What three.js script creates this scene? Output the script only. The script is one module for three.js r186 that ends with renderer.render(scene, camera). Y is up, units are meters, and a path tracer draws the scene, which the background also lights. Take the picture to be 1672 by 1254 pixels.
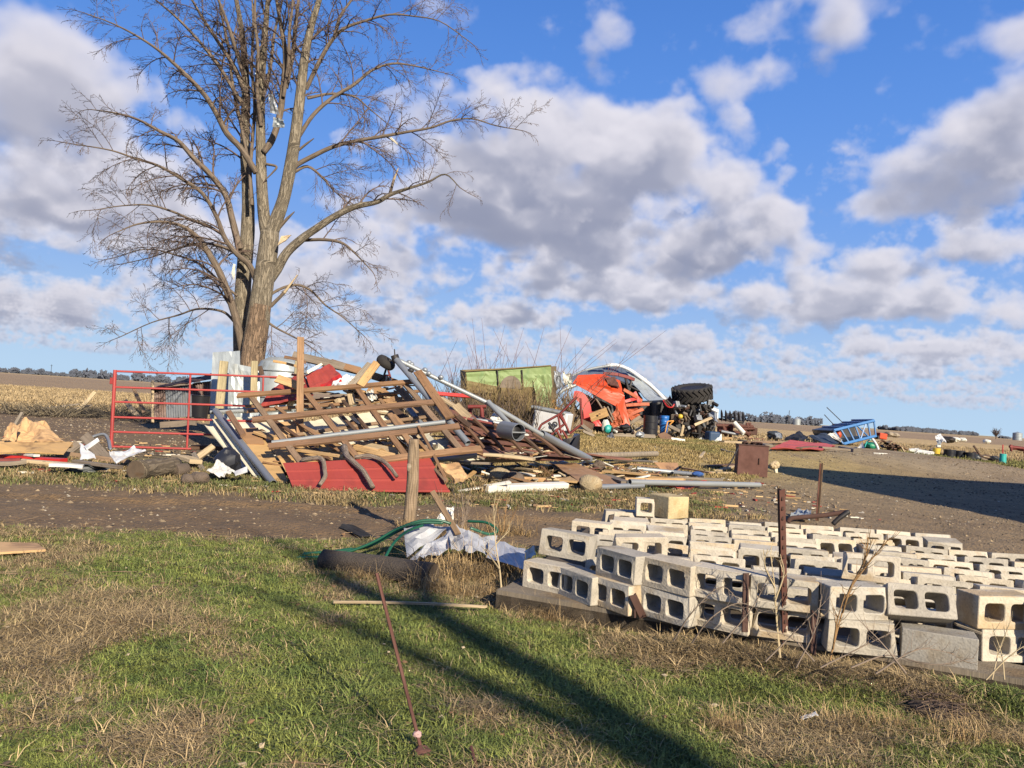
import * as THREE from 'three';
import { mergeGeometries, toCreasedNormals, mergeVertices } from 'three/addons/utils/BufferGeometryUtils.js';
import { RoundedBoxGeometry } from 'three/addons/geometries/RoundedBoxGeometry.js';

// ---------------------------------------------------------------- camera, sun, exposure
const scene = new THREE.Scene();
const renderer = new THREE.WebGLRenderer({ antialias: true });
renderer.toneMapping = THREE.LinearToneMapping;
renderer.toneMappingExposure = 1.95;
renderer.shadowMap.enabled = true;
const F = 1345, CX = 836, CY = 627, EYE = 1.45;                    // lens of the photograph, in its pixels
const R = Math.PI / 180;
const camera = new THREE.PerspectiveCamera(2 * Math.atan(CY / F) / R, 4 / 3, 0.05, 6000);
camera.position.set(0, EYE, 0);
camera.rotation.order = 'YXZ';
camera.rotation.set(1.4 * R, 0, 3.75 * R);
camera.updateMatrixWorld(true);
scene.add(camera);
const SUN_AZ = 33 * R, SUN_EL = 29 * R;
const sunDir = new THREE.Vector3(Math.sin(SUN_AZ) * Math.cos(SUN_EL), Math.sin(SUN_EL), Math.cos(SUN_AZ) * Math.cos(SUN_EL));
const sun = new THREE.DirectionalLight(new THREE.Color(1.0, 0.87, 0.68), 4.9);
sun.position.copy(sunDir).multiplyScalar(120); sun.target.position.set(0, 0, -14);
sun.castShadow = true; sun.shadow.mapSize.set(4096, 4096);
Object.assign(sun.shadow.camera, { left: -60, right: 60, top: 60, bottom: -60, near: 1, far: 260 });
sun.shadow.bias = -0.0004;
scene.add(sun, sun.target);

// ---------------------------------------------------------------- random numbers, noise
function rng(seed) { return () => { seed = (seed + 0x6d2b79f5) | 0; let t = Math.imul(seed ^ (seed >>> 15), 1 | seed); t = (t + Math.imul(t ^ (t >>> 7), 61 | t)) ^ t; return ((t ^ (t >>> 14)) >>> 0) / 4294967296; }; }
const rnd = rng(71);
const rr = (a, b) => a + (b - a) * rnd();
const PERM = new Uint8Array(512), VAL = new Float32Array(256);
{ const r = rng(5); const p = [...Array(256).keys()]; for (let i = 255; i > 0; i--) { const j = Math.floor(r() * (i + 1)); [p[i], p[j]] = [p[j], p[i]]; } for (let i = 0; i < 512; i++) PERM[i] = p[i & 255]; for (let i = 0; i < 256; i++) VAL[i] = r(); }
const clamp = (x, a = 0, b = 1) => x < a ? a : x > b ? b : x;
const sstep = (a, b, x) => { const t = clamp((x - a) / (b - a)); return t * t * (3 - 2 * t); };
const lerp = (a, b, t) => a + (b - a) * t;
function n2(x, y) {
  const xi = Math.floor(x), yi = Math.floor(y); let u = x - xi, v = y - yi; u = u * u * (3 - 2 * u); v = v * v * (3 - 2 * v);
  const X = xi & 255, Y = yi & 255, a = PERM[X] + Y, b = PERM[(X + 1) & 255] + Y, c = 1;
  const p = VAL[PERM[a & 511 & 255 | 0]], q = VAL[PERM[b & 255]], r = VAL[PERM[(a + c) & 255]], s = VAL[PERM[(b + c) & 255]];
  return (p + (q - p) * u) * (1 - v) + (r + (s - r) * u) * v;
}
function fbm2(x, y, o = 4) { let a = 0.5, s = 0, t = 0; for (let i = 0; i < o; i++) { s += a * n2(x + i * 17.3, y + i * 9.1); t += a; a *= 0.5; x *= 2.03; y *= 2.03; } return s / t; }
function n3(x, y, z) {
  const xi = Math.floor(x), yi = Math.floor(y), zi = Math.floor(z); let u = x - xi, v = y - yi, w = z - zi;
  u = u * u * (3 - 2 * u); v = v * v * (3 - 2 * v); w = w * w * (3 - 2 * w);
  const X = xi & 255, Y = yi & 255, Z = zi & 255;
  const A = PERM[X] + Y, B = PERM[X + 1] + Y;
  const AA = PERM[A & 255] + Z, AB = PERM[(A + 1) & 255] + Z, BA = PERM[B & 255] + Z, BB = PERM[(B + 1) & 255] + Z;
  const a = VAL[PERM[AA & 255]], b = VAL[PERM[BA & 255]], c = VAL[PERM[AB & 255]], d = VAL[PERM[BB & 255]];
  const e = VAL[PERM[(AA + 1) & 255]], f = VAL[PERM[(BA + 1) & 255]], g = VAL[PERM[(AB + 1) & 255]], h = VAL[PERM[(BB + 1) & 255]];
  const p = (a + (b - a) * u), q = (c + (d - c) * u), r = (e + (f - e) * u), s = (g + (h - g) * u);
  return lerp(lerp(p, q, v), lerp(r, s, v), w);
}
function fbm3(x, y, z, o) { let a = 0.5, s = 0, t = 0; for (let i = 0; i < o; i++) { s += a * n3(x, y, z); t += a; a *= 0.55; x = x * 2.07 + 11.3; y = y * 2.07 + 5.7; z = z * 2.07 + 3.1; } return s / t; }

// ---------------------------------------------------------------- from the photograph's pixels to places
const V = (x, y, z) => new THREE.Vector3(x, y, z);
function ray(px, py) { return V((px - CX) / F, -(py - CY) / F, -1).applyQuaternion(camera.quaternion); }
function at(px, py, d) { const v = ray(px, py); return v.multiplyScalar(d / -v.z).add(camera.position); }
function gnd(px, py, h = 0) { const v = ray(px, py); return v.multiplyScalar((h - EYE) / v.y).add(camera.position); }

// ---------------------------------------------------------------- sky: air and cumulus, computed once
{
  const W = 4096, H = 2048, data = new Float32Array(W * H * 4);
  const toDir = (az, el) => [Math.sin(az) * Math.cos(el), Math.sin(el), -Math.cos(az) * Math.cos(el)];
  const blobs = [];
  const blob = (px, py, rx, ry, range, amp = 1) => {
    const d = ray(px, py).normalize(), c = d.clone().multiplyScalar(range);
    const right = V(-d.z, 0, d.x).normalize(), k = range / F;
    blobs.push({ d, c, right, rx: rx * k, ry: ry * k, rz: Math.max(rx, ry) * k * 0.9, range, amp, cosr: Math.cos(Math.atan(Math.max(rx, ry) * 2.25 / F)) });
  };
  // the large cumulus of this sky: where each stands and how big it is
  blob(880, 285, 185, 70, 4.6); blob(1055, 255, 105, 55, 4.6); blob(775, 335, 95, 60, 4.6); blob(930, 205, 110, 38, 4.7, 0.85); blob(860, 370, 130, 38, 4.5, 0.9);
  blob(1110, 105, 125, 52, 3.6, 0.82); blob(1215, 125, 80, 45, 3.6, 0.75); blob(890, 120, 80, 40, 3.7, 0.55);
  blob(1225, 350, 115, 55, 5.2); blob(1130, 430, 100, 40, 5.4, 0.95); blob(1000, 405, 90, 40, 5.4, 0.85); blob(1180, 300, 60, 30, 5.2, 0.7); blob(1210, 240, 60, 28, 5, 0.5);
  blob(1580, 265, 110, 58, 4.4, 1); blob(1490, 335, 105, 34, 4.6, 0.95); blob(1665, 215, 80, 70, 4.3, 0.95); blob(1430, 135, 55, 50, 4, 0.5);
  blob(1400, 445, 105, 30, 6.6, 0.9); blob(1320, 505, 105, 32, 7.4, 0.95); blob(1500, 500, 90, 24, 7.6, 0.9); blob(1645, 405, 60, 30, 6, 0.9); blob(1640, 505, 60, 25, 7, 0.8); blob(1560, 570, 90, 18, 9.5, 0.8); blob(1430, 570, 70, 16, 9.5, 0.75);
  blob(40, 190, 105, 110, 3.6, 0.95); blob(45, 45, 80, 60, 3.2, 0.7); blob(135, 350, 100, 62, 4.6, 0.95); blob(30, 430, 80, 48, 5, 0.9); blob(60, 310, 80, 50, 4.4, 0.6); blob(70, 500, 110, 26, 7, 0.8);
  blob(250, 290, 90, 55, 4.8, 0.85); blob(210, 200, 60, 36, 4.4, 0.55); blob(560, 110, 55, 30, 3.8, 0.55); blob(350, 380, 90, 50, 5.4, 0.8); blob(600, 320, 75, 50, 5, 0.8); blob(610, 420, 95, 52, 5.6, 0.95); blob(480, 460, 80, 35, 6, 0.8); blob(350, 470, 80, 30, 6.6, 0.75);
  blob(1620, 35, 110, 38, 3.2, 0.8); blob(1370, 40, 45, 60, 3.3, 0.55); blob(740, 30, 60, 30, 3.2, 0.45);
  blob(880, 462, 70, 20, 6.8, 0.95); blob(830, 512, 62, 22, 8, 0.9); blob(700, 505, 70, 24, 7.8, 0.9); blob(700, 455, 45, 16, 6.8, 0.7); blob(620, 520, 60, 16, 8.6, 0.75);
  blob(1150, 560, 50, 18, 9.4, 0.85); blob(1020, 480, 80, 18, 7.4, 0.8); blob(1060, 500, 50, 16, 8, 0.7); blob(900, 550, 60, 12, 10, 0.7);
  const HB = 1.02, HT = 1.42;
  let cand = [];
  function dens(x, y, z, oct) {
    let m = 0;
    for (const b of cand) {
      const dx = x - b.c.x, dy = y - b.c.y, dz = z - b.c.z;
      const a = (dx * b.right.x + dz * b.right.z) / b.rx, e = dy / (dy < 0 ? b.ry * 0.72 : b.ry), f = (dx * -b.right.z + dz * b.right.x) / b.rz;
      const q = a * a + e * e + f * f; if (q < 4.5) m += b.amp * Math.exp(-q * 0.9);
    }
    let s = 0;
    if (y > HB && y < HT) { const h = (y - HB) / (HT - HB); s = Math.min(1, h * 5) * Math.sqrt(1 - h) * sstep(0.46, 0.72, n3(x * 0.8 + 40, 7.5, z * 0.8)) * 0.67 * sstep(4.5, 7.5, Math.hypot(x, z)); }
    const c = Math.min(1.15, m) + s; if (c < 0.06) return 0;
    const f = 3.9, n = fbm3(x * f, y * f * 1.25, z * f, oct);
    return clamp((c * 1.14 + (n - 0.5) * 3.5 - 0.70) * 2.1);
  }
  const sd = sunDir;
  function shade(dx, dy, dz, near, out) {
    const el = Math.asin(dy), e = Math.max(0, el) / R;
    // clear air: pale and bright at the horizon, deep blue higher up
    const t = sstep(0, 1, 1 - Math.exp(-e / 10.5)), t2 = sstep(12, 46, e);
    let r = lerp(0.50, 0.115, t), g = lerp(0.69, 0.315, t), b = lerp(0.90, 0.84, t);
    r = lerp(r, 0.04, t2); g = lerp(g, 0.14, t2); b = lerp(b, 0.50, t2);
    const t3 = sstep(40, 85, e); r = lerp(r, 0.022, t3); g = lerp(g, 0.075, t3); b = lerp(b, 0.26, t3);
    const glow = Math.pow(Math.max(0, dx * sd.x + dy * sd.y + dz * sd.z), 6); r += glow * 0.35; g += glow * 0.32; b += glow * 0.25;
    if (e > 0.35) {
      cand = blobs.filter((q) => q.d.x * dx + q.d.y * dy + q.d.z * dz > q.cosr);
      let t0 = HB / dy, t1 = Math.min(HT / dy, 42); for (const q of cand) { t0 = Math.min(t0, q.range - 1.6 * q.rz); t1 = Math.max(t1, q.range + 1.6 * q.rz); }
      t0 = Math.min(t0, 38);
      const steps = near ? 96 : 22, dt = (t1 - t0) / steps;
      let T = 1, cr = 0, cg = 0, cb = 0; const jit = 0.25 + 0.5 * VAL[PERM[(PERM[Math.floor(Math.abs(dx) * 9000) & 255] + Math.floor(dy * 9000)) & 255]];
      if (dt > 0) for (let i = 0; i < steps && T > 0.02; i++) {
        const s = t0 + (i + jit) * dt, x = dx * s, y = dy * s, z = dz * s, d = dens(x, y, z, near ? 6 : 4);
        if (d <= 0) continue;
        const k = Math.exp(-d * dt * 9.5);
        let od = 0; for (let j = 1; j <= 4; j++) { const l = 0.03 * j * j; od += dens(x + sd.x * l * 0.75, y + (sd.y * 0.75 + 0.62) * l, z + sd.z * l * 0.75, j < 3 ? 4 : 2) * l; }
        const L = Math.exp(-od * 10) * 0.74 + Math.exp(-od * 2.2) * 0.26, far = 1 - Math.exp(-s / 26);
        const pow = L * 0.92 + 0.08, up = clamp((y - 0.6) / 1.6);
        let lr = lerp(0.20, 0.87, pow), lg = lerp(0.22, 0.825, pow), lb = lerp(0.335, 0.875, pow);
        lr += up * 0.03; lg += up * 0.035; lb += up * 0.05;
        lr = lerp(lr, 0.43, far * 0.72); lg = lerp(lg, 0.56, far * 0.72); lb = lerp(lb, 0.77, far * 0.72);
        const a = T * (1 - k); cr += lr * a; cg += lg * a; cb += lb * a; T *= k;
      }
      const fade = sstep(0.35, 2.2, e); r = lerp(r, r * T + cr, fade); g = lerp(g, g * T + cg, fade); b = lerp(b, b * T + cb, fade);
    }
    out[0] = r * 0.50; out[1] = g * 0.50; out[2] = b * 0.50;
  }
  const o = [0, 0, 0], put = (i, j, c) => { const k = (j * W + i) * 4; data[k] = c[0]; data[k + 1] = c[1]; data[k + 2] = c[2]; data[k + 3] = 1; };
  const dirOf = (i, j) => { const th = ((i + 0.5) / W - 0.5) * 2 * Math.PI, ph = ((j + 0.5) / H - 0.5) * Math.PI; return [Math.cos(th) * Math.cos(ph), Math.sin(ph), Math.sin(th) * Math.cos(ph)]; };
  const Q = 8, W4 = W / Q, H4 = H / Q, low = new Float32Array(W4 * (H4 + 1) * 3);
  for (let j = H4 / 2 - 1; j <= H4; j++) for (let i = 0; i < W4; i++) {
    const th = (i * Q / W - 0.5) * 2 * Math.PI, ph = Math.max(0, (j * Q / H - 0.5) * Math.PI);
    shade(Math.cos(th) * Math.cos(ph), Math.sin(ph), Math.sin(th) * Math.cos(ph), false, o); low.set(o, (j * W4 + i) * 3);
  }
  for (let j = 0; j < H; j++) for (let i = 0; i < W; i++) {
    if (j < H / 2 - 4) { put(i, j, [0.30, 0.36, 0.42]); continue; }
    const d = dirOf(i, j), az = Math.atan2(d[0], -d[2]) / R, el = Math.asin(d[1]) / R;
    if (Math.abs(az) < 38 && el < 33) { d[1] = Math.max(d[1], 0); shade(d[0], d[1], d[2], true, o); put(i, j, o); continue; }
    const fx = (i + 0.5) / Q, fy = Math.min(H4 - 0.001, Math.max(H4 / 2, (j + 0.5) / Q)), x0 = Math.floor(fx), y0 = Math.floor(fy), u = fx - x0, v = fy - y0;
    for (let c = 0; c < 3; c++) { const g = (x, y) => low[(Math.min(y, H4) * W4 + (x % W4)) * 3 + c]; o[c] = lerp(lerp(g(x0, y0), g(x0 + 1, y0), u), lerp(g(x0, y0 + 1), g(x0 + 1, y0 + 1), u), v); }
    put(i, j, o);
  }
  const sky = new THREE.DataTexture(data, W, H, THREE.RGBAFormat, THREE.FloatType);
  sky.mapping = THREE.EquirectangularReflectionMapping; sky.magFilter = sky.minFilter = THREE.LinearFilter; sky.needsUpdate = true;
  scene.background = sky; scene.environment = sky;
}
// ---------------------------------------------------------------- names, labels
const used = new Map();
function numbered(name) { const n = used.get(name) || 0; used.set(name, n + 1); return n ? `${name}_${String(n).padStart(3, '0')}` : name; }
function tag(o, label, category, group) { o.userData.label = label; o.userData.category = category; if (group) o.userData.group = group; return o; }
function shadowed(o) { o.traverse((m) => { if (m.isMesh) { m.castShadow = true; m.receiveShadow = true; } }); return o; }
function top(o, name, label, category, group) { o.name = numbered(name); tag(o, label, category, group); scene.add(shadowed(o)); return o; }
function struct(name, geo, mat) { const m = new THREE.Mesh(geo, mat); m.name = numbered(name); m.userData.kind = 'structure'; scene.add(shadowed(m)); return m; }
function stuffTop(o, name, label, category) { o.name = numbered(name); o.userData = { label, category, kind: 'stuff' }; scene.add(shadowed(o)); return o; }
function part(parent, name, geo, mat, label) { const m = new THREE.Mesh(geo, mat); m.name = name; if (label) m.userData.label = label; parent.add(m); return m; }
// a thing whose parts are given in world places: the group stands at its base point
function thing(name, label, category, base, group) { const g = new THREE.Group(); g.position.copy(base); top(g, name, label, category, group); return g; }
function put(g, name, geo, mat, label) { geo.translate(-g.position.x, -g.position.y, -g.position.z); const m = part(g, name, geo, mat, label); shadowed(m); return m; }
function single(name, label, category, geo, mat, group) {           // a thing of one mesh, its origin at its base
  geo.computeBoundingBox(); const b = geo.boundingBox, c = V((b.min.x + b.max.x) / 2, b.min.y, (b.min.z + b.max.z) / 2);
  geo.translate(-c.x, -c.y, -c.z); const m = new THREE.Mesh(geo, mat); m.position.copy(c); return top(m, name, label, category, group);
}

// ---------------------------------------------------------------- textures
const toS = (x) => Math.round(255 * (x <= 0 ? 0 : x >= 1 ? 1 : x <= 0.0031308 ? 12.92 * x : 1.055 * Math.pow(x, 1 / 2.4) - 0.055));
function tex(w, h, f, { srgb = true, rx = 1, ry = 1 } = {}) {
  const d = new Uint8Array(w * h * 4), c = [0, 0, 0];
  for (let y = 0; y < h; y++) for (let x = 0; x < w; x++) {
    f(x / w, y / h, c); const k = (y * w + x) * 4;
    for (let i = 0; i < 3; i++) d[k + i] = srgb ? toS(c[i]) : Math.round(255 * clamp(c[i])); d[k + 3] = 255;
  }
  const t = new THREE.DataTexture(d, w, h); t.wrapS = t.wrapT = THREE.RepeatWrapping; t.magFilter = t.minFilter = THREE.LinearFilter;
  t.colorSpace = srgb ? THREE.SRGBColorSpace : THREE.NoColorSpace; t.repeat.set(rx, ry); t.needsUpdate = true; return t;
}
// noise that tiles over u, v in 0..1 with px by py cells
function tn(u, v, px, py, s = 0) {
  const x = u * px, y = v * py, xi = Math.floor(x), yi = Math.floor(y); let a = x - xi, b = y - yi; a = a * a * (3 - 2 * a); b = b * b * (3 - 2 * b);
  const h = (i, j) => VAL[PERM[(PERM[(((i % px) + px) % px + s * 7) & 255] + (((j % py) + py) % py) + s * 31) & 255]];
  return lerp(lerp(h(xi, yi), h(xi + 1, yi), a), lerp(h(xi, yi + 1), h(xi + 1, yi + 1), a), b);
}
function tf(u, v, px, py, s = 0, o = 4) { let a = 0.5, r = 0, t = 0; for (let i = 0; i < o; i++) { r += a * tn(u, v, px, py, s + i); t += a; a *= 0.55; px *= 2; py *= 2; } return r / t; }
const grey = (c, x) => { c[0] = c[1] = c[2] = x; };
const T = {};
T.wood = tex(512, 256, (u, v, c) => { const g = tf(u, v, 3, 30, 1, 3), f = tn(u, v, 24, 120, 9), k = tf(u, v, 4, 5, 4, 3); let x = 0.52 + 0.52 * g + 0.3 * (f - 0.5) + 0.6 * (k - 0.5); if (tn(u, v, 12, 12, 15) > 0.93) x *= 0.6; c[0] = x; c[1] = x * 0.985; c[2] = x * 0.95; }, { rx: 0.7, ry: 3 });
T.woodB = tex(512, 256, (u, v, c) => grey(c, 0.5 * tf(u, v, 3, 40, 1, 3) + 0.5 * tn(u, v, 24, 120, 9)), { srgb: false, rx: 0.7, ry: 3 });
T.ply = tex(512, 512, (u, v, c) => { const g = tf(u, v, 3, 14, 2, 4), k = tf(u, v, 3, 3, 6, 4), s = sstep(0.58, 0.72, tf(u, v, 4, 4, 11, 4)); let x = 0.72 + 0.35 * g + 0.35 * (k - 0.5); x *= 1 - 0.42 * s; c[0] = x; c[1] = x * (1 - 0.05 * s); c[2] = x * (0.98 - 0.02 * s); }, { rx: 0.8, ry: 0.8 });
T.galv = tex(512, 512, (u, v, c) => { const g = tf(u, v, 6, 6, 3, 5), s = tn(u, v, 40, 8, 8), st = sstep(0.55, 0.8, tf(u, v, 5, 3, 14, 4)); const x = 0.72 + 0.32 * g + 0.12 * (s - 0.5); c[0] = x * (1 - 0.22 * st); c[1] = x * (1 - 0.27 * st); c[2] = x * (1.02 - 0.36 * st); }, { rx: 0.8, ry: 0.8 });
T.rust = tex(512, 512, (u, v, c) => { const g = tf(u, v, 8, 8, 5, 5), k = tf(u, v, 3, 3, 12, 4); c[0] = 0.7 + 0.6 * g - 0.25 * k; c[1] = 0.62 + 0.7 * g - 0.4 * k; c[2] = 0.6 + 0.8 * g - 0.5 * k; }, { rx: 1.2, ry: 1.2 });
T.paint = tex(512, 512, (u, v, c) => { const g = tf(u, v, 4, 4, 7, 5), s = sstep(0.60, 0.78, tf(u, v, 7, 5, 19, 5)), d = tn(u, v, 60, 4, 3); const x = 0.86 + 0.22 * g + 0.06 * (d - 0.5); c[0] = lerp(x, 0.62, s * 0.6); c[1] = lerp(x, 0.62, s * 0.35); c[2] = lerp(x, 0.55, s * 0.3); }, { rx: 0.6, ry: 0.6 });
T.conc = tex(512, 512, (u, v, c) => { const g = tf(u, v, 5, 5, 2, 5), p = tn(u, v, 90, 90, 6), q = tn(u, v, 150, 150, 16), st = sstep(0.56, 0.78, tf(u, v, 3, 3, 23, 5)); let x = 0.62 + 0.58 * g + 0.18 * (p - 0.5); if (q > 0.88) x *= 0.66; c[0] = x * (1 - 0.16 * st); c[1] = x * (1 - 0.28 * st); c[2] = x * (1 - 0.44 * st); }, { rx: 1.1, ry: 1.1 });
T.concB = tex(512, 512, (u, v, c) => grey(c, 0.5 * tn(u, v, 90, 90, 6) + 0.3 * tn(u, v, 150, 150, 16) + 0.3 * tf(u, v, 20, 20, 2, 2)), { srgb: false, rx: 1.1, ry: 1.1 });
T.bark = tex(512, 512, (u, v, c) => { const w = tf(u, v, 6, 4, 3, 3) * 0.09, g = tf(u + w, v, 40, 9, 2, 4), k = tf(u, v, 5, 5, 9, 4), r = sstep(0.36, 0.66, g); const x = (0.52 + 0.56 * r) * (0.72 + 0.56 * k); c[0] = x; c[1] = x * 0.97; c[2] = x * 0.93; }, { rx: 1, ry: 0.8 });
T.barkB = tex(512, 512, (u, v, c) => { const w = tf(u, v, 6, 4, 3, 3) * 0.09; grey(c, sstep(0.36, 0.64, tf(u + w, v, 40, 9, 2, 4))); }, { srgb: false, rx: 1, ry: 0.8 });
T.soil = tex(1024, 1024, (u, v, c) => {
  const g = tf(u, v, 10, 10, 1, 5), f = tn(u, v, 200, 200, 4), st = sstep(0.62, 0.78, tf(u, v, 70, 24, 8, 2)) , st2 = sstep(0.64, 0.8, tf(u, v, 26, 80, 12, 2)), pb = sstep(0.86, 0.93, tn(u, v, 110, 110, 21));
  const x = 0.55 + 0.55 * g + 0.35 * (f - 0.5), s = Math.max(st, st2) * 0.6;
  c[0] = lerp(x, 1.25, s) + pb * 0.5; c[1] = lerp(x * 0.98, 1.15, s) + pb * 0.5; c[2] = lerp(x * 0.95, 0.92, s) + pb * 0.45; c[0] *= 0.72; c[1] *= 0.72; c[2] *= 0.72;
});
T.soilB = tex(1024, 1024, (u, v, c) => grey(c, 0.5 * tf(u, v, 14, 14, 1, 5) + 0.35 * tn(u, v, 110, 110, 21) + 0.2 * tn(u, v, 200, 200, 4)), { srgb: false });

const K = 0.68, lin = (r, g, b) => new THREE.Color().setRGB(r * K, g * K, b * K), WHITE = new THREE.Color(1, 1, 1);
const mat = (color, { map, bump, bs = 0.002, rough = 0.85, metal = 0, side = THREE.DoubleSide, ...o } = {}) =>
  new THREE.MeshStandardMaterial({ color, map: map || null, bumpMap: bump || null, bumpScale: bs, roughness: rough, metalness: metal, side, ...o });
const wood = (r, g, b) => mat(lin(r, g, b), { map: T.wood, bump: T.woodB, bs: 0.0025, rough: 0.82 });
const M = {
  pine: [wood(0.62, 0.39, 0.17), wood(0.70, 0.46, 0.22), wood(0.56, 0.34, 0.16)],
  pale: [wood(0.68, 0.54, 0.34), wood(0.60, 0.47, 0.30)],
  brown: [wood(0.33, 0.185, 0.092), wood(0.37, 0.215, 0.115), wood(0.27, 0.155, 0.088), wood(0.35, 0.235, 0.145), wood(0.42, 0.25, 0.13)],
  dark: [wood(0.16, 0.085, 0.05), wood(0.12, 0.07, 0.045)],
  redwood: [wood(0.23, 0.095, 0.065), wood(0.27, 0.12, 0.085), wood(0.19, 0.085, 0.065)],
  greyw: [wood(0.33, 0.28, 0.22), wood(0.27, 0.22, 0.17), wood(0.38, 0.32, 0.24)],
  post: wood(0.52, 0.44, 0.26), fence: wood(0.30, 0.20, 0.115),
  ply: [mat(lin(0.66, 0.42, 0.18), { map: T.ply, rough: 0.8 }), mat(lin(0.44, 0.25, 0.125), { map: T.ply, rough: 0.8 }), mat(lin(0.74, 0.47, 0.23), { map: T.ply, rough: 0.8 })],
  galv: mat(lin(0.42, 0.455, 0.46), { map: T.galv, rough: 0.5, metal: 0.35 }), galvd: mat(lin(0.34, 0.37, 0.40), { map: T.galv, rough: 0.5, metal: 0.4 }),
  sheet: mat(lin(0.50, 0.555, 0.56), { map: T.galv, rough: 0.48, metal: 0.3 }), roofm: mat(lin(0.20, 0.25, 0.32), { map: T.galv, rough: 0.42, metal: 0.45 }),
  silver: mat(lin(0.60, 0.62, 0.64), { map: T.galv, rough: 0.42, metal: 0.12 }),
  red: mat(lin(0.39, 0.066, 0.048), { map: T.paint, rough: 0.5 }), gate: mat(lin(0.42, 0.05, 0.045), { map: T.paint, rough: 0.55 }), redd: mat(lin(0.22, 0.035, 0.03), { map: T.rust, rough: 0.7 }),
  orange: mat(lin(0.66, 0.075, 0.018), { map: T.paint, rough: 0.5 }), oranged: mat(lin(0.50, 0.13, 0.05), { map: T.rust, rough: 0.7 }), redp: mat(lin(0.55, 0.03, 0.025), { map: T.paint, rough: 0.45 }),
  rust: mat(lin(0.085, 0.045, 0.032), { map: T.rust, rough: 0.9 }), rustb: mat(lin(0.14, 0.062, 0.045), { map: T.rust, rough: 0.75 }), rustr: mat(lin(0.14, 0.062, 0.045), { map: T.rust, rough: 0.85 }),
  white: mat(lin(0.80, 0.78, 0.70), { map: T.paint, rough: 0.55 }), cream: mat(lin(0.86, 0.80, 0.62), { map: T.paint, rough: 0.6 }), whitem: mat(lin(0.78, 0.80, 0.80), { map: T.galv, rough: 0.4 }),
  black: mat(lin(0.018, 0.018, 0.02), { rough: 0.6 }), blackp: mat(lin(0.02, 0.02, 0.024), { rough: 0.35 }), rubber: mat(lin(0.028, 0.028, 0.027), { map: T.rust, rough: 0.85 }), iron: mat(lin(0.045, 0.045, 0.045), { map: T.rust, rough: 0.6, metal: 0.4 }),
  green: mat(lin(0.27, 0.37, 0.145), { map: T.paint, rough: 0.6 }), greenrust: mat(lin(0.25, 0.21, 0.09), { map: T.rust, rough: 0.85 }),
  blue: mat(lin(0.02, 0.16, 0.52), { map: T.paint, rough: 0.4 }), blued: mat(lin(0.02, 0.06, 0.14), { map: T.paint, rough: 0.6 }), bluef: mat(lin(0.045, 0.19, 0.47), { map: T.paint, rough: 0.45 }),
  teal: mat(lin(0.03, 0.45, 0.42), { map: T.paint, rough: 0.5 }), greent: mat(lin(0.02, 0.30, 0.17), { map: T.paint, rough: 0.5 }), yellow: mat(lin(0.75, 0.52, 0.05), { map: T.paint, rough: 0.5 }), amber: mat(lin(0.75, 0.36, 0.08), { map: T.paint, rough: 0.6 }),
  hose: mat(lin(0.012, 0.10, 0.055), { rough: 0.4 }), straw: mat(lin(0.46, 0.33, 0.17), { rough: 0.95 }),
  conc: [[0.62, 0.56, 0.455], [0.53, 0.485, 0.40], [0.67, 0.605, 0.49], [0.56, 0.52, 0.44], [0.47, 0.435, 0.37], [0.64, 0.565, 0.44]].map(([r, g, b]) => mat(lin(r, g, b), { map: T.conc, bump: T.concB, bs: 0.003, rough: 0.95 })),
  concg: mat(lin(0.36, 0.34, 0.30), { map: T.conc, bump: T.concB, bs: 0.003, rough: 0.95 }), limestone: mat(lin(0.62, 0.50, 0.28), { map: T.conc, bump: T.concB, bs: 0.004, rough: 0.95 }),
  stone: mat(lin(0.46, 0.37, 0.23), { map: T.conc, bump: T.concB, bs: 0.012, rough: 0.95 }), dstone: mat(lin(0.16, 0.12, 0.09), { map: T.conc, bump: T.concB, bs: 0.01, rough: 0.95 }),
  bark: mat(lin(0.31, 0.268, 0.20), { map: T.bark, bump: T.barkB, bs: 0.022, rough: 0.95 }), barkr: mat(lin(0.30, 0.21, 0.14), { map: T.bark, bump: T.barkB, bs: 0.025, rough: 0.95 }),
  twig: mat(lin(0.15, 0.105, 0.082), { rough: 0.95 }), branch: mat(lin(0.21, 0.165, 0.125), { map: T.bark, rough: 0.95 }), lichen: mat(lin(0.36, 0.29, 0.23), { map: T.bark, bump: T.barkB, bs: 0.006, rough: 0.95 }),
  log: mat(lin(0.085, 0.068, 0.054), { map: T.conc, bump: T.concB, bs: 0.012, rough: 0.95 }), logend: mat(lin(0.12, 0.085, 0.055), { map: T.conc, rough: 0.95 }), split: wood(0.78, 0.62, 0.40), sack: mat(lin(0.02, 0.022, 0.03), { rough: 0.45 }), rag: mat(lin(0.03, 0.10, 0.33), { rough: 0.8 }), tarp: mat(lin(0.04, 0.05, 0.06), { rough: 0.5 }),
};
const pick = (a) => Array.isArray(a) ? a[Math.floor(rnd() * a.length)] : a;

// ---------------------------------------------------------------- shapes
function frame(dir, up = V(0, 1, 0)) { const z = dir.clone().normalize(); let u = up.clone(); if (Math.abs(z.dot(u)) > 0.97) u = V(0.3, 0.2, 1); const s = u.clone().cross(z).normalize(); const n = z.clone().cross(s).normalize(); return [z, s, n]; }
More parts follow.
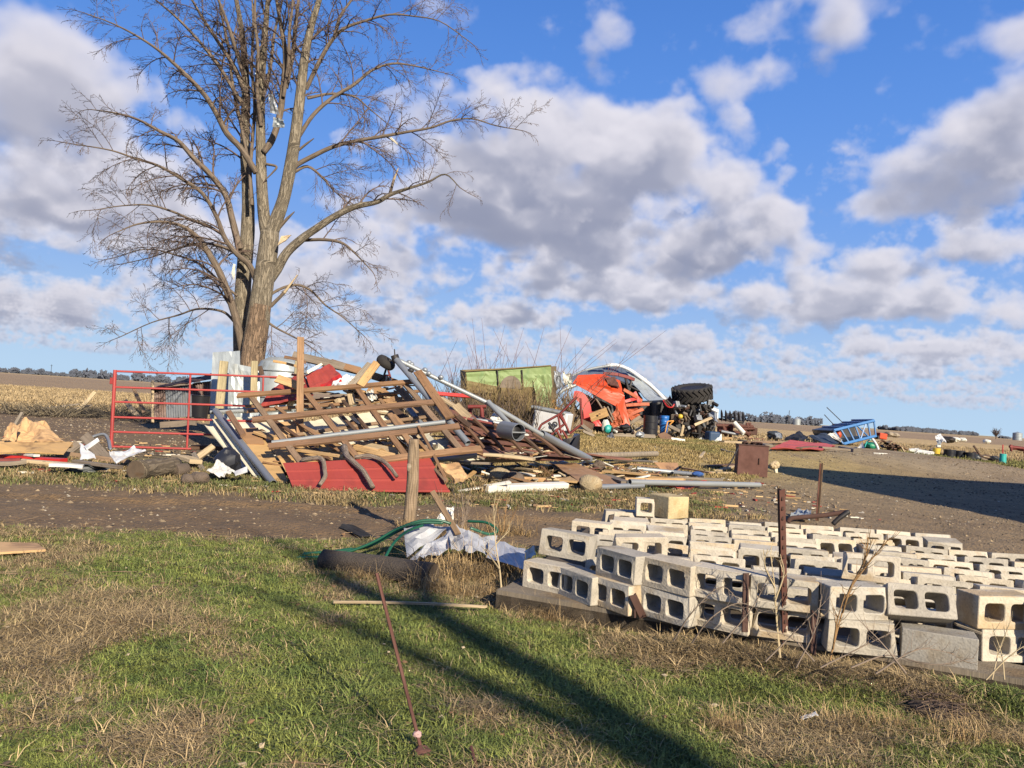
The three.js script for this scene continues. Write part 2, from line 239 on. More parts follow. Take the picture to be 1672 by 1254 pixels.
// a sawn timber from a to b: w across, t thick along the direction nearest to up; slightly bowed, with its own grain
function beamGeo(a, b, w, t, { up = V(0, 1, 0), bow = 0, twist = 0, seg = 3 } = {}) {
  const [z, s, n] = frame(b.clone().sub(a), up), L = a.distanceTo(b), c = Math.min(w, t) * 0.12, p = [], nn = [], uv = [], ix = [], ou = rnd() * 7, ov = rnd() * 5;
  const prof = [[-w / 2 + c, -t / 2], [w / 2 - c, -t / 2], [w / 2, -t / 2 + c], [w / 2, t / 2 - c], [w / 2 - c, t / 2], [-w / 2 + c, t / 2], [-w / 2, t / 2 - c], [-w / 2, -t / 2 + c]];
  const cut0 = rr(-0.03, 0.03), cut1 = rr(-0.03, 0.03);
  const P = (i, k) => { const f = i / seg, [x0, y0] = prof[k], an = twist * f, x = x0 * Math.cos(an) - y0 * Math.sin(an), y = x0 * Math.sin(an) + y0 * Math.cos(an); const l = L * f + (i === 0 ? cut0 * x0 / w : i === seg ? cut1 * x0 / w : 0); return a.clone().addScaledVector(z, l).addScaledVector(s, x).addScaledVector(n, y + bow * (1 - (2 * f - 1) ** 2)); };
  let per = [0]; for (let k = 0; k < 8; k++) { const q = prof[(k + 1) % 8], o = prof[k]; per.push(per[k] + Math.hypot(q[0] - o[0], q[1] - o[1])); }
  for (let k = 0; k < 8; k++) for (let i = 0; i < seg; i++) {
    const q = [P(i, k), P(i + 1, k), P(i + 1, (k + 1) % 8), P(i, (k + 1) % 8)], o = p.length / 3; q.forEach((v) => p.push(v.x, v.y, v.z));
    uv.push(L * i / seg + ou, per[k] + ov, L * (i + 1) / seg + ou, per[k] + ov, L * (i + 1) / seg + ou, per[k + 1] + ov, L * i / seg + ou, per[k + 1] + ov); ix.push(o, o + 2, o + 1, o, o + 3, o + 2);
  }
  for (const e of [0, seg]) { const o = p.length / 3; for (let k = 0; k < 8; k++) { const v = P(e, k); p.push(v.x, v.y, v.z); uv.push(prof[k][0] * 0.2 + ou, prof[k][1] + ov); } for (let k = 1; k < 7; k++) e ? ix.push(o, o + k, o + k + 1) : ix.push(o, o + k + 1, o + k); }
  return finish(p, uv, ix);
}
function finish(p, uv, ix, smooth = false) {
  let g = new THREE.BufferGeometry(); g.setAttribute('position', new THREE.Float32BufferAttribute(p, 3)); g.setAttribute('uv', new THREE.Float32BufferAttribute(uv, 2)); g.setIndex(ix);
  if (!smooth) g = g.toNonIndexed(); g.computeVertexNormals(); return g;
}
// a round limb, pipe or hose through points with a radius at each
function tubeGeo(pts, rad, { sides = 8, sub = 0, cap = true, jag = 0, seed = 0, uvs = 1, curve = true } = {}) {
  let P = pts, Rr = rad;
  if (sub) {
    const c = new THREE.CatmullRomCurve3(pts, false, 'centripetal'), N = (pts.length - 1) * sub; P = []; Rr = [];
    for (let i = 0; i <= N; i++) { const f = i / N; P.push(c.getPoint(f)); const q = f * (pts.length - 1), k = Math.min(pts.length - 2, Math.floor(q)); Rr.push(lerp(Array.isArray(rad) ? rad[k] : rad, Array.isArray(rad) ? rad[k + 1] : rad, q - k)); }
  }
  const p = [], uv = [], ix = [], n = P.length; let [t0, s, nn] = frame(P[1].clone().sub(P[0])), len = 0; const ou = rnd() * 3;
  for (let i = 0; i < n; i++) {
    const t = (i === 0 ? P[1].clone().sub(P[0]) : i === n - 1 ? P[i].clone().sub(P[i - 1]) : P[i + 1].clone().sub(P[i - 1])).normalize();
    s = s.clone().addScaledVector(t, -s.dot(t)).normalize(); nn = t.clone().cross(s); if (i) len += P[i].distanceTo(P[i - 1]);
    const r = Array.isArray(Rr) ? Rr[i] : Rr;
    for (let k = 0; k <= sides; k++) {
      const a = (k % sides) / sides * 2 * Math.PI, q = jag ? 1 + jag * (fbm3(Math.cos(a) * 1.3 + seed * 3.1, Math.sin(a) * 1.3, len * 2.2 + seed, 3) - 0.5) * 2 : 1;
      const v = P[i].clone().addScaledVector(s, Math.cos(a) * r * q).addScaledVector(nn, Math.sin(a) * r * q); p.push(v.x, v.y, v.z); uv.push(k / sides * Math.max(1, Math.round(r * 6.28 * 1.6)) * uvs, len * uvs + ou);
    }
  }
  for (let i = 0; i < n - 1; i++) for (let k = 0; k < sides; k++) { const a = i * (sides + 1) + k, b = a + sides + 1; ix.push(a, a + 1, b, b, a + 1, b + 1); }
  if (cap) for (const e of [0, n - 1]) { const o = p.length / 3; p.push(P[e].x, P[e].y, P[e].z); uv.push(0.5, 0.5); for (let k = 0; k < sides; k++) { const a = e * (sides + 1) + k; e ? ix.push(o, a, a + 1) : ix.push(o, a + 1, a); } }
  return finish(p, uv, ix, true);
}
// a hollow pipe with open ends
function pipeGeo(a, b, r, wall = 0.12, sides = 14) {
  const L = a.distanceTo(b), q = r * (1 - wall), pts = [[r, 0], [r, L], [q, L], [q, 0], [r, 0]].map(([x, y]) => new THREE.Vector2(x, y)); const g = new THREE.LatheGeometry(pts, sides); const u = g.attributes.uv; for (let i = 0; i < u.count; i++) u.setXY(i, u.getX(i) * Math.max(r * 6.28, 0.2), u.getY(i) * L);
  const c = toCreasedNormals(g, 0.6); c.applyQuaternion(new THREE.Quaternion().setFromUnitVectors(V(0, 1, 0), b.clone().sub(a).normalize())); c.translate(a.x, a.y, a.z); return c;
}
// a sheet over four corners: ribs across u, crumpled by noise, with thickness
function sheetGeo(c, { nu = 16, nv = 10, t = 0.006, ribs = 0, ribH = 0.015, crumple = 0, cf = 2, bend = 0, bendU = 0, torn = 0, seed = 0, post } = {}) {
  const [A, B, C, D] = c, nrm = B.clone().sub(A).cross(D.clone().sub(A)).normalize(), P = [], uv = [], lu = A.distanceTo(B), lv = A.distanceTo(D), ou = rnd() * 4, ov = rnd() * 4;
  for (let j = 0; j <= nv; j++) for (let i = 0; i <= nu; i++) {
    let u = i / nu, v = j / nv;
    let uu = u, vv = v; if (torn) { if (j === 0 || j === nv) vv += (j ? -1 : 1) * torn * n2(i * 1.7 + seed, 3.3 + j); if (i === 0 || i === nu) uu += (i ? -1 : 1) * torn * n2(7.7 + i, j * 1.7 + seed); }
    const q = A.clone().lerp(B, uu).lerp(D.clone().lerp(C, uu), vv);
    let h = bend * (1 - (2 * v - 1) ** 2) + bendU * (1 - (2 * u - 1) ** 2);
    if (ribs) { const f = (u * ribs) % 1; h += ribH * (Math.abs(f - 0.5) < 0.11 ? 1 : Math.abs(f - 0.5) < 0.2 ? 0.5 : 0); }
    if (crumple) h += crumple * (fbm2(u * cf * 2 + seed * 5.1, v * cf * 2 + seed, 4) - 0.5) * 2;
    q.addScaledVector(nrm, h); if (post) post(q, u, v); P.push(q); uv.push(u * lu + ou, v * lv + ov);
  }
  const p = [], uvA = [], ix = [], W = nu + 1, N = P.length;
  for (const s of [0.5, -0.5]) P.forEach((q, i) => { p.push(q.x + nrm.x * t * s, q.y + nrm.y * t * s, q.z + nrm.z * t * s); uvA.push(uv[2 * i], uv[2 * i + 1]); });
  for (let j = 0; j < nv; j++) for (let i = 0; i < nu; i++) { const a = j * W + i, b = a + 1, d = a + W, e = d + 1; ix.push(a, b, e, a, e, d, N + a, N + e, N + b, N + a, N + d, N + e); }
  const edge = []; for (let i = 0; i < nu; i++) edge.push([i, i + 1]); for (let j = 0; j < nv; j++) edge.push([j * W + nu, (j + 1) * W + nu]); for (let i = nu; i > 0; i--) edge.push([nv * W + i, nv * W + i - 1]); for (let j = nv; j > 0; j--) edge.push([j * W, (j - 1) * W]);
  for (const [a, b] of edge) ix.push(a, N + b, b, a, N + a, N + b);
  return finish(p, uvA, ix);
}
function lumpGeo(center, rx, ry, rz, { seed = 1, rough = 0.25, det = 3, freq = 1.6, flat = true } = {}) {
  let g = mergeVertices(new THREE.IcosahedronGeometry(1, det).deleteAttribute('normal').deleteAttribute('uv')); const a = g.attributes.position, uv = [];
  for (let i = 0; i < a.count; i++) { const x = a.getX(i), y = a.getY(i), z = a.getZ(i), k = 1 + rough * 2 * (fbm3(x * freq + seed * 7.3, y * freq + 4, z * freq, 4) - 0.5); a.setXYZ(i, x * k * rx + center.x, y * k * ry + center.y, z * k * rz + center.z); uv.push(x * rx + z * rz * 0.4, y * ry + z * rz * 0.6); }
  g.setAttribute('uv', new THREE.Float32BufferAttribute(uv, 2)); if (flat) { g = g.toNonIndexed(); } g.computeVertexNormals(); return flat ? toCreasedNormals(g, 0.5) : g;
}
function boxGeo(w, h, d, r = 0.01) { const g = new RoundedBoxGeometry(w, h, d, 2, r); const u = g.attributes.uv; for (let i = 0; i < u.count; i++) u.setXY(i, u.getX(i) * Math.max(w, d), u.getY(i) * h); return g; }
const bake = (g, x, y, z, ry = 0, rx = 0, rz = 0) => { g.rotateZ(rz); g.rotateX(rx); g.rotateY(ry); g.translate(x, y, z); return g; };
const clean = (g) => { let q = g.index ? g.toNonIndexed() : g; for (const n of Object.keys(q.attributes)) if (!['position', 'normal', 'uv'].includes(n)) q.deleteAttribute(n); return q; };
const merge = (list) => mergeGeometries(list.map(clean));
// ---------------------------------------------------------------- ground: one sheet to the horizon
function bump(x, z, cx, cz, r) { const q = ((x - cx) ** 2 + (z - cz) ** 2) / (r * r); return q > 6 ? 0 : Math.exp(-q); }
const FL0 = gnd(846, 963, 0.14), FD = gnd(1606, 1082, 0.14).sub(FL0).setY(0).normalize();
function groundH(x, z) {
  const d = Math.hypot(x, z); let h = 0.05 * (fbm2(x * 1.6 + 50, z * 1.6 + 50, 3) - 0.5) * (1 - sstep(9, 16, d)) + 0.03 * (fbm2(x * 0.35 + 9, z * 0.35, 2) - 0.5) * (1 - sstep(20, 40, d));
  h += 0.05 * (fbm2(x * 2.3 + 3, z * 2.3 + 8, 4) - 0.5) * (1 - sstep(16, 30, d)) * sstep(7, 9, d);
  h -= 0.05 * sstep(0.42, 0.3, Math.abs(z + 10.4 + 0.15 * x)) * sstep(3.5, 0.5, x);                              // wheel rut of the drive
  h += 0.42 * sstep(21, 27, -z - 0.5 * Math.max(0, x - 5)) * (1 - sstep(60, 140, -z)) * sstep(-9, -3, x) * (1 - sstep(18, 24, x));   // the yard rises a little under the machinery
  if (z < -3.5 && z > -7.5 && x > -0.5 && x < 5.5) { const t = ((x - FL0.x) * FD.x + (z - FL0.z) * FD.z), ny = (x - FL0.x) * -FD.z + (z - FL0.z) * FD.x; h += 0.085 * Math.exp(-((ny - 0.42) ** 2) / 0.05) * sstep(0.5, 1.5, t); }   // soil banked up before the foundation
  if (d > 120) h -= sstep(120, 2500, d) * 1.0;
  return h;
}
const onGround = (px, py, lift = 0) => { let p = gnd(px, py, 0); for (let i = 0; i < 4; i++) p = gnd(px, py, groundH(p.x, p.z)); p.y = groundH(p.x, p.z) + lift; return p; };
// what grows or lies where: lawn, straw, bare soil, gravel yard, stubble field
const patches = [];
{ const add = (kind, px, py, rx, ry) => { const p = gnd(px, py), q = gnd(px + rx, py), s = gnd(px, py - ry); patches.push({ kind, x: p.x, z: p.z, rx: Math.max(0.15, Math.abs(q.x - p.x)), rz: Math.max(0.12, Math.abs(s.z - p.z)) }); };
  add('straw', 60, 1030, 170, 60); add('straw', 60, 1175, 130, 45); add('straw', 380, 1090, 80, 22); add('straw', 280, 1200, 110, 40); add('straw', 200, 1010, 80, 40); add('straw', 60, 930, 110, 25);
  add('straw', 960, 1030, 120, 22); add('straw', 1080, 1070, 130, 26); add('straw', 1250, 1100, 150, 22); add('straw', 1430, 1130, 120, 20); add('straw', 1580, 1120, 120, 25); add('straw', 1400, 1205, 170, 26); add('straw', 1640, 1190, 90, 40); add('straw', 1200, 1200, 60, 18); add('straw', 860, 985, 80, 22); add('straw', 760, 965, 90, 22); add('straw', 560, 960, 60, 16); add('straw', 1330, 1240, 160, 25); add('straw', 700, 1090, 60, 20); add('straw', 800, 1180, 70, 20);
  add('green', 290, 920, 150, 26); add('green', 430, 975, 130, 34); add('green', 250, 1075, 90, 26); add('green', 370, 1105, 70, 22); add('green', 500, 1090, 100, 40); add('green', 560, 1140, 80, 30); add('green', 450, 1200, 90, 36); add('green', 640, 1030, 90, 34); add('green', 860, 1060, 90, 40); add('green', 930, 1140, 130, 44); add('green', 1210, 1120, 80, 22); add('green', 1400, 1140, 50, 18); add('green', 1600, 1150, 60, 24); add('green', 1050, 1220, 100, 30); add('green', 690, 1200, 60, 40); add('green', 620, 1240, 200, 20);
  add('soil', 40, 900, 90, 10); add('soil', 190, 1145, 60, 14); add('soil', 320, 1190, 50, 14); add('soil', 1530, 1160, 60, 26); add('soil', 510, 1120, 26, 10); add('soil', 630, 1040, 30, 9); add('soil', 80, 1110, 80, 16);
}
function zone(x, z) {
  let g = 0, s = 0, b = 0; for (const p of patches) { const q = ((x - p.x) / p.rx) ** 2 + ((z - p.z) / p.rz) ** 2; if (q < 4) { const w = Math.exp(-q * 1.1); if (p.kind === 'green') g += w; else if (p.kind === 'straw') s += w; else b += w; } }
  return [g, s, b];
}
function lawnEdge(x, z) { return z + 8.25 + 0.10 * x + 0.9 * (fbm2(x * 0.5 + 3, z * 0.5, 3) - 0.5) - 1.2 * sstep(-5.2, -2.2, -x) * 0 + sstep(0.4, 2.2, x) * (-2.2); }   // > 0: lawn, < 0: drive and yard
const fieldEdge = (x, z) => -z - (x < 0 ? 21 + 9 * sstep(-5, -8, x) : 21 + 13 * sstep(-2, 6, x) + 12 * sstep(8, 22, x)) - 3 * (fbm2(x * 0.12, z * 0.12, 3) - 0.5);   // > 0: stubble field
function groundColor(x, z, c) {
  const d = Math.hypot(x, z), n = fbm2(x * 0.9, z * 0.9, 4), m = fbm2(x * 3.1 + 7, z * 3.1, 3), k = fbm2(x * 0.16 + 31, z * 0.16, 3);
  const le = lawnEdge(x, z), fe = fieldEdge(x, z);
  const soil = [0.15, 0.101, 0.058], yard = [0.235, 0.178, 0.112], thatch = [0.235, 0.178, 0.095], green = [0.09, 0.115, 0.034], gold = [0.46, 0.345, 0.18], strip = [0.18, 0.14, 0.075];
  const mix = (a, t) => { for (let i = 0; i < 3; i++) c[i] = lerp(c[i], a[i], t); };
  // drive on the left, gravel yard on the right
  c[0] = soil[0]; c[1] = soil[1]; c[2] = soil[2]; mix(yard, clamp(sstep(-2, 5, x) * 0.85 + (k - 0.5) * 0.7 + (n - 0.5) * 0.6)); mix([0.29, 0.24, 0.175], sstep(15, 30, -z) * sstep(4, 9, x) * sstep(0.3, 0.65, k + 0.2 * (n - 0.5)) * 0.9);
  // grass verge between the drive and the wreckage
  const vg = sstep(10.9, 11.9, -z - 0.12 * x + 1.2 * (n - 0.5)) * (1 - sstep(2.0, 4.5, x)) * (1 - sstep(17, 21, -z)); mix(strip, vg * 0.9); if (vg > 0.2) mix(green, sstep(0.5, 0.68, m * 0.5 + n * 0.5) * 0.5 * vg);
  const yg = bump(x, z, 2.2, -28, 8) + bump(x, z, 5.5, -27, 5); mix([0.33, 0.26, 0.115], clamp(yg * 1.4) * sstep(0.3, 0.6, n + 0.2)); mix(soil, bump(x, z, -9.5, -19.5, 4.5) * 0.8);
  // lawn
  const lw = sstep(-0.3, 0.5, le); if (lw > 0) { const [g, s, b] = zone(x, z); const t = clamp(0.62 + 0.62 * g - 0.8 * s - 0.6 * b + (n - 0.5) * 1.5 + (m - 0.5) * 0.9); const q = [0, 1, 2].map((i) => lerp(thatch[i] * (0.85 + 0.5 * Math.min(1, s)), green[i], t) * (1 - 0.55 * clamp(b))); mix(q, lw); }
  // stubble field, its far part ploughed
  const fl = sstep(-1, 2, fe); if (fl > 0) { const q = [gold[0] * (0.82 + 0.42 * n), gold[1] * (0.82 + 0.42 * n), gold[2] * (0.82 + 0.42 * n)]; mix(q, fl);
    const far = x < 0 ? 95 : 150, bandy = sstep(far, far * 1.12, d + 12 * (k - 0.5)) * (1 - sstep(520, 640, d)); mix([0.27, 0.195, 0.13], bandy * 0.88); mix([0.36, 0.275, 0.16], sstep(620, 700, d)); mix([0.20, 0.165, 0.07], bump(x, z, 28, -42, 5) * 0.8); }
  const v = 0.82 + 0.36 * m; c[0] *= v; c[1] *= v; c[2] *= v;
}
{
  const N = 460, p = [], uv = [], col = [], ix = [], c = [0, 0, 0], warp = (s) => 13 * s + 30 * Math.sign(s) * Math.abs(s) ** 3 + 3200 * Math.sign(s) * Math.abs(s) ** 11;
  for (let j = 0; j <= N; j++) for (let i = 0; i <= N; i++) {
    const x = warp(i / N * 2 - 1), z = -5 + warp(j / N * 2 - 1); p.push(x, groundH(x, z), z); uv.push(x / 2.3, z / 2.3); groundColor(x, z, c); col.push(c[0] * 1.2, c[1] * 1.16, c[2] * 1.06);
  }
  for (let j = 0; j < N; j++) for (let i = 0; i < N; i++) { const a = j * (N + 1) + i, b = a + N + 1; ix.push(a, b, a + 1, a + 1, b, b + 1); }
  const g = finish(p, uv, ix, true); g.setAttribute('color', new THREE.Float32BufferAttribute(col, 3));
  struct('ground', g, mat(WHITE, { map: T.soil, bump: T.soilB, bs: 0.035, rough: 1, vertexColors: true }));
}
// ---------------------------------------------------------------- far woods, farms and masts on the horizon
function crownGeo(cx, cy, cz, w, h, n, seed, leaf = 0.5) {               // a bare far crown: many small twig clumps through its volume
  const r = rng(seed), p = [], uv = [], ix = [];
  for (let i = 0; i < n; i++) {
    let x, y, z; do { x = r() * 2 - 1; y = r() * 2 - 1; z = r() * 2 - 1; } while (x * x + y * y + z * z > 1 || (y < -0.2 && x * x > 0.5 + y * 0.4)); const k = 0.75 + 0.5 * fbm2(x * 2 + seed, y * 2, 2), s = leaf * (0.5 + r());
    const a = r() * 6.28, o = p.length / 3; for (let q = 0; q < 3; q++) { const t = a + q * 2.1; p.push(cx + x * w * k / 2 + Math.cos(t) * s, cy + y * h * k / 2 + Math.sin(t) * s, cz + z * w * 0.5 + (r() - 0.5) * s); uv.push(0, 0); } ix.push(o, o + 1, o + 2);
  }
  return finish(p, uv, ix);
}
function farWood(name, label, pts, hgt, leaf, seed) {
  const r = rng(seed), list = []; for (let i = 0; i < pts.length - 1; i++) { const a = pts[i], b = pts[i + 1], n = Math.max(2, Math.round(a.distanceTo(b) / (hgt * 0.45))); for (let k = 0; k < n; k++) { const q = a.clone().lerp(b, (k + r()) / n), h = hgt * (0.45 + 0.75 * r()); list.push(crownGeo(q.x, q.y + h * 0.45, q.z + (r() - 0.5) * 20, h * 1.15, h, 90, seed * 100 + k + i * 40, leaf)); } }
  return stuffTop(new THREE.Mesh(mergeGeometries(list), mat(lin(0.10, 0.115, 0.15), { rough: 1 })), name, label, 'wood');
}
const hz = (px, d) => { const p = at(px, 600, d); p.y = -1; return p; };
farWood('far_wood', 'low dark tree line on the left horizon beyond the brown field', [hz(-60, 900), hz(70, 900)], 6.5, 1.2, 3);
farWood('far_wood', 'thin tree line along the left horizon running towards the red gate', [hz(70, 1100), hz(130, 1100), hz(200, 1050)], 5, 1.2, 4);
farWood('far_wood', 'blue grey wooded rise on the horizon behind the red gate', [hz(115, 900), hz(160, 880), hz(230, 880), hz(330, 920)], 9.5, 1.4, 5);
farWood('far_wood', 'dark wood on the horizon right of the overturned tractor', [hz(1190, 700), hz(1225, 690), hz(1260, 690), hz(1300, 730), hz(1345, 760)], 8.5, 1.1, 6);
farWood('far_wood', 'faint tree line on the right horizon beyond the blue rack', [hz(1440, 1300), hz(1475, 1250), hz(1535, 1400), hz(1600, 1500)], 7, 1.5, 7);
farWood('far_wood', 'small dark clump of bushes right of the lone tree', [hz(1645, 620), hz(1656, 620)], 3.2, 0.7, 8);
// ---------------------------------------------------------------- the bare double-trunked tree behind the wreckage
const TREE_D = 21;
function growTwigs(limb, r, o, out) {                              // limb: {pts, rad}; side branches, then twigs, all hanging a little at their ends
  const { from = 0.28, every = 0.42, len = 1.7, droop = 0.5, twig = 0.55, dens = 1, up = 0.25 } = o;
  const c = new THREE.CatmullRomCurve3(limb.pts, false, 'centripetal'), L = c.getLength();
  const branch = (p0, dir, l, r0, depth) => {
    const n = depth === 0 ? 7 : depth === 1 ? 5 : 3, pts = [p0.clone()], rad = [r0]; let d = dir.clone(), p = p0.clone();
    const wob = V(r() - 0.5, r() - 0.5, r() - 0.5).multiplyScalar(0.5);
    for (let i = 1; i <= n; i++) { d.addScaledVector(wob, 0.4).add(V((r() - 0.5) * 0.3, -droop * 0.16 * (depth === 0 ? i / n * 1.6 : 0.8) + (i === n ? 0.12 : 0), (r() - 0.5) * 0.3)).normalize(); p = p.clone().addScaledVector(d, l / n); pts.push(p); rad.push(Math.max(0.0035, r0 * (1 - 0.8 * i / n))); }
    out.push(tubeGeo(pts, rad, { sides: depth < 1 ? 5 : 3, cap: false }));
    if (depth >= 2) return;
    const kids = depth === 0 ? Math.round(l * 6.5 * dens) : Math.round(l * 9 * dens);
    for (let k = 0; k < kids; k++) {
      const f = 0.12 + 0.88 * (k + r()) / kids, q = f * n, a = Math.min(n - 1, Math.floor(q)), b = pts[a].clone().lerp(pts[a + 1], q - a), t = pts[a + 1].clone().sub(pts[a]).normalize();
      const side = V(r() - 0.5, r() - 0.5, r() - 0.5).cross(t).normalize(), nd = t.clone().multiplyScalar(0.75).addScaledVector(side, 0.7).add(V(0, -0.1 + 0.2 * r(), 0)).normalize();
      branch(b, nd, (depth === 0 ? 0.42 : 0.6) * l * (1.05 - 0.55 * f) * (0.6 + 0.7 * r()) * (depth === 1 ? twig : 1), Math.max(0.004, r0 * 0.45), depth + 1);
    }
  };
  const count = Math.round(L * (1 - from) / every * dens);
  for (let k = 0; k < count; k++) {
    const f = from + (1 - from) * (k + r()) / count, p = c.getPointAt(Math.min(1, f)), t = c.getTangentAt(Math.min(1, f));
    const side = V(r() - 0.5, (r() - 0.5) * 0.7, r() - 0.5).cross(t).normalize(), d = t.clone().multiplyScalar(0.62).addScaledVector(side, 0.8).add(V(0, up, 0)).normalize();
    const ra = Math.max(0.008, limbRadius(limb, f) * 0.42); branch(p, d, len * (1.05 - 0.5 * f) * (0.45 + 0.8 * r()), Math.min(0.03, ra), 0);
  }
  branch(c.getPointAt(1), c.getTangentAt(1), len * 0.4, Math.max(0.008, limb.rad[limb.rad.length - 1]), 0);
}
function limbRadius(l, f) { const q = f * (l.rad.length - 1), k = Math.min(l.rad.length - 2, Math.floor(q)); return lerp(l.rad[k], l.rad[k + 1], q - k); }
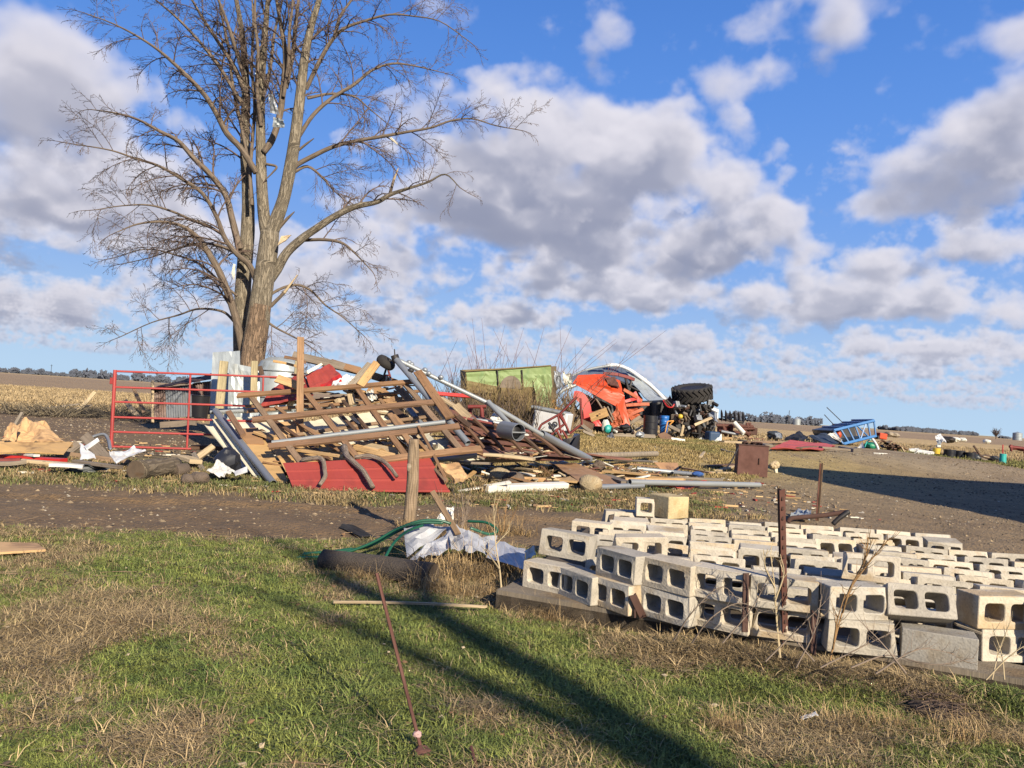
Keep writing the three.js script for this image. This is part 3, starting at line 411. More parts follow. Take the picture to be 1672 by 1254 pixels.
{
  const r = rng(17), S = TREE_D / F, base = V(0, 0, 0); { const b = at(405, 640, TREE_D); base.set(b.x, 0, b.z); }
  const tree = thing('bare_tree', 'tall bare double-trunked tree with stripped bark standing behind the wreckage', 'tree', base);
  // each limb: places in the photograph's frame (x, y, width), and how far it leans away (+) or towards the viewer (-)
  const limb = (pts, lean, { trunk = false } = {}) => { const x0 = pts[0][0], y0 = pts[0][1], n = pts.length; const P = [], rad = []; pts.forEach(([x, y, w], i) => { const px = 100 + x * 0.4786, py = y * 0.4785, run = Math.hypot(x - x0, (y - y0) * 0.6) * 0.4786 * S; P.push(at(px, py, TREE_D + lean * run + (trunk || 0))); rad.push(Math.max(0.012, (w || 3) * 0.4786 * S / 2)); }); return { pts: P, rad }; };
  const A = limb([[636, 1640, 110], [640, 1420, 96], [644, 1300, 84], [655, 1200, 77], [668, 1110, 75], [684, 1010, 73], [697, 920, 68], [706, 850, 64], [712, 790, 60]], 0, { trunk: -0.15 });
  const B = limb([[622, 1640, 90], [622, 1420, 80], [618, 1260, 64], [616, 1120, 56], [620, 1000, 54], [628, 880, 52], [638, 760, 46], [636, 650, 38], [628, 540, 34], [628, 430, 32], [630, 330, 30], [625, 200, 24], [612, 80, 18], [590, -40, 13], [575, -160, 8]], 0.05, { trunk: 0.35 });
  put(tree, 'trunk', tubeGeo(A.pts, A.rad, { sides: 22, sub: 8, jag: 0.10, seed: 2 }), M.bark);
  put(tree, 'trunk', tubeGeo(B.pts, B.rad, { sides: 18, sub: 5, jag: 0.10, seed: 5 }), M.bark);
  { const s = limb([[640, 1400, 90], [646, 1290, 84], [656, 1205, 77], [668, 1120, 72.5], [680, 1040, 67]], 0, { trunk: -0.19 }); put(tree, 'stripped_bark', tubeGeo(s.pts, s.rad, { sides: 22, sub: 6, jag: 0.17, seed: 9 }), M.barkr, 'reddish patch at the foot of the trunk where the bark is gone'); }
  const limbs = [
    [[[712, 800, 52], [735, 745, 46], [758, 680, 42], [778, 590, 42], [792, 510, 40], [803, 430, 38], [815, 330, 34], [830, 200, 30], [850, 100, 25], [880, 0, 18], [905, -90, 11], [930, -170, 6]], -0.05],
    [[[704, 810, 46], [692, 740, 40], [685, 650, 38], [682, 550, 35], [680, 430, 31], [681, 320, 28], [686, 220, 25], [695, 120, 21], [705, 0, 15], [715, -110, 8]], 0.08],
    [[[690, 520, 22], [712, 490, 24], [730, 450, 22], [748, 380, 22], [757, 300, 21], [765, 190, 18], [750, 90, 14], [735, 0, 11], [728, -100, 6]], 0.12],
    [[[768, 300, 14], [790, 180, 15], [800, 80, 13], [812, -20, 10], [825, -120, 6]], 0.2],
    [[[620, 1220, 22], [602, 1110, 26], [572, 1010, 25], [540, 930, 23], [503, 865, 20], [470, 815, 16], [420, 775, 12], [350, 757, 9], [260, 765, 6], [190, 792, 3]], -0.25],
    [[[592, 1100, 10], [560, 1068, 9], [520, 1056, 8], [460, 1055, 7], [400, 1075, 6], [310, 1100, 4], [200, 1150, 3]], 0.2],
    [[[608, 850, 26], [582, 745, 23], [560, 665, 21], [505, 592, 20], [452, 540, 18], [400, 482, 15], [340, 450, 12], [255, 405, 8], [180, 385, 6], [105, 374, 3]], 0.1],
    [[[665, 590, 22], [612, 505, 20], [565, 455, 20], [530, 388, 18], [490, 325, 16], [440, 270, 14], [388, 220, 12], [330, 170, 9], [250, 118, 7], [170, 78, 5], [90, 48, 3]], -0.12],
    [[[690, 1010, 18], [668, 965, 20], [642, 905, 20], [600, 868, 17], [558, 812, 16], [530, 740, 14], [482, 660, 13], [410, 610, 11], [330, 565, 9], [250, 540, 7], [170, 513, 5], [30, 490, 3]], -0.3],
    [[[550, 800, 11], [500, 770, 10], [440, 748, 9], [380, 722, 8], [300, 700, 6], [200, 703, 4], [120, 716, 3]], -0.35],
    [[[632, 330, 18], [592, 232, 16], [540, 150, 13], [478, 55, 10], [430, -30, 7]], 0.25],
    [[[614, 350, 15], [530, 215, 13], [450, 118, 10], [385, 52, 8], [310, -10, 5]], 0.3],
    [[[622, 260, 14], [590, 150, 13], [560, 60, 10], [520, -40, 7]], -0.2],
    [[[650, 700, 13], [645, 600, 12], [652, 480, 12], [660, 360, 11], [650, 220, 10], [655, 100, 8], [650, -40, 5]], 0.3],
    [[[775, 600, 17], [795, 570, 18], [860, 532, 17], [930, 500, 15], [1010, 480, 13], [1100, 465, 12], [1180, 450, 10], [1260, 436, 8], [1330, 412, 7], [1400, 405, 5], [1480, 428, 4], [1555, 442, 3]], -0.1],
    [[[700, 975, 30], [735, 920, 34], [770, 862, 30], [820, 815, 28], [870, 780, 25], [930, 740, 22], [1000, 706, 20], [1080, 688, 16], [1120, 665, 14], [1180, 644, 10], [1250, 622, 7], [1310, 595, 5], [1360, 640, 3]], -0.2],
    [[[808, 470, 15], [860, 392, 14], [930, 330, 13], [1000, 288, 12], [1060, 240, 9], [1130, 217, 8], [1200, 224, 6], [1290, 245, 3]], 0.15],
    [[[835, 305, 16], [880, 212, 15], [920, 142, 14], [960, 100, 11], [1040, 70, 9], [1120, 50, 7], [1200, 55, 5], [1290, 72, 4], [1390, 140, 3]], -0.15],
    [[[930, 130, 11], [952, 55, 10], [990, 0, 8], [1040, -80, 5]], 0.1],
    [[[822, 820, 12], [900, 818, 11], [960, 830, 9], [1000, 862, 6], [1060, 925, 3]], -0.4],
    [[[690, 1040, 10], [722, 1000, 10], [800, 972, 9], [850, 990, 8], [900, 1040, 6], [960, 1082, 4], [1020, 1135, 3]], 0.3],
    [[[670, 1080, 9], [712, 1105, 9], [735, 1120, 7], [780, 1143, 6], [830, 1170, 4], [865, 1195, 3]], -0.2],
    [[[790, 590, 12], [840, 568, 10], [890, 605, 8], [930, 650, 5], [975, 690, 3]], 0.35],
    [[[840, 335, 11], [920, 320, 9], [1000, 330, 7], [1050, 370, 5], [1110, 420, 3]], 0.4],
    [[[640, 900, 13], [570, 850, 11], [480, 830, 9], [390, 850, 7], [300, 880, 4], [210, 900, 3]], 0.35],
    [[[600, 1010, 9], [540, 960, 9], [470, 900, 8], [390, 870, 6], [290, 850, 4], [180, 880, 3]], 0.1],
    [[[640, 560, 12], [612, 420, 12], [585, 290, 11], [570, 160, 9], [545, 40, 8], [530, -80, 5]], 0.15],
    [[[682, 430, 13], [668, 300, 12], [672, 180, 11], [660, 60, 9], [668, -80, 5]], -0.2],
    [[[758, 330, 13], [775, 220, 12], [778, 110, 10], [790, 0, 8], [780, -100, 5]], -0.15],
    [[[690, 330, 11], [715, 220, 11], [728, 110, 9], [752, 10, 7], [760, -90, 4]], 0.2],
    [[[700, 560, 10], [735, 570, 8], [720, 590, 6], [700, 610, 4]], -0.3],
  ];
  const twigs = [];
  limbs.forEach(([pts, lean], i) => {
    const l = limb(pts, lean), big = pts[0][2] > 26; put(tree, 'limb', tubeGeo(l.pts, l.rad, { sides: big ? 12 : 8, sub: 4, jag: big ? 0.07 : 0.04, seed: i }), big ? M.bark : M.branch);
    growTwigs(l, r, { from: big ? 0.45 : 0.2, every: big ? 0.55 : 0.36, len: i < 4 ? 1.5 : 1.65, droop: i < 4 || (i >= 10 && i <= 13) ? 0.3 : 0.75, dens: i === limbs.length - 1 ? 0.3 : i >= limbs.length - 5 ? 0.7 : 1.7 }, twigs);
  });
  growTwigs({ pts: B.pts.slice(7), rad: B.rad.slice(7) }, r, { from: 0.1, every: 0.6, len: 1.5, droop: 0.3 }, twigs);
  const cr = put(tree, 'crown', mergeGeometries(twigs), M.twig); cr.userData.kind = 'stuff';
  // torn stubs with pale split wood
  for (const [a, b, c, w] of [[[1120, 665], [1135, 612], [1150, 574], 11], [[714, 1045], [760, 1000], [806, 938], 14], [[800, 520], [835, 492], [862, 472], 10], [[745, 775], [772, 745], [796, 722], 13]]) {
    const l = limb([[...a, w], [...b, w * 0.8]], -0.2), e = limb([[...b, w * 0.8], [...c, w * 0.25]], -0.2); put(tree, 'broken_limb', tubeGeo(l.pts, l.rad, { sides: 8 }), M.branch); put(tree, 'split_wood', tubeGeo(e.pts, e.rad, { sides: 6 }), w > 10.5 && w !== 13 ? M.split : M.branch, 'pale freshly split end of a broken limb');
  }
  { const q = (x, y, d) => at(100 + x * 0.4786, y * 0.4785, TREE_D + d); put(tree, 'split_wood', sheetGeo([q(738, 838, -0.5), q(752, 806, -0.5), q(785, 802, -0.5), q(765, 822, -0.5)], { nu: 4, nv: 3, t: 0.04, crumple: 0.03 }), M.split, 'pale splinter torn from the fork of the trunk'); }
  // scraps that the storm left in the branches
  const q = (x, y, d) => at(100 + x * 0.4786, y * 0.4785, TREE_D + d);
  single('metal_scrap', 'crumpled white metal scrap caught in the upper fork of the bare tree', 'scrap', sheetGeo([q(722, 436, -0.45), q(728, 402, -0.35), q(760, 408, -0.6), q(762, 436, -0.6)], { nu: 10, nv: 8, t: 0.01, crumple: 0.08, seed: 3 }), M.sheet);
  single('metal_scrap', 'narrow bent metal strip hanging above the crumpled scrap in the tree fork', 'scrap', sheetGeo([q(712, 385, -0.3), q(706, 320, -0.4), q(722, 322, -0.4), q(745, 392, -0.3)], { nu: 8, nv: 4, t: 0.01, crumple: 0.06, seed: 4 }), M.galvd);
  single('torn_strip', 'small pale strip dangling from the long right branch of the bare tree', 'scrap', sheetGeo([q(1120, 472, -0.9), q(1126, 468, -0.9), q(1150, 490, -0.9), q(1146, 494, -0.9)], { nu: 5, nv: 2, t: 0.008, crumple: 0.03 }), M.cream);
  single('torn_strip', 'small pale rag hanging in the lower left branches of the bare tree', 'scrap', sheetGeo([q(580, 932, -0.5), q(588, 900, -0.5), q(594, 902, -0.5), q(590, 958, -0.5)], { nu: 5, nv: 2, t: 0.008, crumple: 0.03 }), M.cream);
}
// ---------------------------------------------------------------- the wrecked shed: timbers, pipes and sheets
const low = (q, h = 0.1) => { const p = gnd(q[0], q[1], h), k = groundH(p.x, p.z); return gnd(q[0], q[1], h + k); };   // just above the ground
const P3 = (q) => q.isVector3 ? q.clone() : q.length > 2 ? at(q[0], q[1], q[2]) : onGround(q[0], q[1]);
// board between two places [x, y, distance]; width and thickness in metres; flat: the broad side faces up, else towards the viewer
function board(label, a, b, w, t, m, { name = 'board', category = 'board', flat = true, up, lift = 0, ...o } = {}) {
  const A = P3(a), B = P3(b); A.y += lift; B.y += lift; const u = up || (flat ? V(0, 1, 0) : V(0.1, 0.35, 1));
  return single(name, label, category, beamGeo(A, B, w, t, { up: u, bow: o.bow ?? rr(-0.02, 0.02), twist: o.twist ?? rr(-0.08, 0.08), ...o }), pick(m));
}
function pipe(label, a, b, r, m, { name = 'metal_pipe', category = 'pipe' } = {}) { return single(name, label, category, pipeGeo(P3(a), P3(b), r), pick(m)); }
function sheet(name, label, category, c, m, o = {}) { return single(name, label, category, sheetGeo(c.map(P3), o), pick(m)); }

// --- leaning frame of brown studs and rails (one piece of wall that came down whole)
{
  const F3 = (x, y) => { const t = (y + (x - 540) * 0.10 - 640) / 100; return [x, y, 15.25 - t * 2.1 + (x - 540) * 0.0014]; };
  const base = P3([560, 745]); const g = thing('wall_frame', 'leaning brown stud wall frame with long rails lying across the wreck', 'wall frame', base);
  const up = V(0, 0.75, 0.66), rail = (x1, y1, x2, y2, w = 0.105) => put(g, 'rail', beamGeo(at(...F3(x1, y1)), at(...F3(x2, y2)), w, 0.055, { up, bow: rr(-0.015, 0.015), seg: 4 }), pick(M.brown));
  const stud = (x1, y1, x2, y2, w = 0.1) => { const a = at(...F3(x1, y1)), b = at(...F3(x2, y2)); a.add(V(0, -0.05, -0.045)); b.add(V(0, -0.05, -0.045)); return put(g, 'stud', beamGeo(a, b, w, 0.05, { up, bow: rr(-0.012, 0.012) }), pick(M.brown)); };
  rail(388, 646, 686, 622, 0.1); rail(412, 686, 718, 656, 0.12); rail(438, 729, 750, 696, 0.12); rail(617, 752, 786, 733, 0.12);
  stud(408, 642, 496, 758); stud(499, 637, 582, 742); stud(583, 630, 668, 748); stud(662, 624, 756, 734); stud(372, 668, 396, 706); stud(636, 672, 690, 748, 0.1);
}
[[420, 668, 540, 752], [450, 664, 560, 740], [540, 660, 620, 742], [620, 652, 700, 738], [560, 654, 640, 746]].forEach(([x1, y1, x2, y2], i) => board(`thin brown batten behind the wall frame, ${['first', 'second', 'third', 'fourth', 'fifth'][[0, 1, 3, 4, 2][i]]} from the left`, [x1, y1, 15.4], [x2, y2, 13.6], 0.06, 0.03, i % 2 ? M.brown : M.dark, { up: V(0, 0.75, 0.66) }));
[[400, 664, 690, 638], [404, 672, 600, 657], [452, 742, 640, 724], [470, 712, 700, 680]].forEach(([x1, y1, x2, y2], i) => board(`long thin lath crossing behind the wall frame, ${['topmost', 'second from the top', 'lowest', 'third from the top'][i]}`, [x1, y1, 15.6 - (y1 - 660) * 0.021], [x2, y2, 15.9 - (y2 - 640) * 0.021], 0.07, 0.03, i === 2 ? M.pale : M.brown, { up: V(0, 0.75, 0.66) }));
board('upright brown board rising highest out of the wreck', [491, 551, 15.3], [490, 716, 14.7], 0.125, 0.05, M.brown, { name: 'upright_board', flat: false, bow: 0.03 });
board('reddish brown board leaning beside the pipe apex above the frame', [682, 607, 15.4], [735, 682, 14.4], 0.16, 0.05, M.brown, { flat: false });
pipe('short grey pipe behind the frame at its upper left', [344, 672, 15.6], [478, 668, 15.7], 0.05, M.galv);
pipe('grey pipe behind the second rail, right of the upright board', [480, 668, 15.8], [588, 660, 15.9], 0.05, M.galv);
pipe('grey pipe lying on the third rail of the frame, left length', [444, 723, 13.6], [556, 709, 13.75], 0.04, M.galv);
pipe('grey pipe lying on the third rail of the frame, right length', [556, 709, 13.75], [727, 689, 13.95], 0.04, M.galv);
pipe('grey pipe at the bottom right of the frame above the red panel', [684, 754, 13.25], [779, 743, 13.3], 0.05, M.galvd);
pipe('thick grey pipe running down the left edge of the wreck', [352, 671, 15.5], [446, 790, 12.6], 0.062, M.galvd);
pipe('grey pipe slanting down under the frame left of its last stud', [667, 668, 15.3], [694, 700, 14.9], 0.055, M.galvd);
// --- sheets under and beside the frame
sheet('siding_sheet', 'white metal siding panel striped with shade under the stud frame', 'siding panel', [[470, 692, 15.3], [640, 668, 15.9], [690, 708, 15.0], [560, 728, 14.3]], M.cream, { nu: 24, nv: 10, t: 0.01, ribs: 6, ribH: 0.012, crumple: 0.03, cf: 1.5 });
sheet('siding_sheet', 'white bulging siding panel under the right end of the frame', 'siding panel', [[616, 684, 15.2], [672, 680, 15.4], [730, 740, 14.0], [690, 752, 13.7]], M.cream, { nu: 12, nv: 14, t: 0.01, bendU: 0.14, crumple: 0.02 });
sheet('siding_sheet', 'white siding panel behind the left rails of the frame', 'siding panel', [[352, 684, 15.7], [470, 676, 15.9], [540, 722, 14.7], [410, 724, 14.6]], M.cream, { nu: 16, nv: 10, t: 0.01, ribs: 4, ribH: 0.012, crumple: 0.03 });
sheet('siding_sheet', 'outermost long white siding strip at the left edge of the wreck', 'siding panel', [[334, 694, 15.2], [350, 696, 15.3], [388, 751, 14.0], [382, 752, 13.9]], M.cream, { nu: 4, nv: 16, t: 0.012, bendU: 0.02 });
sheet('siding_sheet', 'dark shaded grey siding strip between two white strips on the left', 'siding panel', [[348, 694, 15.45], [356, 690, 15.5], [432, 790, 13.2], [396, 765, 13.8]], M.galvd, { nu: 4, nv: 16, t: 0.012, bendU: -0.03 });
sheet('siding_sheet', 'inner long white siding strip beside the thick grey pipe', 'siding panel', [[346, 684, 15.35], [356, 683, 15.4], [431, 786, 12.95], [420, 787, 12.9]], M.cream, { nu: 4, nv: 16, t: 0.012, bendU: 0.015 });
sheet('plywood_sheet', 'stained plywood sheet sloping down at the left front of the wreck', 'plywood', [[387, 704, 14.7], [426, 702, 14.9], [475, 792, 12.65], [448, 790, 12.7]], M.ply[0], { nu: 6, nv: 12, t: 0.018, bend: 0.04 });
sheet('plywood_sheet', 'grey brown plywood end at the top of the left plywood slope', 'plywood', [[384, 701, 14.75], [421, 699, 14.9], [432, 725, 14.25], [404, 726, 14.2]], M.ply[1], { nu: 4, nv: 4, t: 0.02 });
sheet('plywood_sheet', 'wide tan plywood sheet lying under the lower rail of the frame', 'plywood', [[440, 726, 14.2], [690, 716, 14.9], [724, 772, 13.1], [466, 768, 13.2]], M.ply[0], { nu: 14, nv: 8, t: 0.018, crumple: 0.04, cf: 1 });
sheet('plywood_sheet', 'tan plywood piece showing between the upright board and the studs', 'plywood', [[446, 690, 15.0], [488, 688, 15.1], [500, 722, 14.5], [452, 722, 14.4]], M.ply[2], { nu: 6, nv: 6, t: 0.02, crumple: 0.03 });
sheet('sheet_metal', 'large red metal siding panel lying flat in front of the wreck', 'metal panel', [[462, 757, 12.75], [700, 745, 13.0], [735, 804, 12.2], [480, 801, 12.15]], M.red, { nu: 14, nv: 26, t: 0.008, crumple: 0.014, cf: 1.3, seed: 3, post: (q, u, v) => { const f = (v * 3.02) % 1; q.y += f > 0.86 ? 0.012 : 0; } });
sheet('sheet_metal', 'tilted red roof panel standing out at the top of the wreck', 'metal panel', [[499, 612, 15.9], [538, 594, 16.3], [560, 616, 15.9], [508, 640, 15.4]], M.red, { nu: 24, nv: 8, t: 0.01, ribs: 4, ribH: 0.012, crumple: 0.03, seed: 7 });
sheet('sheet_metal', 'lower red roof panel sloping left behind the top rail', 'metal panel', [[444, 634, 15.8], [494, 606, 16.2], [512, 646, 15.4], [424, 665, 15.4]], M.red, { nu: 24, nv: 8, t: 0.01, ribs: 4, ribH: 0.012, crumple: 0.03, seed: 8 });
sheet('sheet_metal', 'small bent red trim strip under the tilted roof panel', 'metal panel', [[512, 636, 15.6], [556, 612, 15.75], [558, 622, 15.6], [520, 640, 15.4]], M.redp, { nu: 10, nv: 3, t: 0.02, crumple: 0.05, seed: 9 });
sheet('torn_sheet', 'torn white sheet right of the red roof panel at the pile top', 'sheet', [[540, 630, 15.5], [568, 609, 15.8], [583, 615, 15.7], [566, 632, 15.4]], M.whitem, { nu: 12, nv: 10, t: 0.008, crumple: 0.12, cf: 2, torn: 0.12, seed: 2 });
sheet('torn_sheet', 'torn white insulation sheet under the top rail right of centre', 'sheet', [[594, 634, 15.9], [610, 636, 15.9], [618, 652, 15.6], [602, 654, 15.6]], M.white, { nu: 10, nv: 8, t: 0.01, crumple: 0.14, torn: 0.1, seed: 4 });
sheet('torn_sheet', 'white crumpled sheet right of the wreck under the forked pipe', 'sheet', [[792, 690, 16.0], [806, 674, 16.3], [820, 682, 16.2], [826, 692, 15.9]], M.white, { nu: 10, nv: 8, t: 0.01, crumple: 0.1, torn: 0.1, seed: 5 });
sheet('siding_sheet', 'white plank end jutting right of the tilted red panel', 'siding panel', [[500, 606, 15.8], [524, 593, 16.1], [526, 596, 16.1], [502, 611, 15.8]], M.cream, { nu: 6, nv: 2, t: 0.04 });
// --- boards thrown over the top of the pile
const tops = [
  ['pale splintered board jutting left over the galvanised tank', [448, 590, 15.9], [492, 601, 15.9], 0.15, 0.05, 'pine'], ['pale board crossing behind the upright board at the pile top', [452, 618, 15.4], [494, 633, 15.3], 0.16, 0.05, 'pine'],
  ['short pale board end beside the upright board on the top rail', [487, 634, 15.1], [497, 625, 15.1], 0.10, 0.05, 'pale'], ['long brown beam sloping down along the top of the pile', [478, 580, 16.4], [588, 606, 16.6], 0.16, 0.08, 'greyw'],
  ['brown beam continuing right behind the torn white sheet', [540, 592, 16.6], [648, 626, 16.4], 0.14, 0.08, 'brown'], ['short brown broken board at the very top left of the pile', [466, 583, 16.2], [500, 592, 16.2], 0.13, 0.06, 'brown'],
  ['splintered board raised towards the black tyre, left one', [570, 632, 15.5], [604, 594, 15.9], 0.12, 0.05, 'greyw'], ['splintered fresh board raised towards the black tyre, right one', [588, 630, 15.4], [616, 592, 15.8], 0.15, 0.05, 'pine'],
  ['grey board under the raised splintered boards', [572, 634, 15.6], [600, 612, 15.9], 0.22, 0.03, 'greyw'], ['pale short board propped below the top rail beside the red panel', [470, 668, 15.6], [481, 648, 15.5], 0.1, 0.05, 'pale'],
  ['dark roof board behind the torn insulation', [575, 640, 16.2], [640, 660, 15.9], 0.2, 0.04, 'dark'], ['brown plank right of the torn insulation sheet', [604, 632, 16.1], [660, 664, 15.7], 0.22, 0.04, 'brown'],
  ['tan plank at the centre under the second rail', [530, 660, 15.8], [556, 652, 15.9], 0.3, 0.03, 'pine'], ['tan broken plank leaning below the top rail at the centre', [554, 650, 15.7], [568, 668, 15.4], 0.22, 0.04, 'pale'], ['narrow pale stick upright below the top rail', [569, 640, 15.6], [573, 662, 15.4], 0.07, 0.05, 'pale'], ['narrow pale stick next to another below the top rail', [575, 642, 15.6], [579, 660, 15.4], 0.06, 0.05, 'pale'],
  ['brown board under the right end of the top rail', [650, 632, 16.0], [700, 690, 15.0], 0.14, 0.05, 'brown'], ['dark board under the second rail at the right', [640, 668, 15.4], [668, 692, 15.0], 0.16, 0.05, 'dark'],
  ['pale lath slanting under the frame right of centre', [670, 682, 15.2], [690, 700, 14.9], 0.07, 0.03, 'pale'], ['brown joist under the white panel at the centre', [572, 690, 15.0], [592, 704, 14.7], 0.11, 0.08, 'brown'],
  ['fresh yellow board lying left under the lower rail', [478, 733, 13.7], [564, 746, 13.2], 0.14, 0.05, 'pine'], ['fresh yellow board stub right of the left one under the rail', [560, 740, 13.5], [590, 742, 13.4], 0.16, 0.06, 'pine'],
  ['tan lath crossing the plywood under the rail, upper one', [582, 724, 14.0], [662, 740, 13.5], 0.10, 0.05, 'pale'], ['tan lath crossing the plywood under the rail, lower one', [578, 730, 13.8], [652, 748, 13.3], 0.11, 0.05, 'pine'], ['short tan block under the crossing laths', [604, 722, 14.0], [634, 744, 13.5], 0.08, 0.05, 'pine'],
  ['grey plank lying along the back of the red panel', [590, 750, 13.1], [668, 744, 13.2], 0.20, 0.03, 'greyw'], ['pine plank behind the left studs of the frame', [420, 706, 14.6], [450, 716, 14.4], 0.2, 0.05, 'pine'], ['pine plank right of the upright board above the pipe', [498, 700, 14.8], [530, 712, 14.5], 0.16, 0.06, 'pine'], ['second pine plank right of the upright board above the pipe', [498, 708, 14.6], [536, 718, 14.3], 0.1, 0.05, 'pale'],
];
for (const [l, a, b, w, t, m] of tops) board(l, a, b, w, t, M[m], { flat: Math.abs(b[1] - a[1]) < 14, seg: 4 });
// thin bar leaning across the frame, and a shadowed beam beside it
board('long thin brown bar leaning across the lower right of the frame', [680, 690, 14.0], [730, 786, 12.3], 0.045, 0.03, M.brown, { name: 'leaning_bar', flat: false, bow: 0.03 });
board('dark stick lying right of the red panel beside the leaning bar', [704, 760, 12.9], [728, 786, 12.3], 0.05, 0.04, M.brown, { flat: false });
// --- the field of broken reddish slats to the right: a collapsed roof
{
  const g = thing('collapsed_roof', 'collapsed roof of parallel reddish brown slats right of the frame', 'roof', P3([830, 748]));
  const L = [[700, 655], [735, 735], [960, 752], [800, 680]];
  for (let i = 0; i < 15; i++) { const f = i / 14, x1 = lerp(722, 742, f) + rr(-6, 6), y1 = lerp(668, 741, f), x2 = lerp(850, 948, Math.min(1, f * 1.25)) + rr(-8, 14), y2 = lerp(700, 748, Math.min(1, f * 1.12)), d1 = lerp(15.4, 14.4, f), d2 = lerp(17.2, 19.0, f);
    put(g, 'slat', beamGeo(at(x1, y1, d1), at(x2, y2, d2), rr(0.12, 0.20), 0.03, { up: V(0.1, 1, 0.5), bow: rr(-0.05, 0.04), twist: rr(-0.3, 0.3), seg: 4 }), pick(M.redwood)); }
  for (let i = 0; i < 5; i++) { const x = 742 + i * 32; put(g, 'batten', beamGeo(at(x, 676 + i * 8, 15.3), at(x + 48, 732 + i * 3, 15.2), 0.06, 0.05, { up: V(0, 1, 0.4), bow: 0.02 }), pick(M.dark)); }
  put(g, 'white_sheet', sheetGeo([at(700, 720, 14.8), at(770, 705, 16.2), at(870, 746, 17.2), at(760, 752, 14.6)], { nu: 10, nv: 6, t: 0.01, crumple: 0.04 }), M.cream, 'pale sheet showing between the slats');
}
board('red painted slat lying over the collapsed roof, upper edge', [726, 676, 15.5], [862, 704, 16.0], 0.10, 0.04, M.redd);
pipe('grey green pipe lying across the back of the collapsed roof', [728, 681, 15.6], [826, 693, 16.0], 0.05, M.galv);
board('dark bar crossing the collapsed slats', [748, 680, 15.2], [768, 696, 14.9], 0.09, 0.04, M.dark, { flat: false });
board('pale broken board standing behind the collapsed roof', [744, 662, 15.9], [765, 682, 15.6], 0.16, 0.05, M.pale, { flat: false });
board('tan board sloping behind the leaning reddish board', [722, 650, 16.1], [752, 668, 15.9], 0.16, 0.05, M.pale);
sheet('siding_sheet', 'small white panel behind the collapsed roof', 'siding panel', [[726, 668, 16.0], [744, 662, 16.2], [750, 672, 16.0], [734, 676, 15.8]], M.white, { nu: 5, nv: 4, t: 0.01, crumple: 0.04 });
// --- bent galvanised pipe truss rising to an apex
{
  const g = thing('pipe_truss', 'bent galvanised pipe truss rising to a point over the wreck', 'pipe frame', P3([960, 750]));
  const apex = at(646, 586, 15.7);
  put(g, 'pipe', pipeGeo(apex, at(800, 660, 15.9), 0.043), M.galv); put(g, 'pipe', pipeGeo(at(798, 659, 15.92), at(888, 712, 16.6), 0.05), M.galv); put(g, 'pipe', pipeGeo(at(884, 709, 16.55), at(962, 750, 19), 0.085), M.galvd);
  put(g, 'pipe', pipeGeo(at(797, 656, 15.8), at(837, 698, 15.3), 0.05), M.galv); put(g, 'pipe', pipeGeo(apex, at(764, 724, 14.2), 0.06), M.galvd);
  put(g, 'apex_bracket', tubeGeo([at(644, 580, 15.7), at(648, 592, 15.7)], 0.075, { sides: 8 }), M.iron); put(g, 'spike', tubeGeo([at(645, 583, 15.7), at(644, 570, 15.7)], 0.012, { sides: 5 }), M.iron);
  for (const [x, y] of [[668, 594], [694, 606], [720, 618], [672, 597], [700, 612]]) put(g, 'clamp', lumpGeo(at(x, y - 2, 15.75), 0.055, 0.05, 0.05, { rough: 0.1, det: 1 }), M.galvd);
  for (const [x, y] of [[669, 607], [705, 650]]) put(g, 'clamp', lumpGeo(at(x + 2, y - 2, 15.4), 0.06, 0.05, 0.05, { rough: 0.1, det: 1 }), M.iron);
}
{ // open grey tube end with a divider
  const A = at(838, 692, 15.0), B = at(858, 718, 14.2), dir = B.clone().sub(A).normalize(); const g = thing('auger_tube', 'grey auger tube with a black open end beside the pipe truss', 'auger', P3([858, 722]));
  const ax = V(0.62, -0.05, 0.75).normalize(), c = at(847, 706, 14.6); put(g, 'tube', pipeGeo(c.clone().addScaledVector(ax, -0.45), c, 0.155, 0.06, 22), M.galvd); put(g, 'inside', tubeGeo([c.clone().addScaledVector(ax, -0.42), c.clone().addScaledVector(ax, -0.1)], 0.143, { sides: 18 }), M.black);
  const [z, s, n] = frame(ax); put(g, 'divider', beamGeo(c.clone().addScaledVector(s, -0.145), c.clone().addScaledVector(s, 0.145), 0.02, 0.02), M.galv);
}
{ // black tyre seen almost edge-on under the apex
  const c = at(630, 592, 15.9), q = thing('small_tyre', 'small black tyre stuck on the pipe just below the truss apex', 'tyre', V(c.x, c.y - 0.15, c.z)), turn = new THREE.Quaternion().setFromUnitVectors(V(0, 0, 1), V(0.52, 0.84, 0.16).normalize());
  const g = new THREE.TorusGeometry(0.13, 0.065, 12, 30); g.scale(1, 1, 1.35); g.applyQuaternion(turn); g.translate(c.x, c.y, c.z); put(q, 'tyre', g, M.rubber); const h = new THREE.CylinderGeometry(0.08, 0.08, 0.08, 18); h.rotateX(Math.PI / 2); h.applyQuaternion(turn); h.translate(c.x, c.y, c.z); put(q, 'hub', h, M.black);
}
{ // thin red and black stand below the tyre
  const g = thing('metal_stand', 'thin red and black metal stand below the small tyre', 'stand', at(634, 625, 16.3)); for (const [a, b, m] of [[[632, 598], [638, 618], M.redd], [[632, 598], [626, 616], M.iron], [[627, 613], [638, 613], M.redd], [[626, 616], [619, 622], M.iron], [[631, 612], [631, 626], M.galv], [[637, 616], [638, 626], M.galv]]) put(g, 'rod', tubeGeo([at(...a, 16.3), at(...b, 16.3)], 0.022, { sides: 6 }), m);
}
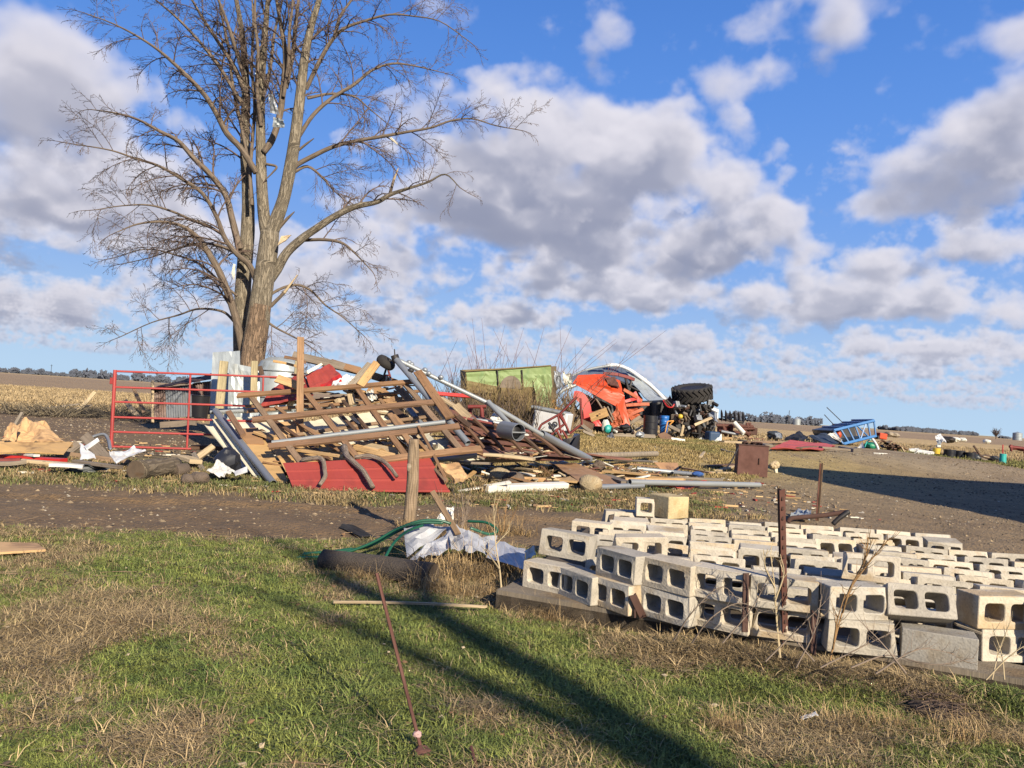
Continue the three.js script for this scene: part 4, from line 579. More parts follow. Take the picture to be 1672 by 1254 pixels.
// --- branches lying on the red panel
const limbOn = (label, pts, r) => single('fallen_branch', label, 'branch', tubeGeo(pts.map((p) => at(p[0], p[1], p[2])), pts.map((p, i) => r * (1 - 0.35 * i / pts.length) * (0.88 + 0.24 * rnd())), { sides: 9, sub: 5, jag: 0.18, seed: pts[0][0] }), M.lichen);
limbOn('crooked grey branch bent at a right angle on the left of the red panel', [[494, 751, 12.9], [520, 748, 12.8], [527, 752, 12.7], [530, 768, 12.45], [531, 778, 12.3], [522, 792, 12.15]], 0.042);
limbOn('thick mossy branch lying down the middle of the red panel', [[562, 730, 13.4], [567, 745, 12.9], [580, 757, 12.65], [592, 768, 12.45], [600, 780, 12.25], [609, 796, 12.1]], 0.052);
limbOn('smooth curved branch at the right of the red panel', [[580, 747, 12.9], [600, 744, 12.85], [620, 750, 12.75], [636, 762, 12.5], [648, 778, 12.3]], 0.036);
// --- front right: planks, plywood and pipes spread on the ground
pipe('long weathered pipe lying along the front of the collapsed roof', [762, 751, 15.2], [1072, 741, 23], 0.075, M.greyw[0]);
sheet('plywood_scrap', 'broken chip board chunk standing right of the red panel', 'plywood', [[706, 758, 12.9], [750, 756, 13.2], [768, 782, 12.7], [742, 792, 12.4]], M.ply[2], { nu: 10, nv: 8, t: 0.05, crumple: 0.08, torn: 0.12, seed: 6 });
board('grey plank above the broken chip board', [728, 750, 13.6], [800, 757, 13.6], 0.18, 0.04, M.greyw);
board('cream plank under the long weathered pipe', [790, 742, 14.0], [872, 750, 13.9], 0.22, 0.05, M.pale);
single('foam_plank', 'long white foam plank lying in front of the debris', 'plank', beamGeo(onGround(791, 806, 0.07), onGround(923, 800, 0.07), 0.16, 0.13, { up: V(0, 1, 0.15), twist: 0.05 }), M.white);
board('thin tan board on the grass in front of the foam plank', [806, 806], [900, 810], 0.18, 0.02, M.pale, { lift: 0.015 });
sheet('plywood_sheet', 'large brown plywood sheet lying flat right of the foam plank', 'plywood', [low([896, 753], 0.2), low([940, 757], 0.2), low([1026, 792], 0.08), low([950, 790], 0.1)], M.ply[1], { nu: 10, nv: 10, t: 0.02, crumple: 0.03 });
const flats = [
  ['black lath lying across the left edge of the brown plywood', [902, 760, 14.2], [932, 776, 13.4], 0.12, 0.05, 'dark'], ['pale board under the end of the long pipe', [866, 757, 14.2], [902, 762, 13.9], 0.16, 0.05, 'pine'], ['tan beam behind the foam plank', [852, 782, 13.0], [930, 784, 12.9], 0.14, 0.09, 'pine'],
  ['brown board behind the tan beam', [840, 765, 13.8], [878, 770, 13.6], 0.2, 0.04, 'pale'], ['tan plank wedge beside the round stone', [928, 786, 12.9], [958, 778, 13.1], 0.3, 0.04, 'pine'], ['white lath lying in the straw behind the tan beam', [846, 772, 13.4], [872, 777, 13.2], 0.12, 0.03, 'white'],
  ['orange board running right from the plywood, upper', [984, 770, 13.9], [1060, 776, 13.9], 0.14, 0.05, 'pine'], ['orange board running right from the plywood, middle', [1006, 774, 13.7], [1118, 784, 13.5], 0.16, 0.06, 'pine'], ['orange board running right from the plywood, lower', [1018, 782, 13.3], [1112, 783, 13.4], 0.13, 0.07, 'pine'],
  ['brown board at the centre of the right hand planks', [990, 776, 13.4], [1024, 788, 13.0], 0.2, 0.05, 'greyw'], ['long grey weathered plank reaching towards the brown box', [1090, 780, 13.6], [1180, 784, 13.8], 0.14, 0.04, 'greyw'], ['thin plank beyond the long grey pipe', [1050, 768, 14.4], [1100, 772, 14.4], 0.12, 0.04, 'greyw'],
  ['weathered plank lying left of the brown box', [1148, 774], [1222, 775], 0.2, 0.05, 'pale'], ['dark plank behind the weathered plank left of the box', [1156, 766], [1206, 766], 0.2, 0.05, 'dark'], ['thin pole lying behind the dark plank by the box', [1176, 755], [1200, 758], 0.08, 0.06, 'greyw'], ['short tan plank leaning to the box foot', [1172, 772], [1200, 766], 0.14, 0.05, 'pale'],
  ['reddish plank right of the pipe end', [950, 740, 15.2], [1016, 748, 15.2], 0.12, 0.04, 'redwood'], ['reddish plank beside another right of the pipe end', [958, 744, 14.9], [1030, 750, 15.0], 0.10, 0.04, 'redwood'], ['grey plank under the long weathered pipe right part', [990, 752, 14.6], [1070, 754, 14.8], 0.16, 0.04, 'greyw'], ['brown plank right of the long weathered pipe', [1024, 757, 14.6], [1090, 764, 14.6], 0.14, 0.04, 'brown'],
  ['dark brown plank at the back right of the debris', [1084, 757, 15.1], [1128, 768, 14.7], 0.14, 0.04, 'dark'], ['thin brown slat at the back right beyond the dark plank', [1104, 762, 14.9], [1160, 772, 14.7], 0.08, 0.03, 'brown'], ['pale splinter in the grass behind the debris', [1144, 746, 17.5], [1150, 738, 17.6], 0.06, 0.03, 'pale'],
];
for (const [l, a, b, w, t, m] of flats) { const h = rr(0.05, 0.16); board(l, a.length > 2 ? low(a, h) : a, b.length > 2 ? low(b, h + rr(-0.04, 0.04)) : b, w * 1.15, t, M[m], { seg: 4, lift: a.length > 2 ? 0 : 0.05 }); }
pipe('grey pipe lying among the right hand planks, short one', low([1040, 765], 0.14), low([1108, 772], 0.1), 0.05, M.galv);
pipe('grey pipe lying among the right hand planks, blue tinted one', low([1100, 771], 0.12), low([1150, 776], 0.1), 0.05, M.galvd);
pipe('longest grey pipe at the front reaching right past the debris', low([1028, 787], 0.16), low([1240, 792], 0.07), 0.055, M.galv);
pipe('grey pipe at the very front of the planks', low([980, 795], 0.07), low([1050, 793], 0.08), 0.05, M.galvd);
sheet('plywood_sheet', 'small brown plywood piece standing at the back of the planks', 'plywood', [low([1068, 755], 0.25), low([1106, 756], 0.22), low([1110, 770], 0.06), low([1080, 768], 0.08)], M.ply[1], { nu: 5, nv: 4, t: 0.02 });
sheet('sheet_metal', 'crumpled red metal scrap lying under the front pipe', 'metal panel', [low([1052, 790], 0.1), low([1160, 787], 0.12), low([1130, 798], 0.03), low([1096, 797], 0.03)], M.red, { nu: 16, nv: 6, t: 0.008, crumple: 0.10, torn: 0.1, seed: 12 });
single('blue_rag', 'small bright blue rag lying among the right hand planks', 'rag', lumpGeo(low([1139, 774], 0.14), 0.13, 0.06, 0.09, { rough: 0.4, seed: 3 }), M.rag);
single('round_stone', 'round tan stone lying in front of the brown plywood', 'stone', lumpGeo(low([964, 790], 0.13), 0.21, 0.165, 0.19, { rough: 0.22, seed: 2 }), M.stone);
single('dark_stone', 'dark brown clod between straw bundle and foam plank', 'stone', lumpGeo(low([838, 784], 0.12), 0.21, 0.15, 0.17, { rough: 0.35, seed: 5 }), M.dstone);
single('stone_clump', 'ragged stony clump behind the brown plywood', 'stone', lumpGeo(low([977, 760], 0.15), 0.14, 0.12, 0.12, { rough: 0.6, seed: 8 }), M.dstone);
{ // straw bundles and dry weeds caught in the boards
  const bundle = (label, x, y, d, n, h, w, m) => { const c = low([x, y], 0.02), list = []; for (let i = 0; i < n; i++) { const a = V(c.x + rr(-w, w) * 0.5, c.y - h * 0.1 * rnd(), c.z + rr(-0.15, 0.15)), b = a.clone().add(V(rr(-0.5, 0.5) * w, h * rr(0.4, 1), rr(-0.2, 0.25))); list.push(tubeGeo([a, a.clone().lerp(b, 0.5).add(V(rr(-0.04, 0.04), 0.03, 0)), b], [0.006, 0.006, 0.003], { sides: 3, cap: false })); }
    const s = single('straw_bundle', label, 'straw', mergeGeometries(list), m); return s; };
  bundle('upright straw bundle right of the broken chip board', 782, 802, 12.7, 60, 0.26, 0.3, M.straw); bundle('pale straw bundle between the chip board and the dark clod', 808, 790, 12.9, 50, 0.2, 0.3, M.straw); bundle('brown dry weed tuft behind the tan beam', 884, 779, 13.3, 70, 0.22, 0.4, mat(lin(0.24, 0.145, 0.06)));
  single('chip_boulder', 'pale ragged lump beside the straw bundle', 'stone', lumpGeo(low([818, 780], 0.15), 0.2, 0.16, 0.15, { rough: 0.4, seed: 14 }), M.stone);
}
// ---------------------------------------------------------------- behind the wreck on the left: gate, tank, shed
{
  const g = thing('metal_gate', 'red tubular metal gate hanging open left of the wreck', 'gate', P3([200, 745])), D = (x) => 15.0 + (x - 186) * 0.0025;
  const bar = (x1, y1, x2, y2, r, n) => put(g, n, tubeGeo([at(x1, y1, D(x1)), at(x2, y2, D(x2))], r, { sides: 10 }), M.gate);
  put(g, 'upright', tubeGeo([at(188, 604, D(188)), at(185, 660, D(186)), at(181, 731, D(181))], 0.032, { sides: 10 }), M.gate);
  for (const [x1, y1, x2, y2] of [[188, 606, 456, 616], [187, 632, 456, 641], [187, 656, 440, 664], [186, 681, 420, 688], [184, 705, 420, 712], [182, 729, 312, 733]]) bar(x1, y1, x2, y2, 0.02, 'rail');
  bar(311, 611, 305, 733, 0.019, 'stay'); bar(430, 616, 429, 640, 0.017, 'stay'); put(g, 'latch', boxGeo(0.09, 0.12, 0.05).translate(...at(184, 622, 15).toArray()), M.gate); put(g, 'hinge', boxGeo(0.06, 0.1, 0.05).translate(...at(183, 725, 15).toArray()), M.gate);
}
sheet('galvanised_sheet', 'tall galvanised sheet standing left of the tree trunk', 'metal panel', [[347, 575, 19.3], [392, 573, 19.3], [392, 700, 18.9], [342, 700, 18.9]], M.sheet, { nu: 10, nv: 12, t: 0.02, crumple: 0.05, cf: 1.2 });
sheet('galvanised_sheet', 'galvanised sheet standing in front of the tree foot', 'metal panel', [[374, 592, 18.8], [424, 602, 18.8], [424, 700, 18.6], [372, 700, 18.6]], M.sheet, { nu: 10, nv: 12, t: 0.02, crumple: 0.06, seed: 6 });
{ const g = thing('steel_tank', 'rounded galvanised tank behind the upper left of the wreck', 'tank', V(at(458, 620, 20).x, 0, at(458, 620, 20).z)); const top = at(458, 582, 20).y, r = 0.58; const pts = [[0, top], [r * 0.55, top - 0.04], [r * 0.85, top - 0.14], [r, top - 0.34], [r, top - 0.7], [r * 1.01, top - 0.72], [r * 1.01, 0], [0, 0]].map(([x, y]) => new THREE.Vector2(x, y)).reverse(); const l = toCreasedNormals(new THREE.LatheGeometry(pts, 28), 0.5); const u = l.attributes.uv; for (let i = 0; i < u.count; i++) u.setXY(i, u.getX(i) * 3.6, u.getY(i) * 2); l.translate(g.position.x, 0, g.position.z); put(g, 'shell', l, M.sheet);
  for (const y of [top - 0.36, top - 1.0]) { const t = new THREE.TorusGeometry(r + 0.012, 0.018, 6, 32); t.rotateX(Math.PI / 2); t.translate(g.position.x, y, g.position.z); put(g, 'band', t, M.galv); } }
board('treated timber post in front of the tall galvanised sheet', [366, 590, 18.4], [356, 692, 18.2], 0.18, 0.09, [M.post], { name: 'timber_post', category: 'post', flat: false });
board('treated timber post standing at the tree foot', [416, 590, 18.2], [413, 668, 18.0], 0.14, 0.09, [M.post], { name: 'timber_post', category: 'post', flat: false });
board('greenish timber post right of the galvanised tank', [487, 590, 18.6], [484, 640, 18.4], 0.14, 0.09, [M.post], { name: 'timber_post', category: 'post', flat: false });
board('dark broken plank stub beside the tree foot', [424, 598, 18.5], [428, 612, 18.5], 0.1, 0.08, M.dark, { flat: false });
{ // rusty corrugated lean-to
  const g = thing('corrugated_shed', 'low rusty corrugated metal lean-to behind the red gate', 'shed', P3([300, 690]));
  const q = (x, y, d) => at(x, y, d); const corr = (c, n, m, nm, lb) => put(g, nm, sheetGeo(c, { nu: n, nv: 5, t: 0.012, crumple: 0.03, post: (p, u) => { p.z += 0.035 * Math.sin(u * 6.283 * n / 4); } }), m, lb);
  const mixm = mat(lin(0.30, 0.24, 0.21), { map: T.rust, rough: 0.75, metal: 0.2 });
  corr([q(247, 635, 25), q(270, 632, 25), q(272, 683, 24.6), q(248, 684, 24.6)], 24, mixm, 'wall_sheet', 'rusty wall sheet'); corr([q(270, 632, 25), q(314, 628, 25), q(315, 680, 24.6), q(272, 683, 24.6)], 44, M.galvd, 'wall_sheet', 'grey streaked wall sheet'); corr([q(314, 626, 25), q(346, 622, 25), q(346, 676, 24.6), q(315, 680, 24.6)], 32, mixm, 'wall_sheet', 'rusty wall sheet');
  put(g, 'roof', sheetGeo([q(244, 636, 24.7), q(348, 618, 24.8), q(346, 610, 27), q(270, 628, 27)], { nu: 20, nv: 4, t: 0.02, crumple: 0.06 }), M.rust); put(g, 'sill_board', beamGeo(q(262, 694, 24.4), q(320, 690, 24.4), 0.06, 0.18), M.greyw[1]); put(g, 'corner_post', beamGeo(q(249, 622, 24.9), q(249, 690, 24.6), 0.08, 0.08), M.pale[1]);
}
{ const c = at(327, 664, 22.5), g = thing('black_tub', 'black plastic tub standing before the rusty lean-to', 'tub', V(c.x, c.y - 0.36, c.z)); const pts = [[0.005, 0], [0.20, 0], [0.25, 0.6], [0.24, 0.6], [0.19, 0.02], [0.005, 0.02]].map(([x, y]) => new THREE.Vector2(x, y)); const l = toCreasedNormals(new THREE.LatheGeometry(pts, 24), 0.5); l.translate(c.x, c.y - 0.3, c.z); put(g, 'tub', l, M.blackp); const t = new THREE.TorusGeometry(0.25, 0.015, 6, 24); t.rotateX(Math.PI / 2); t.translate(c.x, c.y + 0.3, c.z); put(g, 'rim', t, M.blackp); put(g, 'stand', boxGeo(0.34, 0.06, 0.34).translate(c.x, c.y - 0.33, c.z), M.greyw[1]); }
// --- left foreground heap
sheet('plywood_sheet', 'folded orange plywood sheet rising in the left heap', 'plywood', [[2, 716, 14.6], [28, 690, 15.4], [74, 690, 15.4], [116, 726, 14.4]], M.ply[2], { nu: 20, nv: 14, t: 0.02, crumple: 0.16, cf: 1.5, torn: 0.06, seed: 21 });
sheet('plywood_sheet', 'flat tan plywood sheet lying in front of the folded one', 'plywood', [low([-30, 722], 0.3), low([120, 722], 0.3), low([104, 742], 0.16), low([-30, 740], 0.16)], M.ply[0], { nu: 14, nv: 5, t: 0.02, crumple: 0.05, seed: 22 });
sheet('torn_sheet', 'tan torn scrap at the left end of the folded plywood', 'sheet', [[2, 718, 14.2], [16, 690, 14.8], [34, 694, 14.7], [24, 722, 14.1]], M.ply[2], { nu: 10, nv: 8, t: 0.015, crumple: 0.10, seed: 23 });
for (const [l, a, b, w, t, m] of [
  ['thin brown stick leaning on the folded plywood', [24, 694, 15.4], [36, 674, 15.6], 0.05, 0.04, 'greyw'], ['weathered plank on top of the flat plywood in the left heap', [-10, 722, 15.0], [118, 728, 14.9], 0.16, 0.03, 'pine'], ['thin brown lath lying over the left heap', [80, 722, 14.8], [102, 748, 14.4], 0.05, 0.03, 'brown'],
  ['bright red plank in the left heap', [-20, 742, 14.5], [104, 752, 14.3], 0.14, 0.05, 'redp'], ['dark red plank under the bright red one', [-20, 750, 14.3], [34, 751, 14.3], 0.14, 0.05, 'redd'], ['pale plank in front of the red ones', [34, 752, 14.2], [160, 762, 13.9], 0.12, 0.04, 'pale'], ['white plank below the pale one in the left heap', [82, 759, 13.8], [136, 762, 13.8], 0.16, 0.04, 'white'],
  ['long orange brown plank reaching right in the left heap', [100, 744, 14.4], [210, 759, 14.1], 0.15, 0.05, 'brown'], ['grey plank under the long orange brown one', [122, 753, 14.1], [196, 763, 13.9], 0.12, 0.04, 'greyw'], ['grey plank at the left frame edge', [-20, 756, 14.1], [36, 754, 14.1], 0.18, 0.05, 'greyw'], ['pale lath on top of the red planks', [30, 738, 14.6], [60, 744, 14.5], 0.09, 0.03, 'white'],
  ['grey board standing slantwise between the white gutter pieces', [138, 712, 15.0], [176, 752, 14.4], 0.17, 0.05, 'greyw'], ['dark grey board beside the white gutter', [104, 742, 14.6], [128, 724, 14.9], 0.16, 0.04, 'greyw'],
  ['pale stick leaning right of the log', [320, 749, 14.3], [348, 729, 14.6], 0.10, 0.05, 'pale'], ['dark stick lying behind the log', [330, 742, 14.6], [352, 738, 14.7], 0.06, 0.04, 'greyw'], ['tan broken plank right of the log', [290, 746, 14.5], [320, 754, 14.3], 0.2, 0.06, 'pale'], ['curved grey stave standing right of the log', [316, 740, 14.4], [332, 768, 13.7], 0.07, 0.03, 'greyw'], ['dark beam lying on the soil behind the gate foot', [312, 731, 15.8], [366, 733, 15.6], 0.1, 0.08, 'dark'],
]) { const fl = Math.abs(b[1] - a[1]) < 15, h = rr(0.10, 0.2); board(l, fl ? low(a, h) : a, fl ? low(b, h) : b, w * 1.1, t * 1.2, M[m], { flat: fl, seg: 4 }); }
sheet('white_gutter', 'upright white gutter piece in the left heap', 'gutter', [[131, 722, 13.2], [134, 726, 13.2], [157, 748, 12.8], [132, 750, 12.8]], M.whitem, { nu: 6, nv: 5, t: 0.01, crumple: 0.05 });
sheet('white_gutter', 'white gutter strip slanting up right in the left heap', 'gutter', [[138, 730, 13.1], [160, 716, 13.2], [162, 719, 13.2], [141, 734, 13.0]], M.whitem, { nu: 6, nv: 2, t: 0.03 });
single('bent_strip', 'bent grey metal strip arching over the white gutter', 'metal strip', tubeGeo([at(138, 722, 14.9), at(150, 714, 15.0), at(170, 709, 15.0), at(176, 716, 14.9), at(180, 734, 14.5)], 0.03, { sides: 4, sub: 4 }), M.galvd);
sheet('siding_sheet', 'crumpled white metal panel at the foot of the red gate', 'metal panel', [[177, 740, 13.2], [218, 730, 13.8], [238, 738, 13.6], [190, 756, 12.9]], M.whitem, { nu: 14, nv: 10, t: 0.01, crumple: 0.09, cf: 1.4, seed: 31 });
sheet('black_sheet', 'black sheet curled under the left heap', 'sheet', [low([102, 771], 0.02), low([124, 758], 0.16), low([190, 762], 0.12), low([150, 772], 0.03)], M.tarp, { nu: 10, nv: 6, t: 0.01, crumple: 0.07, seed: 33 });
{ const g = thing('bark_log', 'short barked log lying on the grass below the red gate', 'log', onGround(250, 784)); const a = low([222, 768], 0.15), b = low([286, 761], 0.14); put(g, 'log', tubeGeo([a, a.clone().lerp(b, 0.5), b], [0.15, 0.145, 0.135], { sides: 18, sub: 5, jag: 0.07 }), mat(lin(0.20, 0.16, 0.11), { map: T.bark, bump: T.barkB, bs: 0.012 })); const e = new THREE.CircleGeometry(0.135, 18); e.lookAt(a.clone().sub(b)); e.translate(...a.clone().addScaledVector(a.clone().sub(b).normalize(), 0.006).toArray()); put(g, 'cut_end', e, M.logend); }
single('log_stub', 'short dark log stub right of the barked log', 'log', tubeGeo([low([284, 768], 0.1), low([304, 766], 0.1)], 0.10, { sides: 14, jag: 0.1 }), M.dstone);
single('dark_stone', 'dark stone on the grass right of the log, right one', 'stone', lumpGeo(low([326, 782], 0.08), 0.14, 0.11, 0.12, { rough: 0.3, seed: 41 }), M.dstone);
single('dark_stone', 'smaller dark stone on the grass right of the log, left one', 'stone', lumpGeo(low([308, 784], 0.07), 0.11, 0.09, 0.10, { rough: 0.3, seed: 42 }), M.dstone);
single('black_bag', 'black plastic bag beside the left edge of the wreck', 'bag', lumpGeo(at(372, 752, 13.2), 0.2, 0.2, 0.2, { rough: 0.5, seed: 43 }), M.sack);
sheet('torn_sheet', 'white crumpled plastic sheet under the left edge of the wreck', 'sheet', [[338, 772, 12.4], [356, 752, 12.9], [386, 770, 12.5], [366, 776, 12.2]], M.white, { nu: 12, nv: 10, t: 0.008, crumple: 0.08, seed: 44 });
sheet('white_gutter', 'white gutter end lying under the left siding strips', 'gutter', [[382, 771, 12.4], [404, 762, 12.6], [404, 770, 12.5], [384, 776, 12.2]], M.whitem, { nu: 6, nv: 3, t: 0.02 });
// --- grey brush and boards at the field edge on the left
{ const r0 = [['grey board on the brush heap at the field edge, longest', [20, 672, 32], [150, 668, 33]], ['grey board low on the brush heap at the field edge', [70, 676, 31], [146, 676, 31.5]], ['greenish board slanting on the brush heap', [60, 668, 32], [128, 660, 33]], ['short greenish board right on the brush heap', [100, 672, 31.5], [150, 662, 32]]];
  for (const [l, a, b] of r0) board(l, a, b, 0.22, 0.06, M.greyw); board('pale board leaning up out of the brush heap', [122, 678, 31], [155, 640, 31.6], 0.14, 0.05, M.pale, { flat: false }); board('tan board leaning behind the red gate, short one', [204, 654, 29], [226, 682, 28.5], 0.16, 0.05, M.pale, { flat: false }); board('dark board leaning behind the red gate', [218, 634, 29], [236, 674, 28.5], 0.12, 0.05, M.brown, { flat: false }); board('white board lying on the stubble at the far left', [-10, 648, 46], [32, 652, 45], 0.5, 0.06, [M.whitem]);
  sheet('sheet_metal', 'grey metal sheet lying in front of the brush heap', 'metal panel', [[94, 680, 30], [120, 678, 30.5], [124, 686, 29], [104, 686, 29]], M.galvd, { nu: 6, nv: 4, t: 0.02, crumple: 0.08 });
  const heap = (name, label, list, n, h, w, dz, m, seed) => { const r = rng(seed), out = []; for (const [x, y] of list) { const c = onGround(x, y); for (let i = 0; i < n; i++) { const a = V(c.x + (r() - 0.5) * w, c.y + r() * h * 0.3, c.z + (r() - 0.5) * dz), b = a.clone().add(V((r() - 0.5) * 1.2, h * r(), (r() - 0.5) * 0.8)); out.push(tubeGeo([a, a.clone().lerp(b, 0.5).add(V((r() - 0.5) * 0.2, (r() - 0.5) * 0.1, 0)), b], [0.014, 0.012, 0.006], { sides: 3, cap: false })); } } return stuffTop(new THREE.Mesh(mergeGeometries(out), m), name, label, 'brush'); };
  heap('brush_heap', 'tangled grey brush along the field edge left of the red gate', [[20, 676], [50, 678], [80, 680], [110, 680], [140, 680], [165, 680], [195, 684], [225, 684], [240, 690]], 90, 0.42, 1.6, 1.6, mat(lin(0.19, 0.155, 0.10)), 3);
  heap('brush_heap', 'dark tangled brush and roots behind the collapsed roof', [[712, 700], [740, 705], [765, 708], [790, 708], [815, 708], [840, 712], [700, 690]], 90, 1.3, 2.0, 1.6, mat(lin(0.12, 0.085, 0.06)), 4);
}

{ // the small broken stuff that fills the wreck
  const r = rng(1212), heaps = [['lumber_tangle', 'tangle of small broken boards and laths under the leaning wall frame', [[430, 700, 15.6], [700, 690, 15.8], [740, 750, 13.6], [450, 770, 13.2]], 80], ['lumber_tangle', 'tangle of broken laths and splinters over the top of the wreck', [[480, 612, 16.3], [660, 632, 16.3], [700, 690, 15.4], [470, 670, 15.7]], 70], ['lumber_tangle', 'broken laths and scraps strewn among the right hand planks', [[750, 760, 0], [1000, 758, 0], [1130, 782, 0], [780, 800, 0]], 150], ['lumber_tangle', 'broken laths and scraps under the collapsed roof', [[700, 690, 16], [840, 705, 17], [930, 748, 18], [760, 750, 14.4]], 110]];
  const mats = [M.pine[0], M.pale[0], M.brown[0], M.greyw[0], M.dark[0], M.redwood[0], M.white];
  heaps.forEach(([name, label, c, n]) => { const per = mats.map(() => []), q = c[0][2] ? c.map(P3) : c.map((p) => low(p, 0.06)); for (let i = 0; i < n; i++) { const u = r(), v = r(), p = q[0].clone().lerp(q[1], u).lerp(q[3].clone().lerp(q[2], u), v), a = r() * 6.28, l = 0.12 + 0.5 * r() * r(), e = V(Math.cos(a) * l, (r() - 0.45) * l * 0.6, Math.sin(a) * l * 0.6); p.y += 0.05 * r(); per[Math.floor(r() * mats.length)].push(beamGeo(p.clone().sub(e), p.clone().add(e), 0.03 + 0.07 * r(), 0.015 + 0.02 * r(), { seg: 1, bow: 0, twist: (r() - 0.5) * 0.8 })); }
    const g = new THREE.Group(); per.forEach((l, i) => { if (l.length) { const m = part(g, 'broken_boards', mergeGeometries(l), mats[i]); m.userData.kind = 'stuff'; } }); stuffTop(g, name, label, 'lumber'); });
}
// ---------------------------------------------------------------- wrecked machinery beyond: wagon, combine, tractor, barn roof
const bar3 = (g, n, a, b, r, m, s = 6) => put(g, n, tubeGeo([P3(a), P3(b)], r, { sides: s }), m);
const beam3 = (g, n, a, b, w, t, m, up = V(0.1, 0.4, 1)) => put(g, n, beamGeo(P3(a), P3(b), w, t, { up }), m);
const blk = (g, n, px, py, d, w, h, dep, m, ry = 0, rx = 0, rz = 0, r = 0.03) => put(g, n, bake(boxGeo(w, h, dep, r), ...at(px, py, d).toArray(), ry, rx, rz), m);
function tyreGeo(R0, W0, lugs) {                                    // a tyre round the y axis, with slanted lugs
  const r = R0, w = W0 / 2, pts = [[r * 0.55, -w * 0.75], [r * 0.72, -w], [r * 0.88, -w * 0.98], [r * 0.95, -w * 0.75], [r * 0.955, 0], [r * 0.95, w * 0.75], [r * 0.88, w * 0.98], [r * 0.72, w], [r * 0.55, w * 0.75], [r * 0.55, -w * 0.75]].map(([x, y]) => new THREE.Vector2(x, y));
  const list = [toCreasedNormals(new THREE.LatheGeometry(pts, 40), 0.5)];
  for (let i = 0; i < lugs; i++) for (const s of [-1, 1]) { const b = new THREE.BoxGeometry(r * 0.09, w * 1.15, r * 0.10); b.rotateX(s * 0.75); b.translate(r * 0.965, s * w * 0.46, 0); b.rotateY((i + (s > 0 ? 0.5 : 0)) / lugs * 2 * Math.PI); list.push(b); }
  return merge(list);
}
{ // green gravity wagon, rusted below
  const d = 30, g = thing('farm_wagon', 'green grain wagon with rusted lower half standing among dead brush', 'wagon', P3([835, 712, 30])); const q = (x, y, z = 0) => at(x, y, d + z);
  put(g, 'side', sheetGeo([q(761, 607), q(899, 598), q(902, 634), q(764, 632)], { nu: 22, nv: 6, t: 0.04, crumple: 0.07, cf: 2.5 }), M.green); put(g, 'rusted_side', sheetGeo([q(764, 630, -0.02), q(902, 632, -0.02), q(896, 695, 0.5), q(770, 690, 0.5)], { nu: 22, nv: 10, t: 0.04, crumple: 0.12, cf: 3 }), M.greenrust);
  put(g, 'side_flap', sheetGeo([q(866, 612, -0.05), q(900, 606, -0.05), q(902, 670, -0.1), q(884, 690, -0.1)], { nu: 8, nv: 12, t: 0.03, crumple: 0.12, cf: 2, torn: 0.08 }), M.green); put(g, 'rust_patch', sheetGeo([q(762, 621, -0.06), q(812, 631, -0.06), q(812, 642, -0.06), q(764, 642, -0.06)], { nu: 10, nv: 4, t: 0.02, crumple: 0.05 }), M.greenrust);
  put(g, 'end', sheetGeo([q(761, 607), q(752, 604, 3), q(756, 680, 3), q(764, 690)], { nu: 6, nv: 6, t: 0.04 }), M.greenrust); put(g, 'end', sheetGeo([q(899, 598), q(908, 598, 3), q(906, 680, 3), q(902, 690)], { nu: 6, nv: 6, t: 0.04 }), M.greenrust); put(g, 'back', sheetGeo([q(752, 604, 3), q(908, 598, 3), q(906, 680, 3), q(756, 682, 3)], { nu: 6, nv: 4, t: 0.04 }), M.greenrust);
  put(g, 'rim', tubeGeo([q(760, 606, -0.04), q(830, 602, -0.04), q(900, 597, -0.04)], 0.03, { sides: 6 }), M.greenrust);  for (const x of [812, 852]) put(g, 'rib', tubeGeo([q(x, 604, -0.05), q(x + 2, 636, -0.05)], 0.03, { sides: 6 }), M.iron);
  { const c = q(834, 632, -0.06), s = new THREE.CircleGeometry(0.40, 24, 0, Math.PI); s.scale(1, 1.15, 1); s.translate(c.x, c.y - 0.05, c.z); put(g, 'door_plate', s, M.greyw[1], 'round topped brown plate in the middle of the side'); blk(g, 'door_plate', 835, 646, d - 0.06, 0.8, 0.5, 0.03, M.greenrust, 0, 0, -0.06, 0.01); }
  for (const x of [785, 880]) { const t = tyreGeo(0.45, 0.25, 14); t.rotateX(Math.PI / 2); const c = P3([x, 700, 30]); t.translate(c.x, 0.5, c.z + 0.9); put(g, 'wheel', t, M.rubber); }
  bar3(g, 'axle', [770, 694, 30.3], [895, 694, 30.3], 0.08, M.rustr);
}
